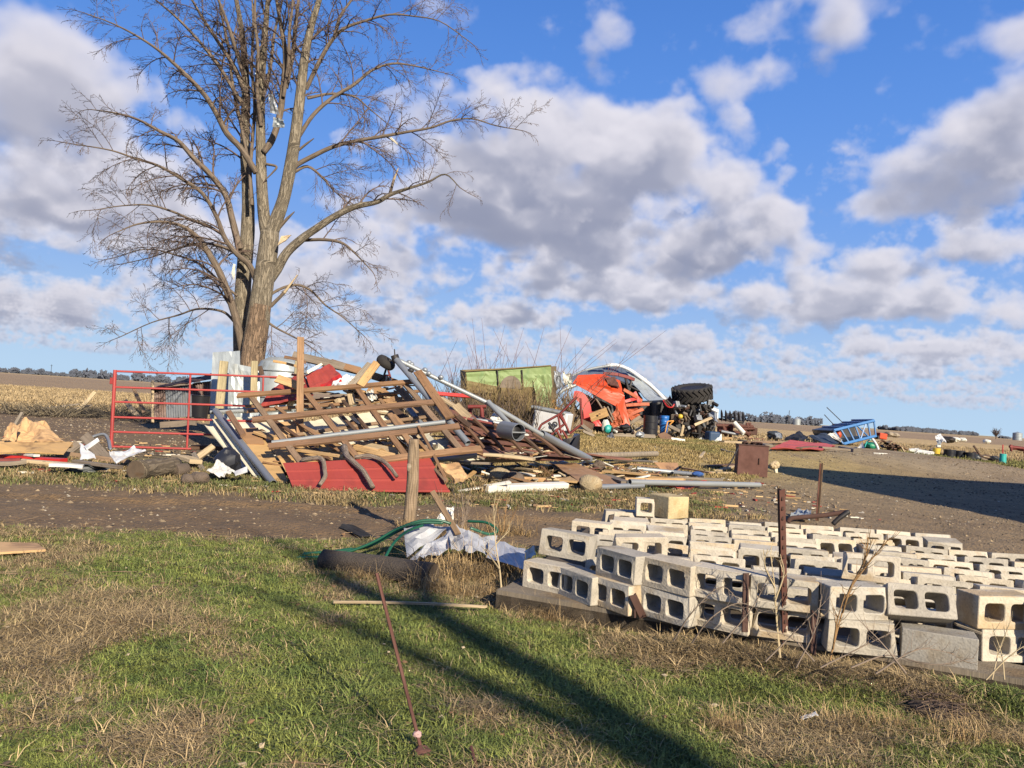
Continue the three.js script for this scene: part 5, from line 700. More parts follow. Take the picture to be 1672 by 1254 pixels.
{ // dead brush before and behind the wagon
  const bush = (label, cx, py, d, n, h, w, seed, m, lean = 0) => { const r = rng(seed), c = onGround(cx, py), f = d / -c.z; c.x = c.x * f; c.z = -d; c.y = groundH(c.x, c.z); const out = []; for (let i = 0; i < n; i++) { const a = V(c.x + (r() - 0.5) * w, c.y, c.z + (r() - 0.5) * 0.8), l = h * (0.5 + 0.6 * r()), b = a.clone().add(V((r() - 0.5 + lean) * l * 0.7, l * 0.55, (r() - 0.5) * 0.3)), e = b.clone().add(V((r() - 0.45 + lean) * l * 0.6, l * 0.45, (r() - 0.5) * 0.3)); out.push(tubeGeo([a, b, e], [0.016, 0.012, 0.005], { sides: 3, cap: false })); for (let k = 0; k < 5; k++) { const p = a.clone().lerp(b, 0.3 + 0.6 * r()).lerp(e, 0.5 * r()), t = p.clone().add(V((r() - 0.5) * 0.5, 0.15 + 0.5 * r(), (r() - 0.5) * 0.4)); out.push(tubeGeo([p, t], [0.007, 0.004], { sides: 3, cap: false })); } } return single('dead_bush', label, 'bush', mergeGeometries(out), m); };
  const mb = mat(lin(0.20, 0.135, 0.07)), mr = mat(lin(0.17, 0.09, 0.085)), mg = mat(lin(0.27, 0.20, 0.085));
  bush('tall reddish brush behind the left end of the green wagon', 800, 712, 34.5, 26, 4.2, 2.8, 11, mr); bush('tall thin brush behind the right end of the green wagon', 880, 716, 34.5, 16, 4.4, 2.8, 12, mr, 0.35); bush('thin bare brush between the pipe truss and the wagon', 742, 705, 34, 14, 3.2, 2.2, 13, mr);
  bush('tawny dry weeds in front of the wagon, left part', 788, 716, 28.6, 80, 1.6, 3.0, 14, mb); bush('tawny dry weeds in front of the wagon, middle part', 838, 718, 28.6, 95, 1.9, 3.0, 15, mg); bush('tawny dry weeds in front of the wagon, right part', 880, 720, 28.4, 85, 1.9, 2.4, 16, mb); bush('yellow grass clump before the right corner of the wagon', 862, 718, 27.5, 45, 1.2, 1.4, 17, mg);
}
board('red bar lying behind the pipe truss left of the wagon', [708, 642, 22], [768, 647, 22], 0.1, 0.06, M.redp, { flat: false });
{ const g = thing('angle_iron_stand', 'red steel frame standing behind the collapsed roof', 'frame', P3([787, 700, 20])); for (const [a, b] of [[[786, 662, 20], [789, 700, 20]], [[764, 664, 20], [794, 664, 20]], [[760, 690, 20], [800, 696, 20]], [[768, 664, 20.2], [766, 692, 20.2]]]) bar3(g, 'bar', a, b, 0.05, M.redd); }
sheet('torn_sheet', 'greyish torn sheet hanging right of the green wagon', 'sheet', [[898, 602, 31.5], [916, 608, 31.5], [924, 632, 31], [908, 640, 31]], M.galvd, { nu: 10, nv: 10, t: 0.02, crumple: 0.2, torn: 0.1, seed: 51 });
sheet('torn_sheet', 'white torn sheet between the wagon and the orange combine', 'sheet', [[916, 608, 32], [932, 612, 32], [936, 632, 31.6], [922, 628, 31.6]], M.white, { nu: 10, nv: 10, t: 0.02, crumple: 0.3, torn: 0.2, seed: 52 });
sheet('torn_sheet', 'small white rag at the left tip of the orange combine', 'sheet', [[926, 622, 31], [934, 620, 31], [934, 632, 31], [928, 632, 31]], M.white, { nu: 6, nv: 6, t: 0.03, crumple: 0.15, seed: 53 });
{ // arched barn roof, blown over
  const g = thing('barn_roof', 'arched blue grey metal barn roof lying behind the orange combine', 'roof', P3([1010, 700, 40])), d = 40;
  const arch = (pts, dz, m, n, lb) => put(g, n, sheetGeo(pts.map((p) => at(p[0], p[1], p[2])), { nu: 18, nv: 10, t: 0.03, crumple: 0.09, cf: 2.5, bend: 0.15 }), m, lb);
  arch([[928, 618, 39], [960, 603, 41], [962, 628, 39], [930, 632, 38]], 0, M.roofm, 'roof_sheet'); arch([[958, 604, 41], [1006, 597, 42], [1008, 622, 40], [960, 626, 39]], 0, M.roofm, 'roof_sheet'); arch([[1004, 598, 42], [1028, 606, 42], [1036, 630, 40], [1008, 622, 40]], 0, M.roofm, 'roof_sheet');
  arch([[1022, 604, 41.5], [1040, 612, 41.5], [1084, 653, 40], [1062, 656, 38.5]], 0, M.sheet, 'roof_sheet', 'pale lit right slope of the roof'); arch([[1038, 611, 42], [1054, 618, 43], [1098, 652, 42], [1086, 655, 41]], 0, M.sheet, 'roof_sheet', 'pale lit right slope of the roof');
  put(g, 'ridge_trim', tubeGeo([[990, 598], [1006, 597], [1024, 603], [1044, 616], [1064, 632], [1086, 654]].map(([x, y]) => at(x, y - 1, 41.2)), 0.10, { sides: 6, sub: 4, jag: 0.3 }), M.whitem); put(g, 'edge_trim', tubeGeo([[930, 617], [946, 609], [970, 602], [996, 598]].map(([x, y]) => at(x, y - 1, 40.8)), 0.07, { sides: 6, sub: 4, jag: 0.4 }), M.galv);
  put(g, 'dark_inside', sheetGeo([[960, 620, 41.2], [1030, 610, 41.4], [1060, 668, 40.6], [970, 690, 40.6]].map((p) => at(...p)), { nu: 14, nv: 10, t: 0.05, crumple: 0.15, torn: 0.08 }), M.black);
  for (const [a, b] of [[[1020, 612, 40], [1032, 660, 39.5]], [[1032, 618, 40], [1024, 650, 39.8]], [[1010, 622, 40], [1046, 640, 39.8]]]) bar3(g, 'rib', a, b, 0.06, M.iron);
}
{ // orange combine torn open
  const d = 35, g = thing('combine', 'torn orange combine harvester with crumpled body panels', 'farm machine', P3([985, 712, 35])), q = (x, y, z = 0) => at(x, y, d + z);
  const pan = (n, c, m, o = {}, lb) => put(g, n, sheetGeo(c.map((p) => q(...p)), { nu: 14, nv: 10, t: 0.04, crumple: 0.07, cf: 1.5, ...o }), m, lb);
  pan('body_panel', [[935, 626, -0.1], [944, 613, 0.3], [988, 611, 0.7], [1000, 642, -0.35]], M.orange, { crumple: 0.03 }); pan('body_panel', [[984, 611, 0.7], [1012, 622, 0.5], [1020, 650, -0.2], [992, 644, -0.35]], M.orange, { seed: 4, crumple: 0.03 }); pan('body_panel', [[936, 626, -0.15], [990, 630, -0.4], [1020, 646, -0.25], [1007, 664, -0.6]], M.orange, { seed: 5, crumple: 0.04 });
  pan('hanging_panel', [[1006, 661, -0.6], [1018, 646, 0], [1028, 697, -0.4], [1012, 700, -0.5]], M.orange, { crumple: 0.06, seed: 6 }); pan('hanging_panel', [[992, 690, -0.5], [1008, 660, -0.6], [1020, 690, -0.7], [1006, 704, -0.7]], M.oranged, { crumple: 0.16, torn: 0.1, seed: 7 }); pan('hanging_panel', [[1012, 672, -0.2], [1040, 662, 0.3], [1046, 680, 0.2], [1028, 690, -0.2]], M.oranged, { crumple: 0.2, torn: 0.1, seed: 8 });
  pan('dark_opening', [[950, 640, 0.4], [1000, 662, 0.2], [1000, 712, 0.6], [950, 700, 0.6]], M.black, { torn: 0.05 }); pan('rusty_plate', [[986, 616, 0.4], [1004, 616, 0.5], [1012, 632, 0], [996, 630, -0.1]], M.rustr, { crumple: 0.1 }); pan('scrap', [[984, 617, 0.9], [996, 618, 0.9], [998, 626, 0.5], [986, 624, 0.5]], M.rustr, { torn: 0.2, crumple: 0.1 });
  for (const [a, b, m] of [[[1018, 636, 0], [1048, 655, 0.4], M.oranged], [[1020, 656, 0], [1044, 650, 0.4], M.redp], [[1022, 662, 0], [1060, 660, 0.2], M.oranged], [[1024, 680, 0], [1050, 668, 0.2], M.oranged], [[1026, 694, 0], [1046, 680, 0], M.greyw[0]], [[1036, 640, 0.3], [1046, 664, 0.3], M.redp], [[1010, 612, 0.6], [1036, 620, 0.8], M.redd], [[985, 610, 0.8], [1012, 612, 0.9], M.redd]]) put(g, 'strut', beamGeo(q(...a), q(...b), 0.14, 0.06, { up: V(0, 0.3, 1), bow: 0.05 }), m);
  for (const [a, b] of [[[970, 646, -0.2], [994, 684, -0.6]], [[992, 664, -0.6], [1002, 686, -0.7]], [[986, 664, -0.5], [1000, 690, -0.7]]]) put(g, 'rod', tubeGeo([q(...a), q(...b)], 0.04, { sides: 6 }), M.greyw[1]);
  // curved red fender
  const F1 = [], F2 = []; for (let i = 0; i <= 12; i++) { const t = 1.75 - i / 12 * 1.95; F1.push([942 + Math.cos(t) * 24, 676 - Math.sin(t) * 38]); F2.push([938 + Math.cos(t) * 15, 680 - Math.sin(t) * 27]); }
  const pp = [], uv = [], ix = []; for (let i = 0; i <= 12; i++) for (const [p, z] of [[F1[i], -0.2], [F1[i], -0.9], [F2[i], -0.95]]) { const v = q(p[0], p[1], z); pp.push(v.x, v.y, v.z); uv.push(i * 0.15, z); } for (let i = 0; i < 12; i++) for (let k = 0; k < 2; k++) { const a = i * 3 + k, b = a + 3; ix.push(a, b, a + 1, a + 1, b, b + 1); } put(g, 'fender', finish(pp, uv, ix), M.redp);
  pan('lower_panel', [[950, 676, -0.4], [970, 672, -0.4], [984, 696, -0.6], [950, 696, -0.6]], M.redp, { crumple: 0.05 });
  for (let i = 0; i < 14; i++) put(g, 'machine_part', tubeGeo([q(rr(918, 950), rr(648, 690), rr(-0.2, 0.5)), q(rr(918, 955), rr(655, 700), rr(-0.4, 0.3))], rr(0.03, 0.07), { sides: 6 }), pick([M.iron, M.galvd, M.rustr, M.iron]));
  put(g, 'exhaust_pipe', tubeGeo([q(905, 652, -0.6), q(918, 638, -0.6), q(940, 629, -0.5)], 0.07, { sides: 8, sub: 4 }), M.galv);
}
{ const g = thing('chest_freezer', 'battered white chest freezer lying before the wagon', 'freezer', P3([900, 706, 27])), d = 27; blk(g, 'body', 902, 688, d, 1.15, 0.72, 0.7, M.whitem, -0.35, 0, -0.13, 0.05); blk(g, 'lid', 900, 670, d, 1.2, 0.1, 0.76, M.galv, -0.35, 0, -0.13, 0.04); blk(g, 'side_panel', 877, 688, d + 0.1, 0.03, 0.66, 0.66, M.galvd, -0.35, 0, -0.13, 0.01); const t = new THREE.TorusGeometry(0.07, 0.025, 8, 18); t.translate(...at(906, 693, d - 0.5).toArray()); put(g, 'badge', t, M.black, 'black ring on the front'); blk(g, 'plinth', 908, 702, d - 0.25, 0.9, 0.08, 0.3, M.black, -0.35, 0, -0.1, 0.02); }
{ const g = thing('red_stand', 'dark red angle iron stand before the white freezer', 'metal stand', P3([905, 722, 24])); for (const [a, b] of [[[872, 716], [884, 693]], [[884, 693], [914, 676]], [[914, 676], [942, 648]], [[911, 676], [916, 708]], [[916, 676], [930, 708]], [[890, 718], [922, 692]], [[922, 692], [912, 676]], [[908, 700], [920, 726]], [[930, 708], [948, 694]], [[948, 650], [950, 694]], [[918, 702], [926, 716]]]) bar3(g, 'angle_iron', [...a, 24], [...b, 24], 0.035, M.redd, 4); for (const [a, b] of [[[896, 690], [908, 710]]]) bar3(g, 'brace', [...a, 24], [...b, 24], 0.04, M.black, 4); }
{ const g = thing('steel_bucket', 'dark flared steel bucket tipped on the grass before the red stand', 'bucket', onGround(935, 737)), d = 21; const q = (x, y, z = 0) => at(x, y, d + z); put(g, 'bucket_side', sheetGeo([q(918, 716), q(947, 709, 0.3), q(946, 733, 0.1), q(926, 734, -0.1)], { nu: 6, nv: 6, t: 0.03, bendU: 0.12 }), M.iron); put(g, 'bucket_side', sheetGeo([q(947, 709, 0.3), q(938, 708, 0.7), q(930, 728, 0.4), q(932, 733, 0)], { nu: 4, nv: 4, t: 0.02 }), M.galvd); put(g, 'bucket_mouth', sheetGeo([q(942, 711, 0.15), q(947, 710, 0.2), q(941, 730, -0.2), q(931, 730, -0.2)], { nu: 4, nv: 4, t: 0.02 }), M.black); }
{ const g = thing('yellow_box', 'bent yellow metal hood left of the red fender', 'metal hood', at(902, 668, 30)); put(g, 'hood', sheetGeo([[896, 654, 30], [908, 652, 30], [908, 664, 30], [894, 668, 30]].map((p) => at(...p)), { nu: 6, nv: 6, t: 0.08, bendU: 0.1 }), M.amber); put(g, 'flap', sheetGeo([[904, 662, 29.9], [914, 666, 29.9], [912, 672, 29.9], [906, 668, 29.9]].map((p) => at(...p)), { nu: 4, nv: 3, t: 0.05 }), M.amber); }
{ const g = thing('plywood_box', 'tan plywood box end leaning on the combine', 'box', P3([978, 690, 33.5])); put(g, 'panel', beamGeo(at(964, 682, 33.5), at(992, 672, 33.5), 0.14, 0.36, { up: V(0, 1, 0.2) }), M.pine[0]); put(g, 'knob', boxGeo(0.08, 0.05, 0.05).translate(...at(979, 676, 33.3).toArray()), M.dark[0]); }
{ const g = thing('feed_bag', 'white and teal plastic bag lying below the combine', 'bag', P3([989, 708, 32])); put(g, 'bag', lumpGeo(at(989, 696, 32), 0.16, 0.26, 0.14, { rough: 0.35, seed: 61 }), M.white); put(g, 'print', lumpGeo(at(992, 700, 31.9), 0.14, 0.17, 0.12, { rough: 0.35, seed: 62 }), M.teal, 'teal lower half of the bag'); }
sheet('sheet_scrap', 'grey metal disc lying below the teal bag', 'scrap', [[988, 714, 30], [1000, 706, 30], [1004, 716, 29.5], [992, 724, 29.5]], M.galv, { nu: 6, nv: 6, t: 0.02, crumple: 0.08 });
{ // black and blue drums
  const drum = (name, label, px, py, d, r, h, m, ribs, cat, taper = 1) => { const b = P3([px, py, d]); const g = thing(name, label, cat, V(b.x, b.y, b.z)); const pts = [[0.001, 0], [r * taper, 0]]; for (const f of ribs) pts.push([r * lerp(taper, 1, f - 0.02), h * (f - 0.02)], [r * lerp(taper, 1, f) * 1.035, h * f], [r * lerp(taper, 1, f + 0.02), h * (f + 0.02)]); pts.push([r, h], [r * 0.93, h], [r * 0.93, h - 0.03], [0.001, h - 0.03]); const l = toCreasedNormals(new THREE.LatheGeometry(pts.map(([x, y]) => new THREE.Vector2(x, y)), 28), 0.5); l.translate(b.x, b.y, b.z); put(g, 'drum', l, m); const c = new THREE.CylinderGeometry(0.035, 0.035, 0.03, 10); c.translate(b.x + r * 0.5, b.y + h - 0.005, b.z + r * 0.2); put(g, 'bung', c, M.iron); return g; };
  drum('black_drum', 'black steel drum standing in front of the overturned tractor', 1061, 711, 34, 0.30, 0.82, M.blackp, [0.34, 0.66], 'drum'); drum('blue_drum', 'blue plastic drum standing right of the black drum', 1083, 712, 34.5, 0.20, 0.86, M.blue, [0.3, 0.5, 0.7, 0.88], 'drum', 0.72);
  for (const [l, x, y, d, r, h] of [['black plastic barrel at the left end of the far right heap', 1550, 753, 44, 0.30, 0.62], ['black plastic barrel second in the far right heap', 1566, 754, 44.4, 0.28, 0.6], ['black plastic barrel in the middle of the far right heap', 1584, 754, 44, 0.28, 0.5]]) drum('black_barrel', l, x, y, d, r, h, M.blackp, [0.3, 0.7], 'barrel');
  drum('teal_can', 'teal metal milk can standing at the far right', 1637, 757, 42, 0.16, 0.5, M.teal, [0.1, 0.85], 'can');
}
{ // tractor on its side, rear wheel in the air
  const d = 37, g = thing('tractor', 'overturned black tractor with one big rear wheel in the air', 'tractor', P3([1120, 716, 37])), q = (x, y, z = 0) => at(x, y, d + z);
  const t = tyreGeo(0.90, 0.62, 22); t.rotateX(0.20); t.rotateZ(0.17); const c = q(1130, 642); t.translate(c.x, c.y, c.z); const w = put(g, 'rear_wheel', t, M.rubber); { const h = new THREE.CylinderGeometry(0.5, 0.46, 0.5, 24); h.rotateX(0.20); h.rotateZ(0.17); const m = part(w, 'rim', h.translate(c.x - g.position.x, c.y - g.position.y, c.z - g.position.z), M.iron); shadowed(m); }
  put(g, 'axle_housing', tubeGeo([q(1132, 652), q(1122, 676)], 0.24, { sides: 12, jag: 0.1 }), M.iron); blk(g, 'gearbox', 1118, 668, d + 0.1, 1.3, 0.9, 0.9, M.iron, 0.3, 0, 0.2, 0.08); blk(g, 'engine', 1132, 682, d - 0.1, 1.1, 1.0, 0.7, M.iron, 0.2, 0.1, -0.2, 0.08); blk(g, 'engine', 1146, 698, d - 0.2, 1.0, 0.8, 0.7, M.iron, 0.5, 0.1, 0.3, 0.08); blk(g, 'cab', 1092, 676, d + 0.8, 1.5, 1.1, 0.9, M.black, 0.1, 0, 0, 0.1); blk(g, 'cab', 1062, 668, d + 1.6, 1.4, 0.8, 0.8, M.black, 0.1, 0, 0.1, 0.1);
  for (let i = 0; i < 90; i++) { const x = rr(1094, 1164), y = rr(656, 712); put(g, 'engine_part', i % 3 ? tubeGeo([q(x, y, rr(-0.9, -0.4)), q(x + rr(-12, 12), y + rr(-14, 14), rr(-0.9, -0.4))], rr(0.025, 0.08), { sides: 7 }) : bake(boxGeo(rr(0.1, 0.3), rr(0.1, 0.3), rr(0.1, 0.3), 0.02), ...q(x, y, rr(-0.8, -0.4)).toArray(), rnd() * 3, rnd() * 3, 0), pick([M.iron, M.black, M.iron, M.galvd, M.rust, M.greyw[1]])); }
  put(g, 'fender', sheetGeo([q(1083, 652, -0.2), q(1094, 645, -0.2), q(1101, 660, -0.6), q(1092, 667, -0.6)], { nu: 8, nv: 8, t: 0.05, bendU: 0.15 }), M.rust, 'brown curved fender'); put(g, 'fender_rim', tubeGeo([q(1083, 654, -0.3), q(1090, 664, -0.65), q(1097, 665, -0.7), q(1101, 660, -0.65)], 0.035, { sides: 6, sub: 3 }), M.redp);
  put(g, 'roll_bar', tubeGeo([q(1100, 662, -0.3), q(1106, 680, -0.5), q(1107, 705, -0.6)], 0.06, { sides: 8, sub: 3 }), M.galvd); put(g, 'hood', sheetGeo([q(1150, 660, 0.2), q(1172, 668, 0.6), q(1172, 690, 0.4), q(1152, 680, -0.1)], { nu: 6, nv: 6, t: 0.06, bend: 0.1 }), M.galvd, 'grey hood plates'); put(g, 'hood', sheetGeo([q(1149, 659, 0), q(1173, 669, 0.3), q(1172, 674, 0.2), q(1150, 664, -0.1)], { nu: 6, nv: 3, t: 0.05 }), M.whitem); bar3(g, 'hood_post', [1172, 669, 37.3], [1171, 684, 37.2], 0.04, M.whitem);
  const lamp = lumpGeo(q(1111, 680, -1.0), 0.11, 0.11, 0.1, { rough: 0.05, det: 2 }); put(g, 'headlight', lamp, M.yellow); const wt = tyreGeo(0.26, 0.2, 16); wt.rotateX(Math.PI / 2 - 0.1); wt.rotateY(-0.35); const wc = q(1146, 720, -1.2); wt.translate(wc.x, wc.y, wc.z); const fw = put(g, 'front_wheel', wt, M.rubber); const hub = new THREE.CylinderGeometry(0.145, 0.145, 0.16, 20); hub.rotateX(Math.PI / 2 - 0.1); hub.rotateY(-0.35); shadowed(part(fw, 'hub', hub.translate(wc.x - g.position.x, wc.y - g.position.y, wc.z - g.position.z), M.white));
  blk(g, 'front_weight', 1163, 716, d - 1.4, 0.55, 0.62, 0.5, M.blued, 0.3, 0, 0, 0.1); put(g, 'step_plate', sheetGeo([q(1164, 722, -1.7), q(1178, 708, -1.5), q(1178, 724, -1.6), q(1166, 728, -1.7)], { nu: 4, nv: 4, t: 0.03 }), M.galv);
}
for (const [l, a, b, w, t, m] of [['light board leaning on the tractor engine', [1134, 694, 35], [1162, 682, 35.4], 0.12, 0.05, 'pale'], ['pale board upright beside the blue drum', [1112, 712, 34], [1116, 694, 34], 0.10, 0.05, 'pale'], ['brown board slanting beside the yellow frame', [1094, 696, 34], [1110, 704, 33.8], 0.14, 0.06, 'greyw'], ['white pipe lying on the grass right of the ramp board', [1096, 717, 32], [1118, 720, 32], 0.12, 0.1, 'white'], ['pale board lying below the orange combine', [1008, 702, 32.5], [1048, 708, 32.5], 0.3, 0.06, 'pale'], ['grey board lying below the orange combine', [1002, 710, 32], [1070, 713, 32], 0.16, 0.06, 'greyw'], ['dark board lying left of the teal bag', [950, 694, 31], [966, 706, 30.6], 0.14, 0.08, 'greyw'], ['grey board lying in the grass left of the teal bag', [952, 704, 30], [970, 712, 30], 0.10, 0.06, 'greyw'], ['dark board stack end left of the combine', [948, 690, 31.5], [968, 698, 31.4], 0.3, 0.1, 'dark']]) board(l, a, b, w, t, M[m], { flat: false });
{ const g = thing('bent_bracket', 'small yellow bent bracket between the blue drum and the tractor', 'bracket', P3([1094, 704, 34])); for (const [a, b] of [[[1090, 688, 34], [1100, 687, 34]], [[1100, 687, 34], [1093, 694, 34]], [[1090, 688, 34], [1086, 706, 34]]]) bar3(g, 'bar', a, b, 0.03, M.amber); }
sheet('ramp_board', 'brown board lying on the grass in front of the blue drum', 'board', [[1074, 710, 33.5], [1086, 706, 34], [1114, 725, 31], [1086, 728, 31]], M.ply[1], { nu: 5, nv: 5, t: 0.05 });
{ const g = thing('dark_scrap_heap', 'low heap of dark twisted metal below the orange combine', 'scrap heap', P3([1020, 715, 32])); for (let i = 0; i < 26; i++) { const x = rr(996, 1052), y = rr(694, 714); put(g, 'scrap', i % 2 ? tubeGeo([at(x, y, rr(31.6, 32.6)), at(x + rr(-14, 14), y + rr(-8, 6), rr(31.6, 32.6))], rr(0.03, 0.07), { sides: 6 }) : lumpGeo(at(x, y, rr(31.8, 32.8)), rr(0.1, 0.25), rr(0.06, 0.16), 0.15, { rough: 0.5, det: 2, seed: i }), pick([M.iron, M.rust, M.galvd, M.black, M.white, M.greyw[2]])); } }
{ // disc harrow standing on end right of the tractor
  const d = 40, g = thing('disc_harrow', 'dark red disc harrow with a row of upright discs', 'harrow', P3([1200, 716, 40])); for (let i = 0; i < 6; i++) { const c = at(1178 + i * 7, 678 + i * 0.9, d + 0.1 * i); const s = new THREE.SphereGeometry(0.62, 20, 6, 0, 6.283, 0, 0.5); s.rotateZ(-1.5); s.rotateY(-0.12); s.translate(c.x - 0.56, c.y - 0.05, c.z); put(g, 'disc', s, M.iron); }
  bar3(g, 'disc_axle', [1174, 684, d], [1212, 690, d], 0.06, M.iron); for (const [a, b] of [[[1170, 694], [1230, 697]], [[1180, 692], [1186, 712]], [[1196, 694], [1192, 714]], [[1174, 704], [1226, 708]], [[1206, 694], [1224, 712]], [[1220, 690], [1221, 700]], [[1224, 690], [1225, 700]], [[1214, 700], [1232, 700]]]) bar3(g, 'frame_bar', [...a, d - 0.3], [...b, d - 0.3], 0.09, M.rustr, 4); blk(g, 'frame_box', 1184, 702, d, 0.6, 0.4, 0.5, M.redd, 0.4); blk(g, 'frame_box', 1226, 704, d, 0.5, 0.35, 0.4, M.rust, 0.4);
  put(g, 'white_tube', pipeGeo(at(1199, 690, d - 0.6), at(1215, 708, d - 0.9), 0.11), M.white); bar3(g, 'lower_bar', [1178, 704, d - 0.5], [1206, 710, d - 0.6], 0.07, M.galvd);
}
{ const c = onGround(1230, 778), g = thing('fuel_box', 'rusty brown steel box with a handle standing on the bare yard', 'steel box', c); const d = -c.z, h = 0.78, w = 0.76; put(g, 'body', bake(boxGeo(w, h, 0.5, 0.012), c.x, c.y + h / 2, c.z - 0.25, -0.12), M.rustb); put(g, 'lid_rim', bake(boxGeo(w + 0.02, 0.03, 0.52, 0.008), c.x, c.y + h + 0.012, c.z - 0.25, -0.12), M.rust); put(g, 'handle', bake(boxGeo(0.03, 0.16, 0.03, 0.008), c.x + 0.12, c.y + 0.4, c.z + 0.03, -0.12), M.rust); put(g, 'latch_plate', bake(boxGeo(0.1, 0.2, 0.012, 0.004), c.x + 0.12, c.y + 0.41, c.z + 0.008, -0.12), M.rustr);
  for (const [x, r] of [[-0.2, 0.07], [0.05, 0.1], [0.12, 0.12]]) { const t = new THREE.TorusGeometry(r, 0.02, 6, 20); t.rotateX(Math.PI / 2 - 0.3); t.translate(c.x + x, c.y + h + 0.06, c.z - 0.2); const o = thing('rusty_ring', ['small rusty ring lying on the left of the steel box', 'middle rusty ring lying on the steel box', 'largest rusty ring lying on the steel box'][x < 0 ? 0 : x < 0.1 ? 1 : 2], 'ring', V(c.x + x, c.y + h + 0.03, c.z - 0.2)); put(o, 'ring', t, M.rust); } 
  single('thin_hose', 'thin dark cable running down left from the steel box', 'cable', tubeGeo([at(1206, 730, 21.2), at(1200, 742, 21), at(1190, 760, 20.6), at(1182, 766, 20.3)], 0.018, { sides: 5, sub: 4 }), M.black); }
{ const c = onGround(1265, 772), g = thing('insulation_scrap', 'tan and white tuft of torn insulation beside the steel box', 'scrap', c); put(g, 'tuft', lumpGeo(V(c.x, c.y + 0.2, c.z), 0.13, 0.12, 0.1, { rough: 0.6, seed: 71, freq: 2.5 }), M.pale[0]); put(g, 'hanging_strip', lumpGeo(V(c.x + 0.03, c.y + 0.08, c.z), 0.05, 0.12, 0.05, { rough: 0.5, seed: 72 }), M.cream); }
// ---------------------------------------------------------------- far right: planks, sheets, blue rack, barrels
for (const [l, a, b, w, t, m] of [
  ['long pale plank right of the tractor, upper', [1178, 716, 40], [1224, 714, 41], 0.3, 0.12, 'pine'], ['long pale plank right of the tractor, lower', [1178, 722, 38], [1226, 724, 38], 0.3, 0.12, 'pale'], ['brown plank behind the steel box, first', [1218, 716, 38], [1272, 720, 38], 0.2, 0.1, 'redwood'], ['brown plank behind the steel box, second', [1224, 722, 36.5], [1300, 722, 38], 0.24, 0.1, 'brown'], ['greyish plank stack behind the steel box', [1210, 720, 37], [1256, 728, 35.5], 0.3, 0.1, 'greyw'], ['yellow plank behind the steel box, farthest', [1222, 712, 42], [1256, 711, 43], 0.4, 0.2, 'pine'], ['brown plank before the red roofing', [1256, 718, 38], [1330, 718, 40], 0.2, 0.1, 'brown'], ['tan plank lying on the red roofing', [1308, 722, 39], [1338, 718, 40], 0.2, 0.06, 'pale'], ['brown plank at the edge of the red roofing', [1304, 732, 37], [1342, 730, 38.5], 0.2, 0.06, 'brown'], ['dark plank right of the red roofing', [1340, 731, 38.5], [1386, 735, 38.5], 0.3, 0.1, 'greyw'], ['grey block of wood left of the white tub', [1374, 732, 39], [1400, 737, 38.5], 0.3, 0.2, 'greyw'], ['white plank lying on the gravel edge, left one', [1431, 741, 42], [1488, 744.5, 42.5], 0.2, 0.1, 'white'], ['white plank lying on the gravel edge, right one', [1501, 746, 42.5], [1538, 748, 42.5], 0.2, 0.1, 'white'], ['pale edging plank before the black barrels', [1545, 752, 42], [1616, 756, 42], 0.1, 0.06, 'pale'], ['dark pole sticking up from the far right heap', [1590, 728, 43], [1600, 743, 43], 0.1, 0.08, 'dark'], ['dark plank slanting down the far right heap', [1600, 744, 43], [1634, 755, 42.5], 0.2, 0.1, 'dark'], ['pale lath on top of the far right heap', [1606, 745, 42.6], [1630, 750, 42.4], 0.1, 0.05, 'pale'],
]) { const st = /pole|slanting|lath/.test(l), h = rr(0.06, 0.14); board(l, st ? a : low(a, h), st ? b : low(b, h), w, t, M[m], { flat: true }); }
sheet('red_roofing', 'dark red roofing sheets lying flat right of the steel box', 'roofing', [low([1258, 731], 0.12), low([1290, 719], 0.3), low([1364, 727], 0.22), low([1342, 734], 0.1)], M.red, { nu: 30, nv: 8, t: 0.03, ribs: 8, ribH: 0.06, crumple: 0.06 });
single('tarp_lump', 'dark blue tarp lump left of the blue rack', 'tarp', lumpGeo(at(1264, 711, 42), 0.38, 0.26, 0.3, { rough: 0.4, seed: 81 }), M.tarp); sheet('tarp_fold', 'white fold of sheeting right of the dark tarp lump', 'sheet', [[1264, 706, 41.5], [1274, 708, 41.5], [1278, 716, 41], [1268, 714, 41]], M.galv, { nu: 5, nv: 5, t: 0.03, crumple: 0.1 });
sheet('dark_tarp', 'dark sagging tarp over boards left of the blue rack', 'tarp', [[1280, 716, 42], [1306, 706, 43], [1320, 714, 42], [1312, 722, 41]], M.black, { nu: 10, nv: 8, t: 0.03, crumple: 0.2, seed: 82 });
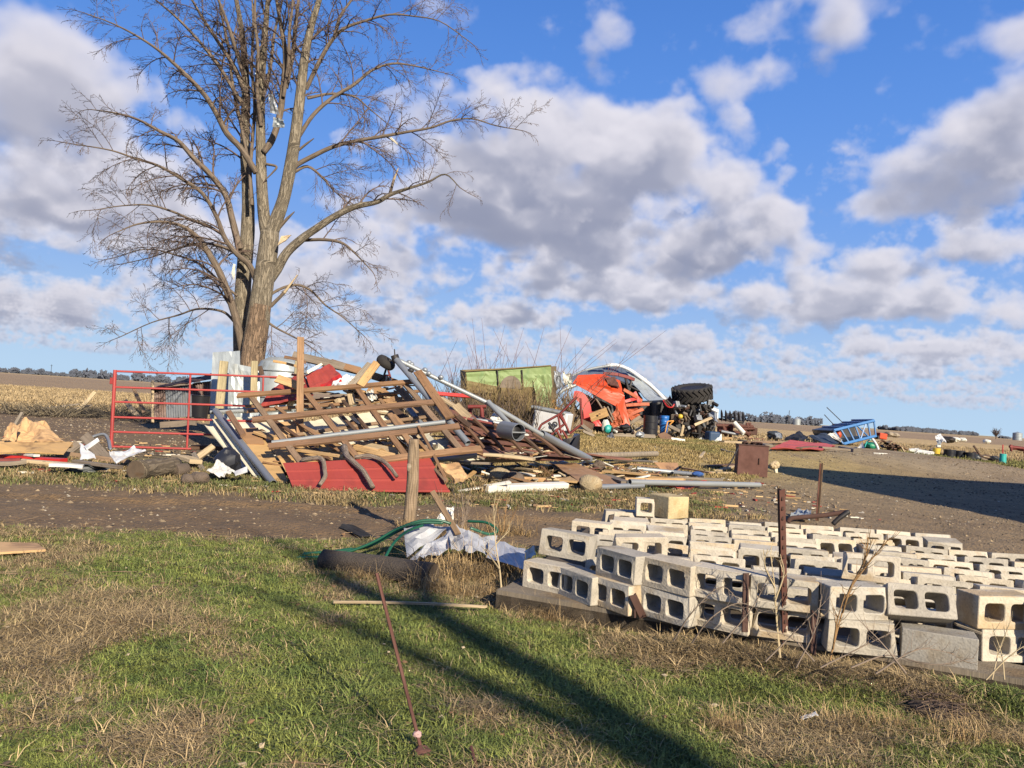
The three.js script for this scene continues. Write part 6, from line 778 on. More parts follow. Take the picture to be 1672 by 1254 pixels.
{ // blue storage rack lying on its side
  const g = thing('blue_rack', 'bright blue steel rack lying on its side among the far debris', 'rack', P3([1400, 734, 46])), f = 44, b = 50; const q = (x, y, d) => at(x, y, d);
  const A = q(1361, 703, f), B = q(1427, 687, f + 1), C = q(1430, 712, f + 1), D = q(1377, 725, f), off = q(1326, 702, b).sub(A);
  const bl = (n, a, c, r, m) => put(g, n, beamGeo(a, c, r, r, { up: V(0, 0.4, 1), bow: 0 }), m);
  bl('front_rail', A, B, 0.14, M.bluef); bl('front_rail', D, C, 0.14, M.bluef); for (const t of [0, 0.17, 0.34, 0.52, 0.84, 1]) bl('upright', A.clone().lerp(B, t), D.clone().lerp(C, t), 0.075, M.bluef); bl('brace', A.clone().lerp(B, 0.56), D.clone().lerp(C, 0.8), 0.06, M.bluef); bl('brace', A.clone().lerp(B, 0.8), D.clone().lerp(C, 0.52), 0.06, M.bluef);
  const A2 = q(1326, 702, b), B2 = q(1392, 687, b + 1), C2 = q(1398, 712, b + 1), D2 = q(1336, 722, b); put(g, 'top_plate', sheetGeo([A, A2, B2, B], { nu: 6, nv: 10, t: 0.04, crumple: 0.04 }), M.blued); put(g, 'back_plate', sheetGeo([A2, B2, C2, D2], { nu: 8, nv: 6, t: 0.05 }), M.black); put(g, 'end_plate', sheetGeo([A2, A, D, D2], { nu: 4, nv: 4, t: 0.05, crumple: 0.06 }), M.tarp); put(g, 'floor_plate', sheetGeo([D, C, C2, D2], { nu: 4, nv: 4, t: 0.05 }), M.blued);
  for (const t of [0.25, 0.5, 0.75, 0.98]) bl('top_rail', A.clone().lerp(B, t).add(V(0, 0.06, 0)), A2.clone().lerp(B2, t).add(V(0, 0.06, 0)), 0.08, M.bluef);
  for (const [a, c] of [[[1350, 665], [1376, 690]], [[1346, 677], [1362, 694]]]) put(g, 'rod', tubeGeo([q(...a, 47), q(...c, 47)], 0.025, { sides: 5 }), M.iron);
}
sheet('sheet_metal', 'dark bent sheet left of the blue rack', 'metal panel', [[1320, 712, 43], [1350, 708, 44], [1370, 724, 42], [1350, 726, 41]], M.tarp, { nu: 8, nv: 6, t: 0.03, crumple: 0.1, seed: 84 });
single('white_scrap', 'white crumpled scrap at the left foot of the blue rack', 'scrap', sheetGeo([[1351, 710, 42], [1362, 706, 42], [1375, 718, 41.5], [1372, 722, 41.5]].map((p) => at(...p)), { nu: 8, nv: 5, t: 0.04, crumple: 0.12, seed: 85 }), M.white);
single('red_bucket', 'small red plastic bucket inside the blue rack', 'bucket', lumpGeo(at(1369, 710, 44.6), 0.16, 0.22, 0.16, { rough: 0.08, seed: 86 }), M.orange);
single('white_tub', 'white plastic tub on its side before the blue rack', 'tub', sheetGeo([[1396, 730, 40], [1408, 722, 41], [1412, 736, 40], [1404, 738, 39.5]].map((p) => at(...p)), { nu: 8, nv: 8, t: 0.05, bendU: 0.2, crumple: 0.06 }), M.white);
{ const g = thing('green_tub', 'green plastic tub lying before the blue rack', 'tub', P3([1422, 738, 41])); put(g, 'tub', lumpGeo(at(1421, 728, 41), 0.33, 0.19, 0.3, { rough: 0.12, seed: 87 }), M.greent); put(g, 'rim', tubeGeo([at(1412, 730, 40.7), at(1416, 721, 40.7), at(1424, 718, 40.7), at(1433, 730, 40.7)], 0.03, { sides: 6, sub: 4 }), M.teal); }
single('white_hoop', 'white plastic hoop right of the green tub', 'hoop', tubeGeo([at(1424, 716, 40.5), at(1430, 724, 40.4), at(1434, 734, 40.3), at(1432, 737, 40.2)], 0.06, { sides: 7, sub: 4 }), M.whitem);
{ const g = thing('orange_machine', 'orange machine hood right of the blue rack', 'machine', P3([1440, 720, 47])); blk(g, 'hood', 1439, 712, 47, 0.52, 0.34, 0.4, M.orange, 0.3, 0, -0.1, 0.05); blk(g, 'grille', 1432, 714, 46.8, 0.12, 0.2, 0.3, M.iron, 0.3, 0, 0, 0.02); }
{ const r0 = rng(77), g = thing('junk_heap', 'dark heap of broken boards and brush right of the blue rack', 'junk heap', P3([1458, 740, 44])); for (let i = 0; i < 34; i++) { const x = 1436 + r0() * 34, y = 716 + (x - 1436) * 0.35 + r0() * 14; put(g, 'broken_board', beamGeo(at(x, y, 43.5 + r0()), at(x + (r0() - 0.3) * 22, y + (r0() - 0.2) * 16, 43.5 + r0()), 0.1 + 0.1 * r0(), 0.05), pick([M.dark[0], M.dark[1], M.brown[2], M.iron, M.rustr])); } put(g, 'pale_strip', beamGeo(at(1472, 730, 43), at(1478, 741, 43), 0.12, 0.06), M.pale[0]); }
sheet('white_gutter', 'white bent panel right of the junk heap', 'gutter', [[1484, 733, 44], [1500, 733, 44], [1499, 737, 43.6], [1484, 736, 43.6]], M.white, { nu: 8, nv: 3, t: 0.08, crumple: 0.06 }); sheet('white_gutter', 'white bent panel left of the yellow bucket', 'gutter', [[1492, 741, 43], [1500, 735, 43.6], [1526, 739, 43.6], [1524, 742, 43]], M.white, { nu: 8, nv: 3, t: 0.08, crumple: 0.06, seed: 5 });
{ const c = P3([1529, 741, 43.6]), g = thing('yellow_bucket', 'yellow plastic bucket standing in the far debris', 'bucket', c); const l = toCreasedNormals(new THREE.LatheGeometry([[0.001, 0], [0.17, 0], [0.2, 0.3], [0.18, 0.3], [0.15, 0.03]].map(([x, y]) => new THREE.Vector2(x, y)), 20), 0.5); l.translate(c.x, c.y, c.z); put(g, 'pail', l, M.yellow); blk(g, 'white_cap', 1532, 728.5, 43.6, 0.22, 0.12, 0.2, M.white, 0, 0, 0, 0.04); }
{ const r0 = rng(78), g = thing('junk_heap', 'long low dark heap of scrap behind the black barrels', 'junk heap', P3([1575, 752, 44.6])); for (let i = 0; i < 40; i++) { const x = 1495 + r0() * 130, y = 742 + (x - 1500) * 0.085 - r0() * 8; put(g, 'scrap', i % 2 ? beamGeo(at(x, y, 44 + r0()), at(x + (r0() - 0.3) * 20, y + (r0() - 0.3) * 8, 44 + r0()), 0.12, 0.08) : lumpGeo(at(x, y, 44.2 + r0()), 0.25, 0.16, 0.2, { rough: 0.5, det: 2, seed: i }), pick([M.black, M.iron, M.dark[1], M.tarp, M.greyw[1], M.rust])); } }
{ const g = thing('white_sheeting', 'crumpled white sheeting standing in the stubble field', 'sheet', P3([1540, 722, 75])); put(g, 'sheeting', sheetGeo([[1530, 722, 75], [1527, 712, 75], [1535, 708, 75.5], [1546, 722, 74.5]].map((p) => at(...p)), { nu: 12, nv: 10, t: 0.05, crumple: 0.35, cf: 2.5, seed: 88 }), M.whitem); put(g, 'dark_scrap', lumpGeo(at(1548, 718, 75.5), 0.6, 0.28, 0.5, { rough: 0.6, seed: 89 }), M.iron); put(g, 'trailing_sheet', sheetGeo([[1532, 716, 74.6], [1540, 718, 74.6], [1536, 726, 74], [1530, 726, 74]].map((p) => at(...p)), { nu: 6, nv: 6, t: 0.05, crumple: 0.2, seed: 90 }), M.galv); }
for (const [l, x, y, w] of [['white scrap in the stubble right of the white sheeting, nearest to it', 1560, 718, 0.5], ['white scrap in the stubble right of the white sheeting, middle one', 1572, 718, 0.4], ['white scrap in the stubble right of the white sheeting, farthest', 1611, 721, 0.4], ['pale scrap in the stubble right of the orange hood, left one', 1452, 709, 0.5], ['pale scrap in the stubble right of the orange hood, right one', 1461, 710, 0.5]]) single('field_scrap', l, 'scrap', lumpGeo(at(x, y, 90), w, w * 0.6, w, { rough: 0.5, det: 2, seed: x }), x < 1500 ? M.greyw[2] : M.white);
bar3(thing('marker_post', 'thin pinkish marker post behind the teal can', 'post', P3([1637, 742, 44])), 'post', [1637, 744, 44], [1637.5, 726, 44], 0.035, M.gate);
{ const g = thing('red_implement', 'long low reddish farm implement at the right edge', 'farm machine', P3([1670, 738, 48])); for (const [a, b, r] of [[[1648, 729, 48], [1700, 736, 48], 0.09], [[1652, 732, 48.4], [1700, 740, 48.2], 0.07], [[1651, 726, 48], [1651, 737, 48], 0.09], [[1672, 730, 48], [1673, 742, 48], 0.07], [[1690, 733, 48], [1690, 745, 48], 0.07]]) bar3(g, 'bar', a, b, r, M.redd, 4); }
// ---------------------------------------------------------------- on the horizon
const farm = (label, px, d, r, h, roof) => { const b = hz(px, d), g = thing('grain_silo', label, 'silo', b); const pts = [[0.01, h + roof], [r * 0.25, h + roof * 0.85], [r * 1.04, h], [r, h], [r, 0]].map(([x, y]) => new THREE.Vector2(x, y)).reverse(); const l = toCreasedNormals(new THREE.LatheGeometry(pts, 24), 0.4); l.translate(b.x, b.y, b.z); put(g, 'shell', l, M.sheet); for (let i = 1; i < 6; i++) { const t = new THREE.TorusGeometry(r * 1.01, 0.08, 4, 24); t.rotateX(Math.PI / 2); t.translate(b.x, b.y + h * i / 6, b.z); put(g, 'hoop', t, M.galvd); } put(g, 'cap', tubeGeo([V(b.x, b.y + h + roof * 0.9, b.z), V(b.x, b.y + h + roof * 1.2, b.z)], r * 0.12, { sides: 8 }), M.galvd); return g; };
farm('round metal grain silo on the horizon right of the wood', 1306, 640, 2.9, 5.2, 1.6); farm('pale metal grain silo at the right edge of the horizon', 1667, 420, 2.2, 4.6, 0.6);
{ const b = hz(1293, 660), g = thing('lattice_tower', 'thin lattice tower on the horizon left of the grain silo', 'tower', b); for (const s of [-1, 1]) put(g, 'leg', tubeGeo([V(b.x + s * 0.6, b.y, b.z), V(b.x + s * 0.15, b.y + 12, b.z)], 0.12, { sides: 4 }), M.iron); for (let i = 0; i < 6; i++) put(g, 'brace', tubeGeo([V(b.x - 0.5, b.y + i * 2, b.z), V(b.x + 0.4, b.y + i * 2 + 2, b.z)], 0.08, { sides: 4 }), M.iron); }
{ const b = hz(84, 700), g = thing('mast', 'thin mast on the horizon at the far left', 'mast', b); put(g, 'pole', tubeGeo([V(b.x, b.y, b.z), V(b.x, b.y + 10.5, b.z)], 0.18, { sides: 5 }), M.iron); put(g, 'crossarm', tubeGeo([V(b.x - 1, b.y + 9.6, b.z), V(b.x + 1, b.y + 9.6, b.z)], 0.1, { sides: 4 }), M.iron); }
{ const b = hz(1632, 420), g = thing('far_tree', 'lone bare tree on the horizon at the right', 'tree', b), r = rng(99), tw = []; put(g, 'trunk', tubeGeo([b.clone(), b.clone().add(V(0.1, 2.6, 0))], [0.28, 0.2], { sides: 7 }), M.twig); for (let i = 0; i < 70; i++) { const a = r() * 6.28, p = b.clone().add(V(0, 1.4 + r() * 2, 0)), e = p.clone().add(V(Math.cos(a) * (1 + r() * 2), 0.8 + r() * 2.6, Math.sin(a) * 2)); tw.push(tubeGeo([p, p.clone().lerp(e, 0.5).add(V(0, 0.3, 0)), e], [0.08, 0.06, 0.03], { sides: 3, cap: false })); for (let k = 0; k < 6; k++) { const q = p.clone().lerp(e, 0.4 + 0.6 * r()); tw.push(tubeGeo([q, q.clone().add(V((r() - 0.5) * 1.2, r() * 0.9, (r() - 0.5)))], [0.04, 0.025], { sides: 3, cap: false })); } } put(g, 'crown', mergeGeometries(tw), M.twig).userData.kind = 'stuff'; }
// ---------------------------------------------------------------- the building beside the yard, out of view, whose shade crosses the gravel
{
  const h = 5.2, L = h / Math.tan(SUN_EL), w = 9, dp = 13, g = thing('farm_building', 'white clapboard farm building beside the gravel yard', 'building', V(7.7 + L * Math.sin(SUN_AZ), 0, -23.2 + L * Math.cos(SUN_AZ)));
  const p = (n, geo, m) => shadowed(part(g, n, geo, m));
  p('wall', bake(new THREE.BoxGeometry(w, h, dp), w / 2, h / 2, dp / 2), M.white); p('roof', bake(new THREE.BoxGeometry(w + 0.3, 0.16, dp + 0.3), w / 2, h + 0.08, dp / 2), M.galvd); p('door', bake(boxGeo(0.08, 2.1, 1.0, 0.01), -0.03, 1.05, 4), M.greyw[0]);
  for (const [y, z] of [[1.6, 7.5], [1.6, 10.5], [4.0, 3], [4.0, 7.5], [4.0, 10.5]]) { p('window_frame', bake(boxGeo(0.1, 1.3, 0.95, 0.01), -0.02, y, z), M.white); p('window_pane', bake(boxGeo(0.04, 1.1, 0.75, 0.005), -0.06, y, z), M.blackp); }
  g.rotation.y = 0.14;
}
// ---------------------------------------------------------------- toppled concrete block wall on its foundation
const BH = 0.14;                                                   // top of the foundation
const blockGeos = [];
{
  const W = 0.39, H = 0.19, D = 0.19;
  const rrect = (P, x0, y0, x1, y1, r) => { P.moveTo(x0 + r, y0); P.lineTo(x1 - r, y0); P.quadraticCurveTo(x1, y0, x1, y0 + r); P.lineTo(x1, y1 - r); P.quadraticCurveTo(x1, y1, x1 - r, y1); P.lineTo(x0 + r, y1); P.quadraticCurveTo(x0, y1, x0, y1 - r); P.lineTo(x0, y0 + r); P.quadraticCurveTo(x0, y0, x0 + r, y0); };
  for (let k = 0; k < 12; k++) {
    const s = new THREE.Shape(), b = 0.004; rrect(s, -W / 2 + b, b, W / 2 - b, H - b, 0.006);
    const t = k === 4 ? 0.004 : 0, m = 0.040, web = 0.034;
    for (const c of [-1, 1]) { const h = new THREE.Path(), x0 = c < 0 ? -W / 2 + m : web / 2, x1 = c < 0 ? -web / 2 : W / 2 - m; rrect(h, x0, m - 0.002 + t, x1, H - m + 0.002, 0.032); s.holes.push(h); }
    const g = new THREE.ExtrudeGeometry(s, { depth: D - 2 * b, bevelEnabled: true, bevelSize: b, bevelThickness: b, bevelSegments: 1, curveSegments: 5 }); g.translate(0, 0, -D / 2 + b);
    const a = g.attributes.position; for (let i = 0; i < a.count; i++) { const x = a.getX(i), y = a.getY(i), z = a.getZ(i), q = 0.006; const e = Math.abs(x) > W / 2 - 0.02 && (Math.abs(z) > D / 2 - 0.02) ? sstep(0.55, 0.8, n3(x * 14 + k * 9, y * 22, z * 14)) * 0.034 : 0;
      a.setXYZ(i, x + q * (n3(x * 9 + k * 13, y * 9, z * 9) - 0.5) - Math.sign(x) * e, y + q * (n3(x * 9 + 40, y * 9 + k * 7, z * 9) - 0.5), z + q * (n3(x * 9, y * 9 + 80, z * 9 + k * 5) - 0.5) - Math.sign(z) * e * 0.6); }
    const uv = g.attributes.uv; for (let i = 0; i < uv.count; i++) uv.setXY(i, uv.getX(i) + k * 0.37, uv.getY(i) + k * 0.61);
    g.computeVertexNormals(); blockGeos.push(g);
  }
}
const solidGeo = boxGeo(0.39, 0.19, 0.19, 0.006).translate(0, 0.095, 0);
let blockN = 0;
function placeBlock(label, p, yaw, { pitch = 0, roll = 0, group, geo, m, name = 'concrete_block' } = {}) {
  const o = new THREE.Mesh(geo || blockGeos[blockN % 12], m || M.conc[(blockN * 7 + (blockN >> 2)) % 6]); blockN++; o.position.copy(p); o.rotation.order = 'YXZ'; o.rotation.set(pitch, yaw, roll); return top(o, name, label, 'concrete block', group);
}
// px, py: where the lower left corner of the open face is; yaw in degrees, + turns the face to the right
function faceBlock(label, px, py, h, yaw, o = {}) { const c = gnd(px, py, h), a = yaw * R, v = V(-0.195, 0, 0.095).applyAxisAngle(V(0, 1, 0), a); return placeBlock(label, V(c.x - v.x, h, c.z - v.z), a, o); }
const FL = gnd(846, 963, BH), FR = gnd(1606, 1082, BH);
{ // concrete footing and floor
  const dir = FR.clone().sub(FL).setY(0).normalize(), nrm = V(-dir.z, 0, dir.x), g = thing('foundation', 'low concrete foundation under the toppled block wall', 'foundation', V(1.4, 0, -5.2));
  const a = FL.clone().addScaledVector(nrm, 0.11).addScaledVector(dir, -0.12), b = FR.clone().addScaledVector(nrm, 0.32).addScaledVector(dir, 1.6);
  const f = sheetGeo([V(a.x, BH - 0.12, a.z), V(b.x, BH - 0.12, b.z), V(b.x, BH - 0.12, b.z).addScaledVector(nrm, -0.32), V(a.x, BH - 0.12, a.z).addScaledVector(nrm, -0.32)], { nu: 40, nv: 4, t: 0.24, crumple: 0.012, cf: 8 }); put(g, 'footing', f, mat(lin(0.23, 0.19, 0.14), { map: T.conc, bump: T.concB, bs: 0.004, rough: 1 }));
  const c = [[a.x, a.z], [b.x, b.z], [6.4, -9.5], [1.0, -9.5]].map(([x, z]) => new THREE.Vector2(x, -z)); const s = new THREE.Shape(c), e = new THREE.ExtrudeGeometry(s, { depth: 0.10, bevelEnabled: false }); e.rotateX(-Math.PI / 2); e.translate(0, 0.012, 0); put(g, 'floor', e, mat(lin(0.13, 0.10, 0.072), { map: T.soil, rough: 1 }));
}
const low1 = 'lower front row of the toppled block wall', up1 = 'upper front row of the toppled block wall';
faceBlock('hollow block at the far left end of the lower front row, stained brown', 852, 958, BH, -34);
faceBlock('hollow block second from the left in the lower front row, turned far left', 908, 969, BH, -57);
faceBlock('hollow block third from the left in the lower front row', 960, 984, BH, -54);
faceBlock('hollow block fourth from the left in the lower front row, beside the rusty angle', 1041, 1003, BH, -46);
faceBlock('hollow block fifth from the left in the lower front row, striped by a shadow', 1121, 1019, BH, -34);
faceBlock('hollow block in the lower front row left of the steel fence post', 1223, 1038, BH, -16);
faceBlock('hollow block in the lower front row right of the steel fence post', 1350, 1064, BH, -8);
faceBlock('hollow block at the right end of the lower front row above the bricks', 1602, 1080, BH, 4);
faceBlock('hollow block at the left end of the upper front row, casting a dark triangle', 972, 938, BH + 0.19, -55);
faceBlock('hollow block second from the left in the upper front row', 1044, 955, BH + 0.19, -47);
faceBlock('hollow block third from the left in the upper front row, striped by a shadow', 1123, 972, BH + 0.19, -33);
faceBlock('hollow block in the upper front row left of the steel fence post', 1223, 990, BH + 0.19, -15);
faceBlock('hollow block in the upper front row with a dark left end, behind the brown weed', 1353, 1012, BH + 0.19, 9);
faceBlock('hollow block tipped backwards in the upper front row', 1450, 1014, BH + 0.20, -6, { pitch: -0.42 });
faceBlock('hollow block at the right end of the upper front row with a dark left end', 1596, 1027, BH + 0.19, 9);
faceBlock('hollow block under the tipped block in the lower front row', 1448, 1048, BH, -6);
faceBlock('grey block showing its closed side at the front right', 1470, 1080, BH - 0.02, -22, { geo: solidGeo, m: M.concg });
faceBlock('grey block sunk in the weeds at the very front right', 1482, 1104, -0.03, -22, { geo: solidGeo, m: M.concg });
faceBlock('worn hollow block lying tilted on the left end of the wall', 878, 908, BH + 0.2, -18, { roll: -0.06, pitch: -0.05 });
faceBlock('hollow block behind the worn tilted block at the left end', 931, 884, BH + 0.06, -8, { roll: -0.03 });
faceBlock('hollow block on its own right of the right end block', 1708, 1042, BH + 0.19, 5);
faceBlock('lower hollow block at the right edge of the photo', 1712, 1096, BH, 3);
// rows behind the front row: the wall fell in courses
{
  const r = rng(303), ord = ['first', 'second', 'third', 'fourth', 'fifth', 'sixth', 'seventh', 'eighth', 'ninth', 'tenth', 'eleventh', 'twelfth', 'thirteenth', 'fourteenth'];
  const rows = 11; for (let k = 0; k < rows; k++) {
    const f = k / (rows - 1), A = V(lerp(0.62, 1.2, f ** 1.2), BH, lerp(-6.05, -9.02, f)), B = V(lerp(4.1, 5.05, f), BH, lerp(-5.1, -9.0, f)), dir = B.clone().sub(A), L = dir.length(); dir.normalize(); const yaw = -Math.atan2(dir.z, dir.x);
    let n = Math.floor(L / 0.405); if (k > 2 && k < 8) n += 2;
    for (let i = 0; i < n; i++) {
      if (r() < 0.03 && i > 0) continue; const q = r(), p = A.clone().addScaledVector(dir, 0.2 + i * 0.405 + (r() - 0.5) * 0.012); p.x += (r() - 0.5) * 0.01; p.z += (r() - 0.5) * 0.085; p.y += 0.001 + (k < 4 ? 0.03 : 0.012) * r();
      const side = q < 0.09, up = q > 0.90; if (up) p.y += 0.0;
      const l = `hollow concrete block ${ord[i]} from the left in the ${ord[k]} row behind the front row`;
      placeBlock(l, p, yaw + (r() - 0.5) * 0.13 + (side ? Math.PI : 0), { pitch: -0.17 + (r() - 0.5) * 0.16 - (up ? 0.25 : 0), roll: (r() - 0.5) * 0.06 });
    }
  }
  // fallen blocks and pieces on the second layer
  placeBlock('hollow block lying crosswise on the second row near the left', V(1.02, BH + 0.21, -6.15), 0.1, { roll: 0.05 });
  placeBlock('hollow block lying on the third row right of the brown weed', V(2.62, BH + 0.22, -5.9), -0.25, { pitch: -0.12 });
  placeBlock('hollow block standing alone at the left end of the last row', V(1.30, BH + 0.02, -9.2), 0.12, { pitch: 0.03 });
  placeBlock('hollow block on the last row left of the limestone cube', V(1.62, BH + 0.19, -9.05), 0.06, {});
  single('concrete_shard', 'pointed concrete shard standing on the left of the wall', 'shard', new THREE.ConeGeometry(0.07, 0.13, 4, 1).rotateY(0.5).translate(0.96, BH + 0.30, -5.8), M.conc[2]);
}
{ const c = gnd(1093, 847, BH + 0.2), g = boxGeo(0.30, 0.235, 0.30, 0.012); const a = g.attributes.position; for (let i = 0; i < a.count; i++) { const x = a.getX(i), y = a.getY(i), z = a.getZ(i); a.setXYZ(i, x + 0.014 * (n3(x * 9, y * 9, z * 9) - 0.5), y + 0.014 * (n3(x * 9 + 9, y * 9, z * 9) - 0.5), z + 0.014 * (n3(x * 9, y * 9 + 9, z * 9) - 0.5)); } g.computeVertexNormals(); const o = new THREE.Mesh(g.translate(0, 0.117, 0), M.limestone); o.position.set(c.x + 0.02, BH + 0.2, c.z - 0.16); o.rotation.y = 34 * R; top(o, 'limestone_cube', 'yellowish solid stone cube sitting on the back row of blocks', 'stone block'); }
for (const [i, l] of ['red brick under the right end block, left one', 'red brick under the right end block, middle one', 'red brick under the right end block, right one'].entries()) { const c = gnd(1612 + i * 34, 1087 + i * 3, 0.04); const o = new THREE.Mesh(boxGeo(0.2, 0.06, 0.095, 0.006), M.rustr); o.position.copy(c); o.position.y = 0.05; o.rotation.y = -0.2 + i * 0.07; top(o, 'red_brick', l, 'brick'); }
// rusty iron among the blocks
{ const g = thing('rusty_angle', 'short rusty angle iron leaning between the lower front blocks', 'angle iron', gnd(1040, 1010, BH)); put(g, 'flange', beamGeo(gnd(1033, 972, 0.28), gnd(1050, 1008, BH), 0.05, 0.012, { up: V(0.2, 0.2, 1) }), M.rust); put(g, 'web', beamGeo(gnd(1037, 970, 0.28), gnd(1037, 1008, BH), 0.03, 0.01, { up: V(1, 0, 0.3) }), M.rust); }
single('iron_bar', 'dark iron bar standing in the gap between front blocks', 'bar', beamGeo(at(1218, 936, 4.98), at(1216, 1032, 4.86), 0.035, 0.02, { up: V(0, 0, 1), bow: 0 }), M.rust);
single('iron_bar', 'short dark stake at the left foot of the block behind the weed', 'bar', beamGeo(at(1329, 1000, 4.66), at(1327, 1068, 4.58), 0.03, 0.02, { up: V(0, 0, 1), bow: 0 }), M.rust);
single('thin_lath', 'thin pale lath lying from the tipped block to the right end', 'lath', beamGeo(gnd(1560, 1019, BH + 0.19), gnd(1602, 1034, BH + 0.17), 0.02, 0.012, {}), M.greyw[2]);
{ const A = onGround(1284, 1074), B = at(1277, 800, 4.72), g = thing('steel_post', 'tall rusty steel fence post in front of the block wall', 'fence post', A); A.y -= 0.05; put(g, 'flange', beamGeo(A, B, 0.040, 0.005, { up: V(0.35, 0, 1), bow: 0, twist: 0 }), M.rustr); const off = V(-0.008, 0, -0.022); put(g, 'web', beamGeo(A.clone().add(off), B.clone().add(off), 0.006, 0.034, { up: V(0.35, 0, 1), bow: 0, twist: 0 }), M.rust); for (let i = 0; i < 16; i++) { const c = A.clone().lerp(B, 0.16 + i * 0.053); put(g, 'stud', bake(boxGeo(0.014, 0.022, 0.010, 0.003), c.x, c.y, c.z + 0.006), M.rust); } }
{ const A = onGround(1333, 850), B = at(1340, 757, -A.z), g = thing('steel_stake', 'thin brown steel stake standing behind the block wall', 'stake', A); put(g, 'flange', beamGeo(A, B, 0.05, 0.008, { up: V(0.8, 0, 1), bow: 0 }), M.rustb); put(g, 'web', beamGeo(A.clone().add(V(0.02, 0, 0.014)), B.clone().add(V(0.02, 0, 0.014)), 0.008, 0.03, { up: V(0.8, 0, 1), bow: 0 }), M.fence); }
{ const d = 9.0, g = thing('bent_pipe', 'black bent iron pipe lying across the back row of blocks', 'pipe', at(1335, 852, d)); put(g, 'pipe', tubeGeo([[1286, 853], [1291, 847], [1304, 845], [1340, 842], [1382, 836]].map(([x, y]) => at(x, y, d)), 0.026, { sides: 10, sub: 5 }), M.rust); put(g, 'pipe', tubeGeo([[1386, 835], [1376, 842], [1368, 848], [1360, 856]].map(([x, y]) => at(x, y, d - 0.05)), 0.026, { sides: 10, sub: 4 }), M.iron); }
single('plastic_sheet', 'grey plastic sheeting lying behind the bent pipe', 'sheet', sheetGeo([[1288, 849], [1300, 838], [1324, 841], [1322, 850]].map(([x, y]) => onGround(x, y + 4, 0.06 + (y < 845 ? 0.05 : 0))), { nu: 10, nv: 8, t: 0.004, crumple: 0.09, seed: 91 }), M.galv);
// ---------------------------------------------------------------- left of the wall: post, hose, metal, log
{ const A = onGround(667, 862), B = at(676, 717, -A.z), m = A.clone().lerp(B, 0.5).add(V(0.012, 0, 0)); A.y -= 0.1; const g = thing('wooden_post', 'weathered round wooden fence post standing in the grass', 'fence post', A.clone().setY(A.y + 0.1)); put(g, 'post', tubeGeo([A, A.clone().lerp(m, 0.6), m, m.clone().lerp(B, 0.6), B], [0.074, 0.069, 0.067, 0.065, 0.056], { sides: 16, sub: 5, jag: 0.12, seed: 4 }), mat(lin(0.34, 0.255, 0.17), { map: T.bark, bump: T.woodB, bs: 0.004, rough: 0.95 })); put(g, 'split_knot', lumpGeo(m.clone().add(V(-0.04, 0.18, 0.07)), 0.025, 0.05, 0.02, { rough: 0.3, det: 2 }), M.greyw[2]); }
single('leaning_bar', 'dark flat bar leaning over the crumpled metal', 'bar', beamGeo(at(706, 803, 7.6), at(748, 872, 7.25), 0.05, 0.025, { up: V(0.3, 0.2, 1), bow: 0 }), M.fence);
{ const g = thing('garden_hose', 'dark green garden hose looped over the crumpled metal and log', 'hose', at(600, 900, 7.3)); const h = (pts, d0, d1) => put(g, 'hose', tubeGeo(pts.map(([x, y], i) => at(x, y, lerp(d0, d1, i / (pts.length - 1)))), 0.0125, { sides: 8, sub: 7 }), M.hose);
  h([[484, 911], [533, 908], [575, 899], [612, 884], [648, 864], [685, 851], [717, 850], [736, 855]], 7.15, 7.3); h([[496, 904], [560, 899], [600, 893], [627, 880], [659, 863], [690, 854], [724, 854]], 7.3, 7.4); h([[484, 911], [500, 905], [530, 902], [575, 896]], 7.2, 7.45); h([[628, 912], [643, 887], [664, 868], [690, 858]], 6.8, 7.3); h([[764, 851], [796, 854], [812, 866], [800, 872], [768, 862]], 7.6, 7.3); }
{ const g = thing('crumpled_metal', 'crumpled shiny sheet metal heap between the post and the blocks', 'sheet metal', onGround(760, 925)); const s = (c, seed, lb, o = {}) => put(g, 'metal_sheet', sheetGeo(c.map((p) => at(...p)), { nu: 7, nv: 6, t: 0.003, crumple: 0.075, cf: 1.3, seed, ...o }), M.silver, lb);
  s([[658, 868, 7.3], [700, 852, 7.5], [732, 862, 7.4], [664, 912, 7.0]], 3); s([[664, 912, 7.0], [732, 860, 7.3], [745, 884, 7.0], [694, 917, 6.85]], 8); s([[728, 858, 7.45], [768, 866, 7.4], [762, 898, 7.0], [736, 902, 6.9]], 11); s([[755, 872, 7.3], [812, 876, 7.4], [800, 908, 6.9], [760, 900, 6.9]], 15); s([[800, 882, 7.2], [858, 894, 7.0], [856, 930, 6.4], [794, 912, 6.8]], 19, 'blue grey sheet end', { crumple: 0.05 });
  put(g, 'white_sheet', sheetGeo([[708, 852, 7.7], [726, 830, 7.8], [742, 826, 7.8], [740, 850, 7.7]].map((p) => at(...p)), { nu: 6, nv: 6, t: 0.004, crumple: 0.05, seed: 23 }), M.white, 'white sheet corner standing up'); put(g, 'scrap_piece', sheetGeo([[856, 900, 6.4], [870, 896, 6.5], [876, 905, 6.4], [862, 912, 6.3]].map((p) => at(...p)), { nu: 5, nv: 4, t: 0.003, crumple: 0.05, seed: 24 }), M.white); }
{ const a = onGround(527, 928), b = onGround(706, 960); a.y += 0.075; b.y += 0.095; const g = thing('dark_log', 'dark rotten log lying in the grass before the crumpled metal', 'log', a.clone().lerp(b, 0.5).setY(0)); put(g, 'log', tubeGeo([a, a.clone().lerp(b, 0.35), a.clone().lerp(b, 0.7), b], [0.082, 0.088, 0.098, 0.10], { sides: 22, sub: 8, jag: 0.24, seed: 7 }), M.log); const e = new THREE.CircleGeometry(0.092, 20), n = b.clone().sub(a).normalize(); e.lookAt(n); e.translate(b.x + n.x * 0.007, b.y + n.y * 0.007, b.z + n.z * 0.007); put(g, 'cut_end', e, M.logend); }
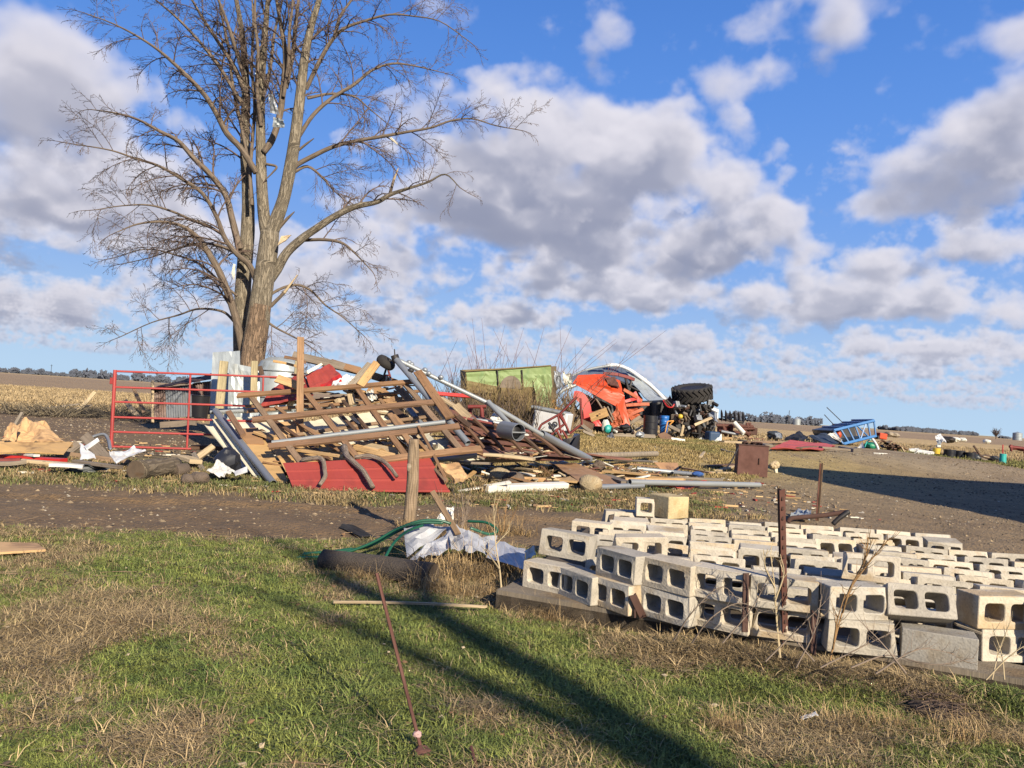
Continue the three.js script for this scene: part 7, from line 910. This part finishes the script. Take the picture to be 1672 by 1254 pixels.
single('lath', 'long thin wooden lath lying in the grass below the log', 'lath', beamGeo(onGround(543, 994, 0.045), onGround(792, 1004, 0.055), 0.022, 0.016, { bow: 0.01 }), M.pale[1]);
{ const A = onGround(697, 1240), B = at(615, 936, 3.55), g = thing('thin_rod', 'thin rusty rod leaning left in the foreground lawn', 'rod', A.clone()); A.y -= 0.04; put(g, 'rod', tubeGeo([A, A.clone().lerp(B, 0.5), B], 0.0075, { sides: 8 }), M.rustr); put(g, 'rag_knot', lumpGeo(A.clone().lerp(B, 0.17), 0.018, 0.014, 0.014, { rough: 0.5, det: 2, seed: 5 }), mat(lin(0.55, 0.36, 0.34)), 'pinkish scrap caught on the rod'); }
single('clod', 'small reddish clod at the foot of the thin rod', 'clod', lumpGeo(onGround(690, 1238, 0.02), 0.04, 0.03, 0.035, { rough: 0.5, seed: 95 }), M.rustr);
single('thin_rod', 'short end of a rusty rod at the bottom edge of the lawn', 'rod', tubeGeo([onGround(768, 1240, 0.05), onGround(780, 1262, 0.0)], 0.008, { sides: 7 }), M.rustr);
single('flat_board', 'pale flat plywood piece lying in the grass at the left edge', 'board', sheetGeo([onGround(-20, 894, 0.04), onGround(60, 896, 0.04), onGround(74, 906, 0.035), onGround(-20, 912, 0.035)], { nu: 6, nv: 3, t: 0.018 }), M.ply[2]);
single('rubber_scrap', 'flat dark rubber scrap lying on the drive left of the wooden post', 'scrap', sheetGeo([onGround(552, 863, 0.02), onGround(566, 862, 0.05), onGround(616, 880, 0.02), onGround(590, 880, 0.02)], { nu: 8, nv: 4, t: 0.01, crumple: 0.03, seed: 96 }), M.rubber);
single('plastic_scrap', 'small grey white plastic scrap in the front right grass', 'scrap', sheetGeo([onGround(1305, 1180, 0.03), onGround(1332, 1174, 0.035), onGround(1336, 1178, 0.03), onGround(1310, 1184, 0.03)], { nu: 6, nv: 2, t: 0.003, crumple: 0.012 }), M.whitem);
{ const r = rng(61), c = onGround(1528, 1165), g = thing('root_clod', 'dark root clod with stalks in the front right grass', 'clod', c); put(g, 'clod', lumpGeo(V(c.x, c.y + 0.0, c.z), 0.15, 0.06, 0.11, { rough: 0.6, seed: 97 }), mat(lin(0.05, 0.034, 0.026), { rough: 1 })); const list = []; for (let i = 0; i < 60; i++) { const a = V(c.x + (r() - 0.5) * 0.3, c.y + 0.03 + r() * 0.05, c.z + (r() - 0.5) * 0.22), an = r() * 6.28; list.push(tubeGeo([a, a.clone().add(V(Math.cos(an) * 0.07, 0.02 * r(), Math.sin(an) * 0.05)), a.clone().add(V(Math.cos(an) * 0.14, 0.04 * (r() - 0.5), Math.sin(an) * 0.1))], [0.003, 0.0025, 0.0015], { sides: 3, cap: false })); } put(g, 'stalks', mergeGeometries(list), mat(lin(0.13, 0.085, 0.06))).userData.kind = 'stuff'; }
// ---------------------------------------------------------------- dead weeds and brambles before the blocks
{
  const r = rng(404);
  const weed = (name, label, stems, m, rad, dens, sp) => { const list = []; for (const st of stems) { const pts = st.map((p) => at(...p)); list.push(tubeGeo(pts, pts.map((_, i) => rad * (1 - 0.7 * i / (pts.length - 1))), { sides: 5, sub: 4, cap: false })); const c = new THREE.CatmullRomCurve3(pts), L = c.getLength(); for (let i = 0; i < L * dens; i++) { const f = 0.25 + 0.75 * r(), p = c.getPointAt(f), t = c.getTangentAt(f), s = V(r() - 0.5, r() - 0.3, r() - 0.5).normalize(), e = p.clone().addScaledVector(t, sp * (0.4 + r())).addScaledVector(s, sp * (0.5 + r())); list.push(tubeGeo([p, p.clone().lerp(e, 0.5).add(V(0, -0.01, 0)), e], [rad * 0.35, rad * 0.3, rad * 0.15], { sides: 3, cap: false })); } } return single(name, label, 'weed', mergeGeometries(list), m); };
  const tan = mat(lin(0.34, 0.20, 0.085), { rough: 0.95 }), pale = mat(lin(0.50, 0.40, 0.24), { rough: 0.95 }), grey = mat(lin(0.26, 0.20, 0.15), { rough: 0.95 });
  weed('dead_weed', 'branching orange brown dead weed before the right blocks', [[[1355, 1078, 4.45], [1372, 1010, 4.5], [1392, 954, 4.5], [1412, 912, 4.5], [1418, 880, 4.5]], [[1392, 954, 4.5], [1424, 912, 4.45], [1453, 878, 4.4]], [[1376, 1000, 4.5], [1388, 960, 4.4], [1408, 925, 4.35], [1425, 880, 4.3]], [[1360, 1060, 4.45], [1368, 1010, 4.4], [1380, 970, 4.4]]], tan, 0.006, 34, 0.05);
  weed('dead_weed', 'pale straight dead stalk with seed heads left of the steel post', [[[1274, 1074, 4.66], [1268, 1010, 4.7], [1264, 950, 4.7], [1258, 905, 4.7]], [[1265, 960, 4.7], [1248, 920, 4.7], [1254, 896, 4.7]], [[1266, 980, 4.7], [1280, 935, 4.7], [1274, 905, 4.7]]], pale, 0.006, 30, 0.035);
  weed('sapling', 'thin pale sapling standing among dead grass before the crumpled metal', [[[820, 978, 5.9], [816, 930, 6.0], [809, 884, 6.1], [806, 826, 6.1]], [[816, 930, 6.0], [800, 908, 5.9], [786, 892, 5.8]], [[810, 888, 6.1], [832, 866, 6.1]]], pale, 0.007, 18, 0.07);
  weed('dead_weed', 'reddish feathery weed behind the crumpled metal', [[[822, 868, 8.2], [826, 830, 8.2], [830, 800, 8.2]], [[818, 868, 8.2], [812, 835, 8.2], [814, 806, 8.1]], [[826, 868, 8.2], [840, 838, 8.2], [850, 815, 8.1]]], tan, 0.005, 40, 0.06);
  weed('dead_weed', 'tall tangled dry weed right of the wooden post', [[[744, 880, 7.5], [748, 840, 7.6], [740, 800, 7.6]], [[748, 880, 7.5], [760, 845, 7.6], [768, 805, 7.6]], [[740, 880, 7.5], [728, 850, 7.6], [716, 800, 7.6]], [[752, 880, 7.5], [756, 830, 7.5], [752, 790, 7.5]]], grey, 0.006, 40, 0.08);
  weed('bramble', 'grey bramble arching over the blocks left of the steel post', [[[1100, 1046, 4.9], [1130, 1000, 4.8], [1180, 958, 4.75], [1210, 985, 4.7]], [[1130, 1050, 4.8], [1160, 1010, 4.7], [1205, 985, 4.7], [1250, 1000, 4.6]], [[1180, 1050, 4.7], [1230, 990, 4.7], [1255, 940, 4.7]]], grey, 0.005, 20, 0.06);
  weed('bramble', 'grey bramble tangle around the foot of the steel post', [[[1250, 1080, 4.5], [1300, 1030, 4.5], [1345, 985, 4.5]], [[1330, 1080, 4.4], [1290, 1040, 4.5], [1250, 1030, 4.5]], [[1300, 1090, 4.4], [1330, 1030, 4.4], [1342, 970, 4.45]]], grey, 0.005, 22, 0.06);
  weed('bramble', 'dark bramble stems before the lower blocks and the grey block', [[[1340, 1090, 4.3], [1400, 1060, 4.3], [1460, 1030, 4.3]], [[1390, 1090, 4.25], [1450, 1070, 4.25], [1520, 1085, 4.15], [1590, 1075, 4.15]], [[1430, 1100, 4.2], [1500, 1060, 4.2], [1560, 1068, 4.2]], [[1480, 1100, 4.15], [1440, 1050, 4.25], [1400, 1010, 4.3]]], grey, 0.005, 26, 0.06);
  weed('bramble', 'pale dry stems before the right end blocks', [[[1620, 1110, 4.1], [1632, 1060, 4.2], [1652, 1010, 4.2]], [[1640, 1110, 4.1], [1636, 1070, 4.15], [1622, 1030, 4.2]], [[1610, 1110, 4.1], [1650, 1070, 4.1], [1680, 1050, 4.1]]], pale, 0.004, 22, 0.05);
}
// ---------------------------------------------------------------- grass, straw, litter, stubble
{
  const r = rng(909);
  const blades = (n, rad, h0, h1, w, lean, curl) => { const p = [], uv = [], ix = []; for (let i = 0; i < n; i++) { const a = r() * 6.28, q = Math.sqrt(r()) * rad, x = Math.cos(a) * q, z = Math.sin(a) * q, h = lerp(h0, h1, r()), ba = r() * 6.28, l = lean * (0.4 + r()), dx = Math.cos(ba), dz = Math.sin(ba), ww = w * (0.7 + 0.6 * r()), o = p.length / 3, ex = -dz * ww / 2, ez = dx * ww / 2;
      const m1 = [x + dx * h * l * 0.35, h * 0.55, z + dz * h * l * 0.35], t = [x + dx * h * l, Math.max(0.004, h * (1 - curl * r())), z + dz * h * l];
      p.push(x - ex, -0.01, z - ez, x + ex, -0.01, z + ez, m1[0] - ex * 0.8, m1[1], m1[2] - ez * 0.8, m1[0] + ex * 0.8, m1[1], m1[2] + ez * 0.8, t[0], t[1], t[2]); for (let k = 0; k < 5; k++) uv.push(0, 0); ix.push(o, o + 1, o + 2, o + 2, o + 1, o + 3, o + 2, o + 3, o + 4); } return finish(p, uv, ix, true); };
  const inst = (name, label, cat, geos, mt, items) => { const list = geos.map(() => []); items.forEach((it, i) => list[i % geos.length].push(it)); const m4 = new THREE.Matrix4(), q = new THREE.Quaternion(), e = new THREE.Euler(), s = new THREE.Vector3(), p = new THREE.Vector3();
    geos.forEach((g, k) => { const im = new THREE.InstancedMesh(g, mt, list[k].length); list[k].forEach((it, i) => { e.set(it.rx || 0, it.ry, it.rz || 0); q.setFromEuler(e); s.setScalar(it.s); if (it.sy) s.y *= it.sy; p.set(it.x, it.y, it.z); im.setMatrixAt(i, m4.compose(p, q, s)); im.setColorAt(i, it.c); }); im.instanceMatrix.needsUpdate = true; stuffTop(im, name, label + (geos.length > 1 ? [', first kind of tuft', ', second kind of tuft', ', third kind of tuft', ', fourth kind of tuft'][k] : ''), cat); }); };
  const leafM = mat(WHITE, { rough: 0.8 }), dryM = mat(WHITE, { rough: 0.95 });
  const inFoundation = (x, z) => { const d = FR.clone().sub(FL), t = ((x - FL.x) * d.x + (z - FL.z) * d.z) / (d.x * d.x + d.z * d.z), ny = (x - FL.x) * -d.z + (z - FL.z) * d.x; return ny / Math.hypot(d.x, d.z) < 0.08 && t > -0.04 - 0.0 && z > -9.6 && x > FL.x - 0.1 + (FL.z - z) * 0.28; };
  const lawn = [], straw = [], tall = [];
  const scatter = (n, z0, z1, f) => { for (let i = 0; i < n; i++) { const u = r(), d = Math.sqrt(lerp(z0 * z0, z1 * z1, u)), x = (r() * 2 - 1) * (0.72 * d + 0.6); f(x, -d); } };
  const lawnAt = (x, z) => {
    if (inFoundation(x, z) || lawnEdge(x, z) < -0.1 + 0.5 * r()) return; const d = -z, [g, s, b] = zone(x, z), n = fbm2(x * 0.9, z * 0.9, 4), m = fbm2(x * 3.1 + 7, z * 3.1, 3), k = fbm2(x * 7 + 3, z * 7, 2);
    const t = 0.94 + 0.62 * g - 0.8 * s - 0.55 * b + (n - 0.5) * 1.7 + (m - 0.5) * 1.5 + (r() - 0.5) * 0.95;
    if (r() < b * 0.8 * (s < 0.4 ? 1 : 0.3)) return; const y = groundH(x, z);
    if (t > 0.42) { const v = 0.62 + 0.75 * r() * (0.6 + 0.8 * k), y2 = clamp(0.25 + 0.9 * (k - 0.3) + 0.4 * (r() - 0.5)); lawn.push({ x, y, z, ry: r() * 6.28, s: (0.62 + 0.5 * r()) * (0.8 + 0.5 * Math.min(1, g)), rx: (r() - 0.5) * 0.3, c: lin(lerp(0.12, 0.30, y2) * v, lerp(0.185, 0.31, y2) * v, lerp(0.036, 0.07, y2) * v) }); }
    else { const v = 0.55 + 0.8 * r(), y2 = r(); straw.push({ x, y: y + 0.002, z, ry: r() * 6.28, s: 0.7 + 0.7 * r(), rx: (r() - 0.5) * 0.4, c: lin(lerp(0.24, 0.56, y2) * v, lerp(0.17, 0.42, y2) * v, lerp(0.085, 0.22, y2) * v) }); }
  };
  scatter(52000, 2.3, 5.6, lawnAt); scatter(34000, 5.6, 9.8, lawnAt);
  // straw lies about everywhere on the lawn
  scatter(2200, 2.3, 9.5, (x, z) => { if (inFoundation(x, z) || lawnEdge(x, z) < 0) return; const v = 0.7 + 0.6 * r(); straw.push({ x, y: groundH(x, z) + 0.015, z, ry: r() * 6.28, s: 0.5 + 0.8 * r(), c: lin(0.52 * v, 0.39 * v, 0.20 * v) }); });
  inst('lawn_grass', 'short green grass of the foreground lawn', 'grass', [blades(16, 0.055, 0.02, 0.045, 0.0042, 1.1, 0.6), blades(13, 0.05, 0.02, 0.06, 0.0045, 1.3, 0.7), blades(18, 0.065, 0.012, 0.035, 0.004, 1.7, 0.7)], leafM, lawn);
  inst('dead_grass', 'matted straw coloured grass of the foreground lawn', 'dead grass', [blades(12, 0.07, 0.015, 0.04, 0.0036, 3.0, 0.85), blades(14, 0.08, 0.012, 0.03, 0.003, 3.6, 0.9), blades(11, 0.06, 0.02, 0.055, 0.0034, 2.2, 0.75)], dryM, straw);
  // taller dry grass along the foundation, round the log, the post and the metal
  const tuftAt = (px, py, n, sx, sz, hs) => { const c = onGround(px, py); for (let i = 0; i < n; i++) { const x = c.x + (r() + r() - 1) * sx, z = c.z + (r() + r() - 1) * sz; if (inFoundation(x, z)) continue; const v = 0.6 + 0.7 * r(), y2 = r(); tall.push({ x, y: groundH(x, z), z, ry: r() * 6.28, s: hs * (0.6 + 0.8 * r()), rx: (r() - 0.5) * 0.5, c: lin(lerp(0.36, 0.58, y2) * v, lerp(0.235, 0.42, y2) * v, lerp(0.105, 0.21, y2) * v) }); } };
  for (let i = 0; i <= 26; i++) { const f = i / 26, x = lerp(850, 1690, f), y = lerp(985, 1112, f) + 3; tuftAt(x, y, 56, 0.2, 0.09, 0.8 + 0.35 * f); tuftAt(x, y + 12, 34, 0.25, 0.14, 0.5); }
  tuftAt(735, 945, 130, 0.32, 0.30, 1.0); tuftAt(780, 930, 130, 0.32, 0.30, 1.0); tuftAt(820, 950, 110, 0.25, 0.25, 0.9); tuftAt(700, 965, 60, 0.2, 0.1, 0.7); tuftAt(850, 975, 70, 0.2, 0.12, 0.8); tuftAt(760, 972, 90, 0.4, 0.14, 0.6); tuftAt(600, 945, 60, 0.5, 0.12, 0.5); tuftAt(745, 885, 60, 0.3, 0.2, 1.0); tuftAt(820, 870, 60, 0.4, 0.2, 0.9); tuftAt(668, 866, 26, 0.15, 0.1, 0.7); tuftAt(1180, 1195, 40, 0.12, 0.06, 0.5); tuftAt(1420, 1190, 70, 0.4, 0.12, 0.5); tuftAt(1580, 1210, 60, 0.3, 0.12, 0.5); tuftAt(840, 930, 60, 0.12, 0.3, 0.8); tuftAt(900, 1010, 60, 0.3, 0.14, 0.5);
  inst('dry_grass', 'tall dry grass round the foundation and the crumpled metal', 'dry grass', [blades(12, 0.045, 0.08, 0.26, 0.0042, 1.1, 0.7), blades(9, 0.04, 0.1, 0.32, 0.004, 0.9, 0.6), blades(14, 0.06, 0.05, 0.18, 0.004, 1.6, 0.8)], dryM, tall);
  // verge before the wreckage and rough grass under the machinery
  const verge = [], rough = [];
  for (let i = 0; i < 26000; i++) { const z = -lerp(10.6, 19, r()), x = lerp(-13, 6, r()), n = fbm2(x * 0.9, z * 0.9, 4); const w = sstep(10.9, 11.9, -z - 0.12 * x + 1.2 * (n - 0.5)) * (1 - sstep(2.0, 4.5, x)) * (1 - sstep(17, 20, -z)) * (0.45 + n); if (r() > w * 0.85) continue; if (x < -4.5 && z < -14.8) continue; if (r() < 0.45) continue; const gq = sstep(0.45, 0.62, fbm2(x * 1.3 + 5, z * 1.3, 3) + (r() - 0.5) * 0.3), v = 0.7 + 0.6 * r(); verge.push({ x, y: groundH(x, z), z, ry: r() * 6.28, s: 0.9 + 0.9 * r(), c: lin(lerp(0.34, 0.15, gq) * v, lerp(0.25, 0.17, gq) * v, lerp(0.12, 0.05, gq) * v) }); }
  for (let i = 0; i < 16000; i++) { const z = -lerp(19, 42, r()), x = lerp(-4, 12, r()); if (x / -z > 0.30) continue; const w = clamp((bump(x, z, 2.2, -27, 8) + bump(x, z, 5.5, -26, 6)) * 1.3) * sstep(0.25, 0.6, fbm2(x * 0.7, z * 0.7, 3) + 0.15); if (r() > w) continue; const v = 0.75 + 0.5 * r(), gq = sstep(0.5, 0.7, fbm2(x * 0.6 + 9, z * 0.6, 3)); rough.push({ x, y: groundH(x, z), z, ry: r() * 6.28, s: 0.6 + 0.9 * r(), c: lin(lerp(0.46, 0.28, gq) * v, lerp(0.345, 0.25, gq) * v, lerp(0.145, 0.085, gq) * v) }); }
  for (let i = 0; i < 3500; i++) { const x = lerp(20, 40, r()), z = -lerp(36, 50, r()), v = 0.7 + 0.5 * r(); if (r() > bump(x, z, 28, -42, 6) * 1.2) continue; rough.push({ x, y: groundH(x, z), z, ry: r() * 6.28, s: 1.5 + 1.5 * r(), c: lin(0.24 * v, 0.23 * v, 0.07 * v) }); }
  inst('verge_grass', 'short tan and green grass of the verge before the wreckage', 'grass', [blades(14, 0.09, 0.03, 0.08, 0.008, 1.2, 0.6), blades(16, 0.11, 0.02, 0.06, 0.008, 1.6, 0.7)], dryM, verge);
  inst('rough_grass', 'yellowed rough grass between the debris and the machinery', 'grass', [blades(16, 0.12, 0.05, 0.12, 0.012, 1.0, 0.6), blades(14, 0.14, 0.04, 0.10, 0.012, 1.4, 0.7)], dryM, rough);
  // corn stubble in rows and husks on the far field
  const stub = []; for (let i = 0; i < 30000; i++) { const left = r() < 0.55, d = lerp(24, 85, Math.pow(r(), 0.8)), x = left ? -lerp(2, 0.66 * d + 3, r()) : lerp(0.1 * d, 0.66 * d + 3, r()), z = -d; if (fieldEdge(x, z) < 0.5 + r() * 2) continue; const zr = Math.round(z / 0.76) * 0.76 + (r() - 0.5) * 0.2, v = 0.75 + 0.55 * r(); stub.push({ x, y: groundH(x, zr), z: zr, ry: r() * 6.28, s: 1 + 1.1 * r(), c: lin(0.44 * v, 0.335 * v, 0.185 * v) }); }
  inst('corn_stubble', 'golden corn stubble of the harvested field', 'stubble', [blades(8, 0.16, 0.05, 0.16, 0.02, 0.7, 0.5), blades(10, 0.22, 0.02, 0.10, 0.022, 1.8, 0.8)], dryM, stub);
  // chips, husks and gravel on the drive and yard
  const chip = new THREE.BufferGeometry(); chip.setAttribute('position', new THREE.Float32BufferAttribute([-0.5, 0, -0.4, 0.5, 0, -0.3, 0.4, 0.0, 0.45, -0.4, 0.0, 0.35, 0.0, 0.32, 0.0], 3)); chip.setAttribute('uv', new THREE.Float32BufferAttribute([0, 0, 0, 0, 0, 0, 0, 0, 0, 0], 2)); chip.setIndex([0, 4, 1, 1, 4, 2, 2, 4, 3, 3, 4, 0]); const chipG = chip.toNonIndexed(); chipG.computeVertexNormals();
  const litter = []; for (let i = 0; i < 42000; i++) { const d = lerp(6.5, 34, Math.pow(r(), 0.75)), x = (r() * 2 - 1) * (0.68 * d + 0.6), z = -d; if (lawnEdge(x, z) > 0.3 || inFoundation(x, z) || fieldEdge(x, z) > 0) continue; if (r() > 0.25 + 1.1 * sstep(0.42, 0.66, fbm2(x * 0.8 + 3, z * 0.8, 3))) continue; const q = r(), v = 0.55 + 0.6 * r(), pale = q > 0.93; litter.push({ x, y: groundH(x, z) + 0.001, z, ry: r() * 6.28, sy: 0.5 + r(), s: (0.010 + 0.035 * r() * r()) * (pale ? 1 : 1.25) * (1 + d / 40), c: pale ? lin(0.60 * v, 0.54 * v, 0.43 * v) : q > 0.4 ? lin(0.33 * v, 0.25 * v, 0.155 * v) : lin(0.13 * v, 0.095 * v, 0.06 * v) }); }
  inst('ground_litter', 'pale chips, husks and gravel strewn over the drive and yard', 'litter', [chipG], dryM, litter);
  // dead leaves, twigs and crumbs of soil on the lawn
  const leafL = [], sticks = []; scatter(3600, 2.4, 9.5, (x, z) => { if (inFoundation(x, z) || lawnEdge(x, z) < -0.3) return; const q = r(), v = 0.5 + 0.7 * r(); leafL.push({ x, y: groundH(x, z) + 0.012 + 0.02 * r(), z, ry: r() * 6.28, rx: (r() - 0.5) * 1.2, sy: 0.5, s: 0.012 + 0.03 * r() * r(), c: q < 0.55 ? lin(0.22 * v, 0.125 * v, 0.06 * v) : q < 0.8 ? lin(0.10 * v, 0.07 * v, 0.045 * v) : lin(0.5 * v, 0.4 * v, 0.26 * v) }); });
  inst('leaf_litter', 'scattered dead leaves and crumbs of soil on the lawn', 'leaves', [chipG], dryM, leafL);
  const stick = new THREE.CylinderGeometry(0.012, 0.008, 1, 5).rotateZ(Math.PI / 2); scatter(700, 2.5, 9.5, (x, z) => { if (inFoundation(x, z) || lawnEdge(x, z) < -0.5) return; const v = 0.6 + 0.6 * r(); sticks.push({ x, y: groundH(x, z) + 0.02, z, ry: r() * 6.28, rz: (r() - 0.5) * 0.2, s: 0.08 + 0.3 * r() * r(), c: lin(0.3 * v, 0.21 * v, 0.13 * v) }); });
  inst('twig_litter', 'small twigs and stalks fallen on the lawn', 'twigs', [stick], dryM, sticks);
  // splinters and scraps around the wreckage
  const sp = []; const box = new THREE.BoxGeometry(1, 0.12, 0.16); for (let i = 0; i < 1500; i++) { const x = lerp(-11, 6, r()), z = -lerp(11.5, 19, Math.pow(r(), 1.2)) - 0.25 * Math.max(0, x); const v = 0.7 + 0.5 * r(), q = r(); sp.push({ x, y: groundH(x, z) + 0.02, z, ry: r() * 6.28, rx: (r() - 0.5) * 0.3, s: 0.06 + 0.22 * r() * r(), c: q < 0.5 ? lin(0.55 * v, 0.38 * v, 0.19 * v) : q < 0.7 ? lin(0.7 * v, 0.66 * v, 0.56 * v) : q < 0.9 ? lin(0.2 * v, 0.13 * v, 0.08 * v) : lin(0.35 * v, 0.05 * v, 0.04 * v) }); }
  inst('splinters', 'small splinters of wood and siding strewn around the wreckage', 'debris', [box], dryM, sp);
}
// ---------------------------------------------------------------- the tree behind the viewer whose limbs shade the lawn
{
  const b = V(7.57, 0, 8.73), g = thing('bare_tree', 'bare yard tree standing behind the viewer', 'tree', b); const r = rng(515);
  const L = (pts, rad) => ({ pts: pts.map(([x, y, z]) => V(b.x + x, y, b.z + z)), rad });
  const limbs = [L([[0, -0.1, 0], [-0.1, 3, 0], [0.06, 6, -0.05], [-0.05, 8.2, -0.05]], [0.2, 0.17, 0.15, 0.12]), L([[-0.05, 8.1, -0.05], [-0.3, 8.7, 0.1], [-0.25, 9.2, 0.15], [-0.45, 9.7, 0.1]], [0.13, 0.10, 0.07, 0.03]), L([[-0.05, 8.1, -0.05], [0.25, 8.6, 0], [0.42, 9.1, 0], [0.5, 9.6, -0.1]], [0.12, 0.09, 0.06, 0.03]), L([[0, 6.8, 0], [-0.1, 7.8, 0.6], [-0.2, 8.5, 1.0], [-0.3, 9.1, 1.4]], [0.10, 0.08, 0.06, 0.03])];
  const tw = []; limbs.forEach((l, i) => { put(g, i ? 'limb' : 'trunk', tubeGeo(l.pts, l.rad, { sides: 12, sub: 4, jag: 0.06 }), M.bark); if (i) growTwigs(l, r, { from: 0.2, every: 0.55, len: 0.9, droop: 0.4, dens: 0.6 }, tw); }); put(g, 'crown', mergeGeometries(tw), M.twig).userData.kind = 'stuff';
}
renderer.render(scene, camera);
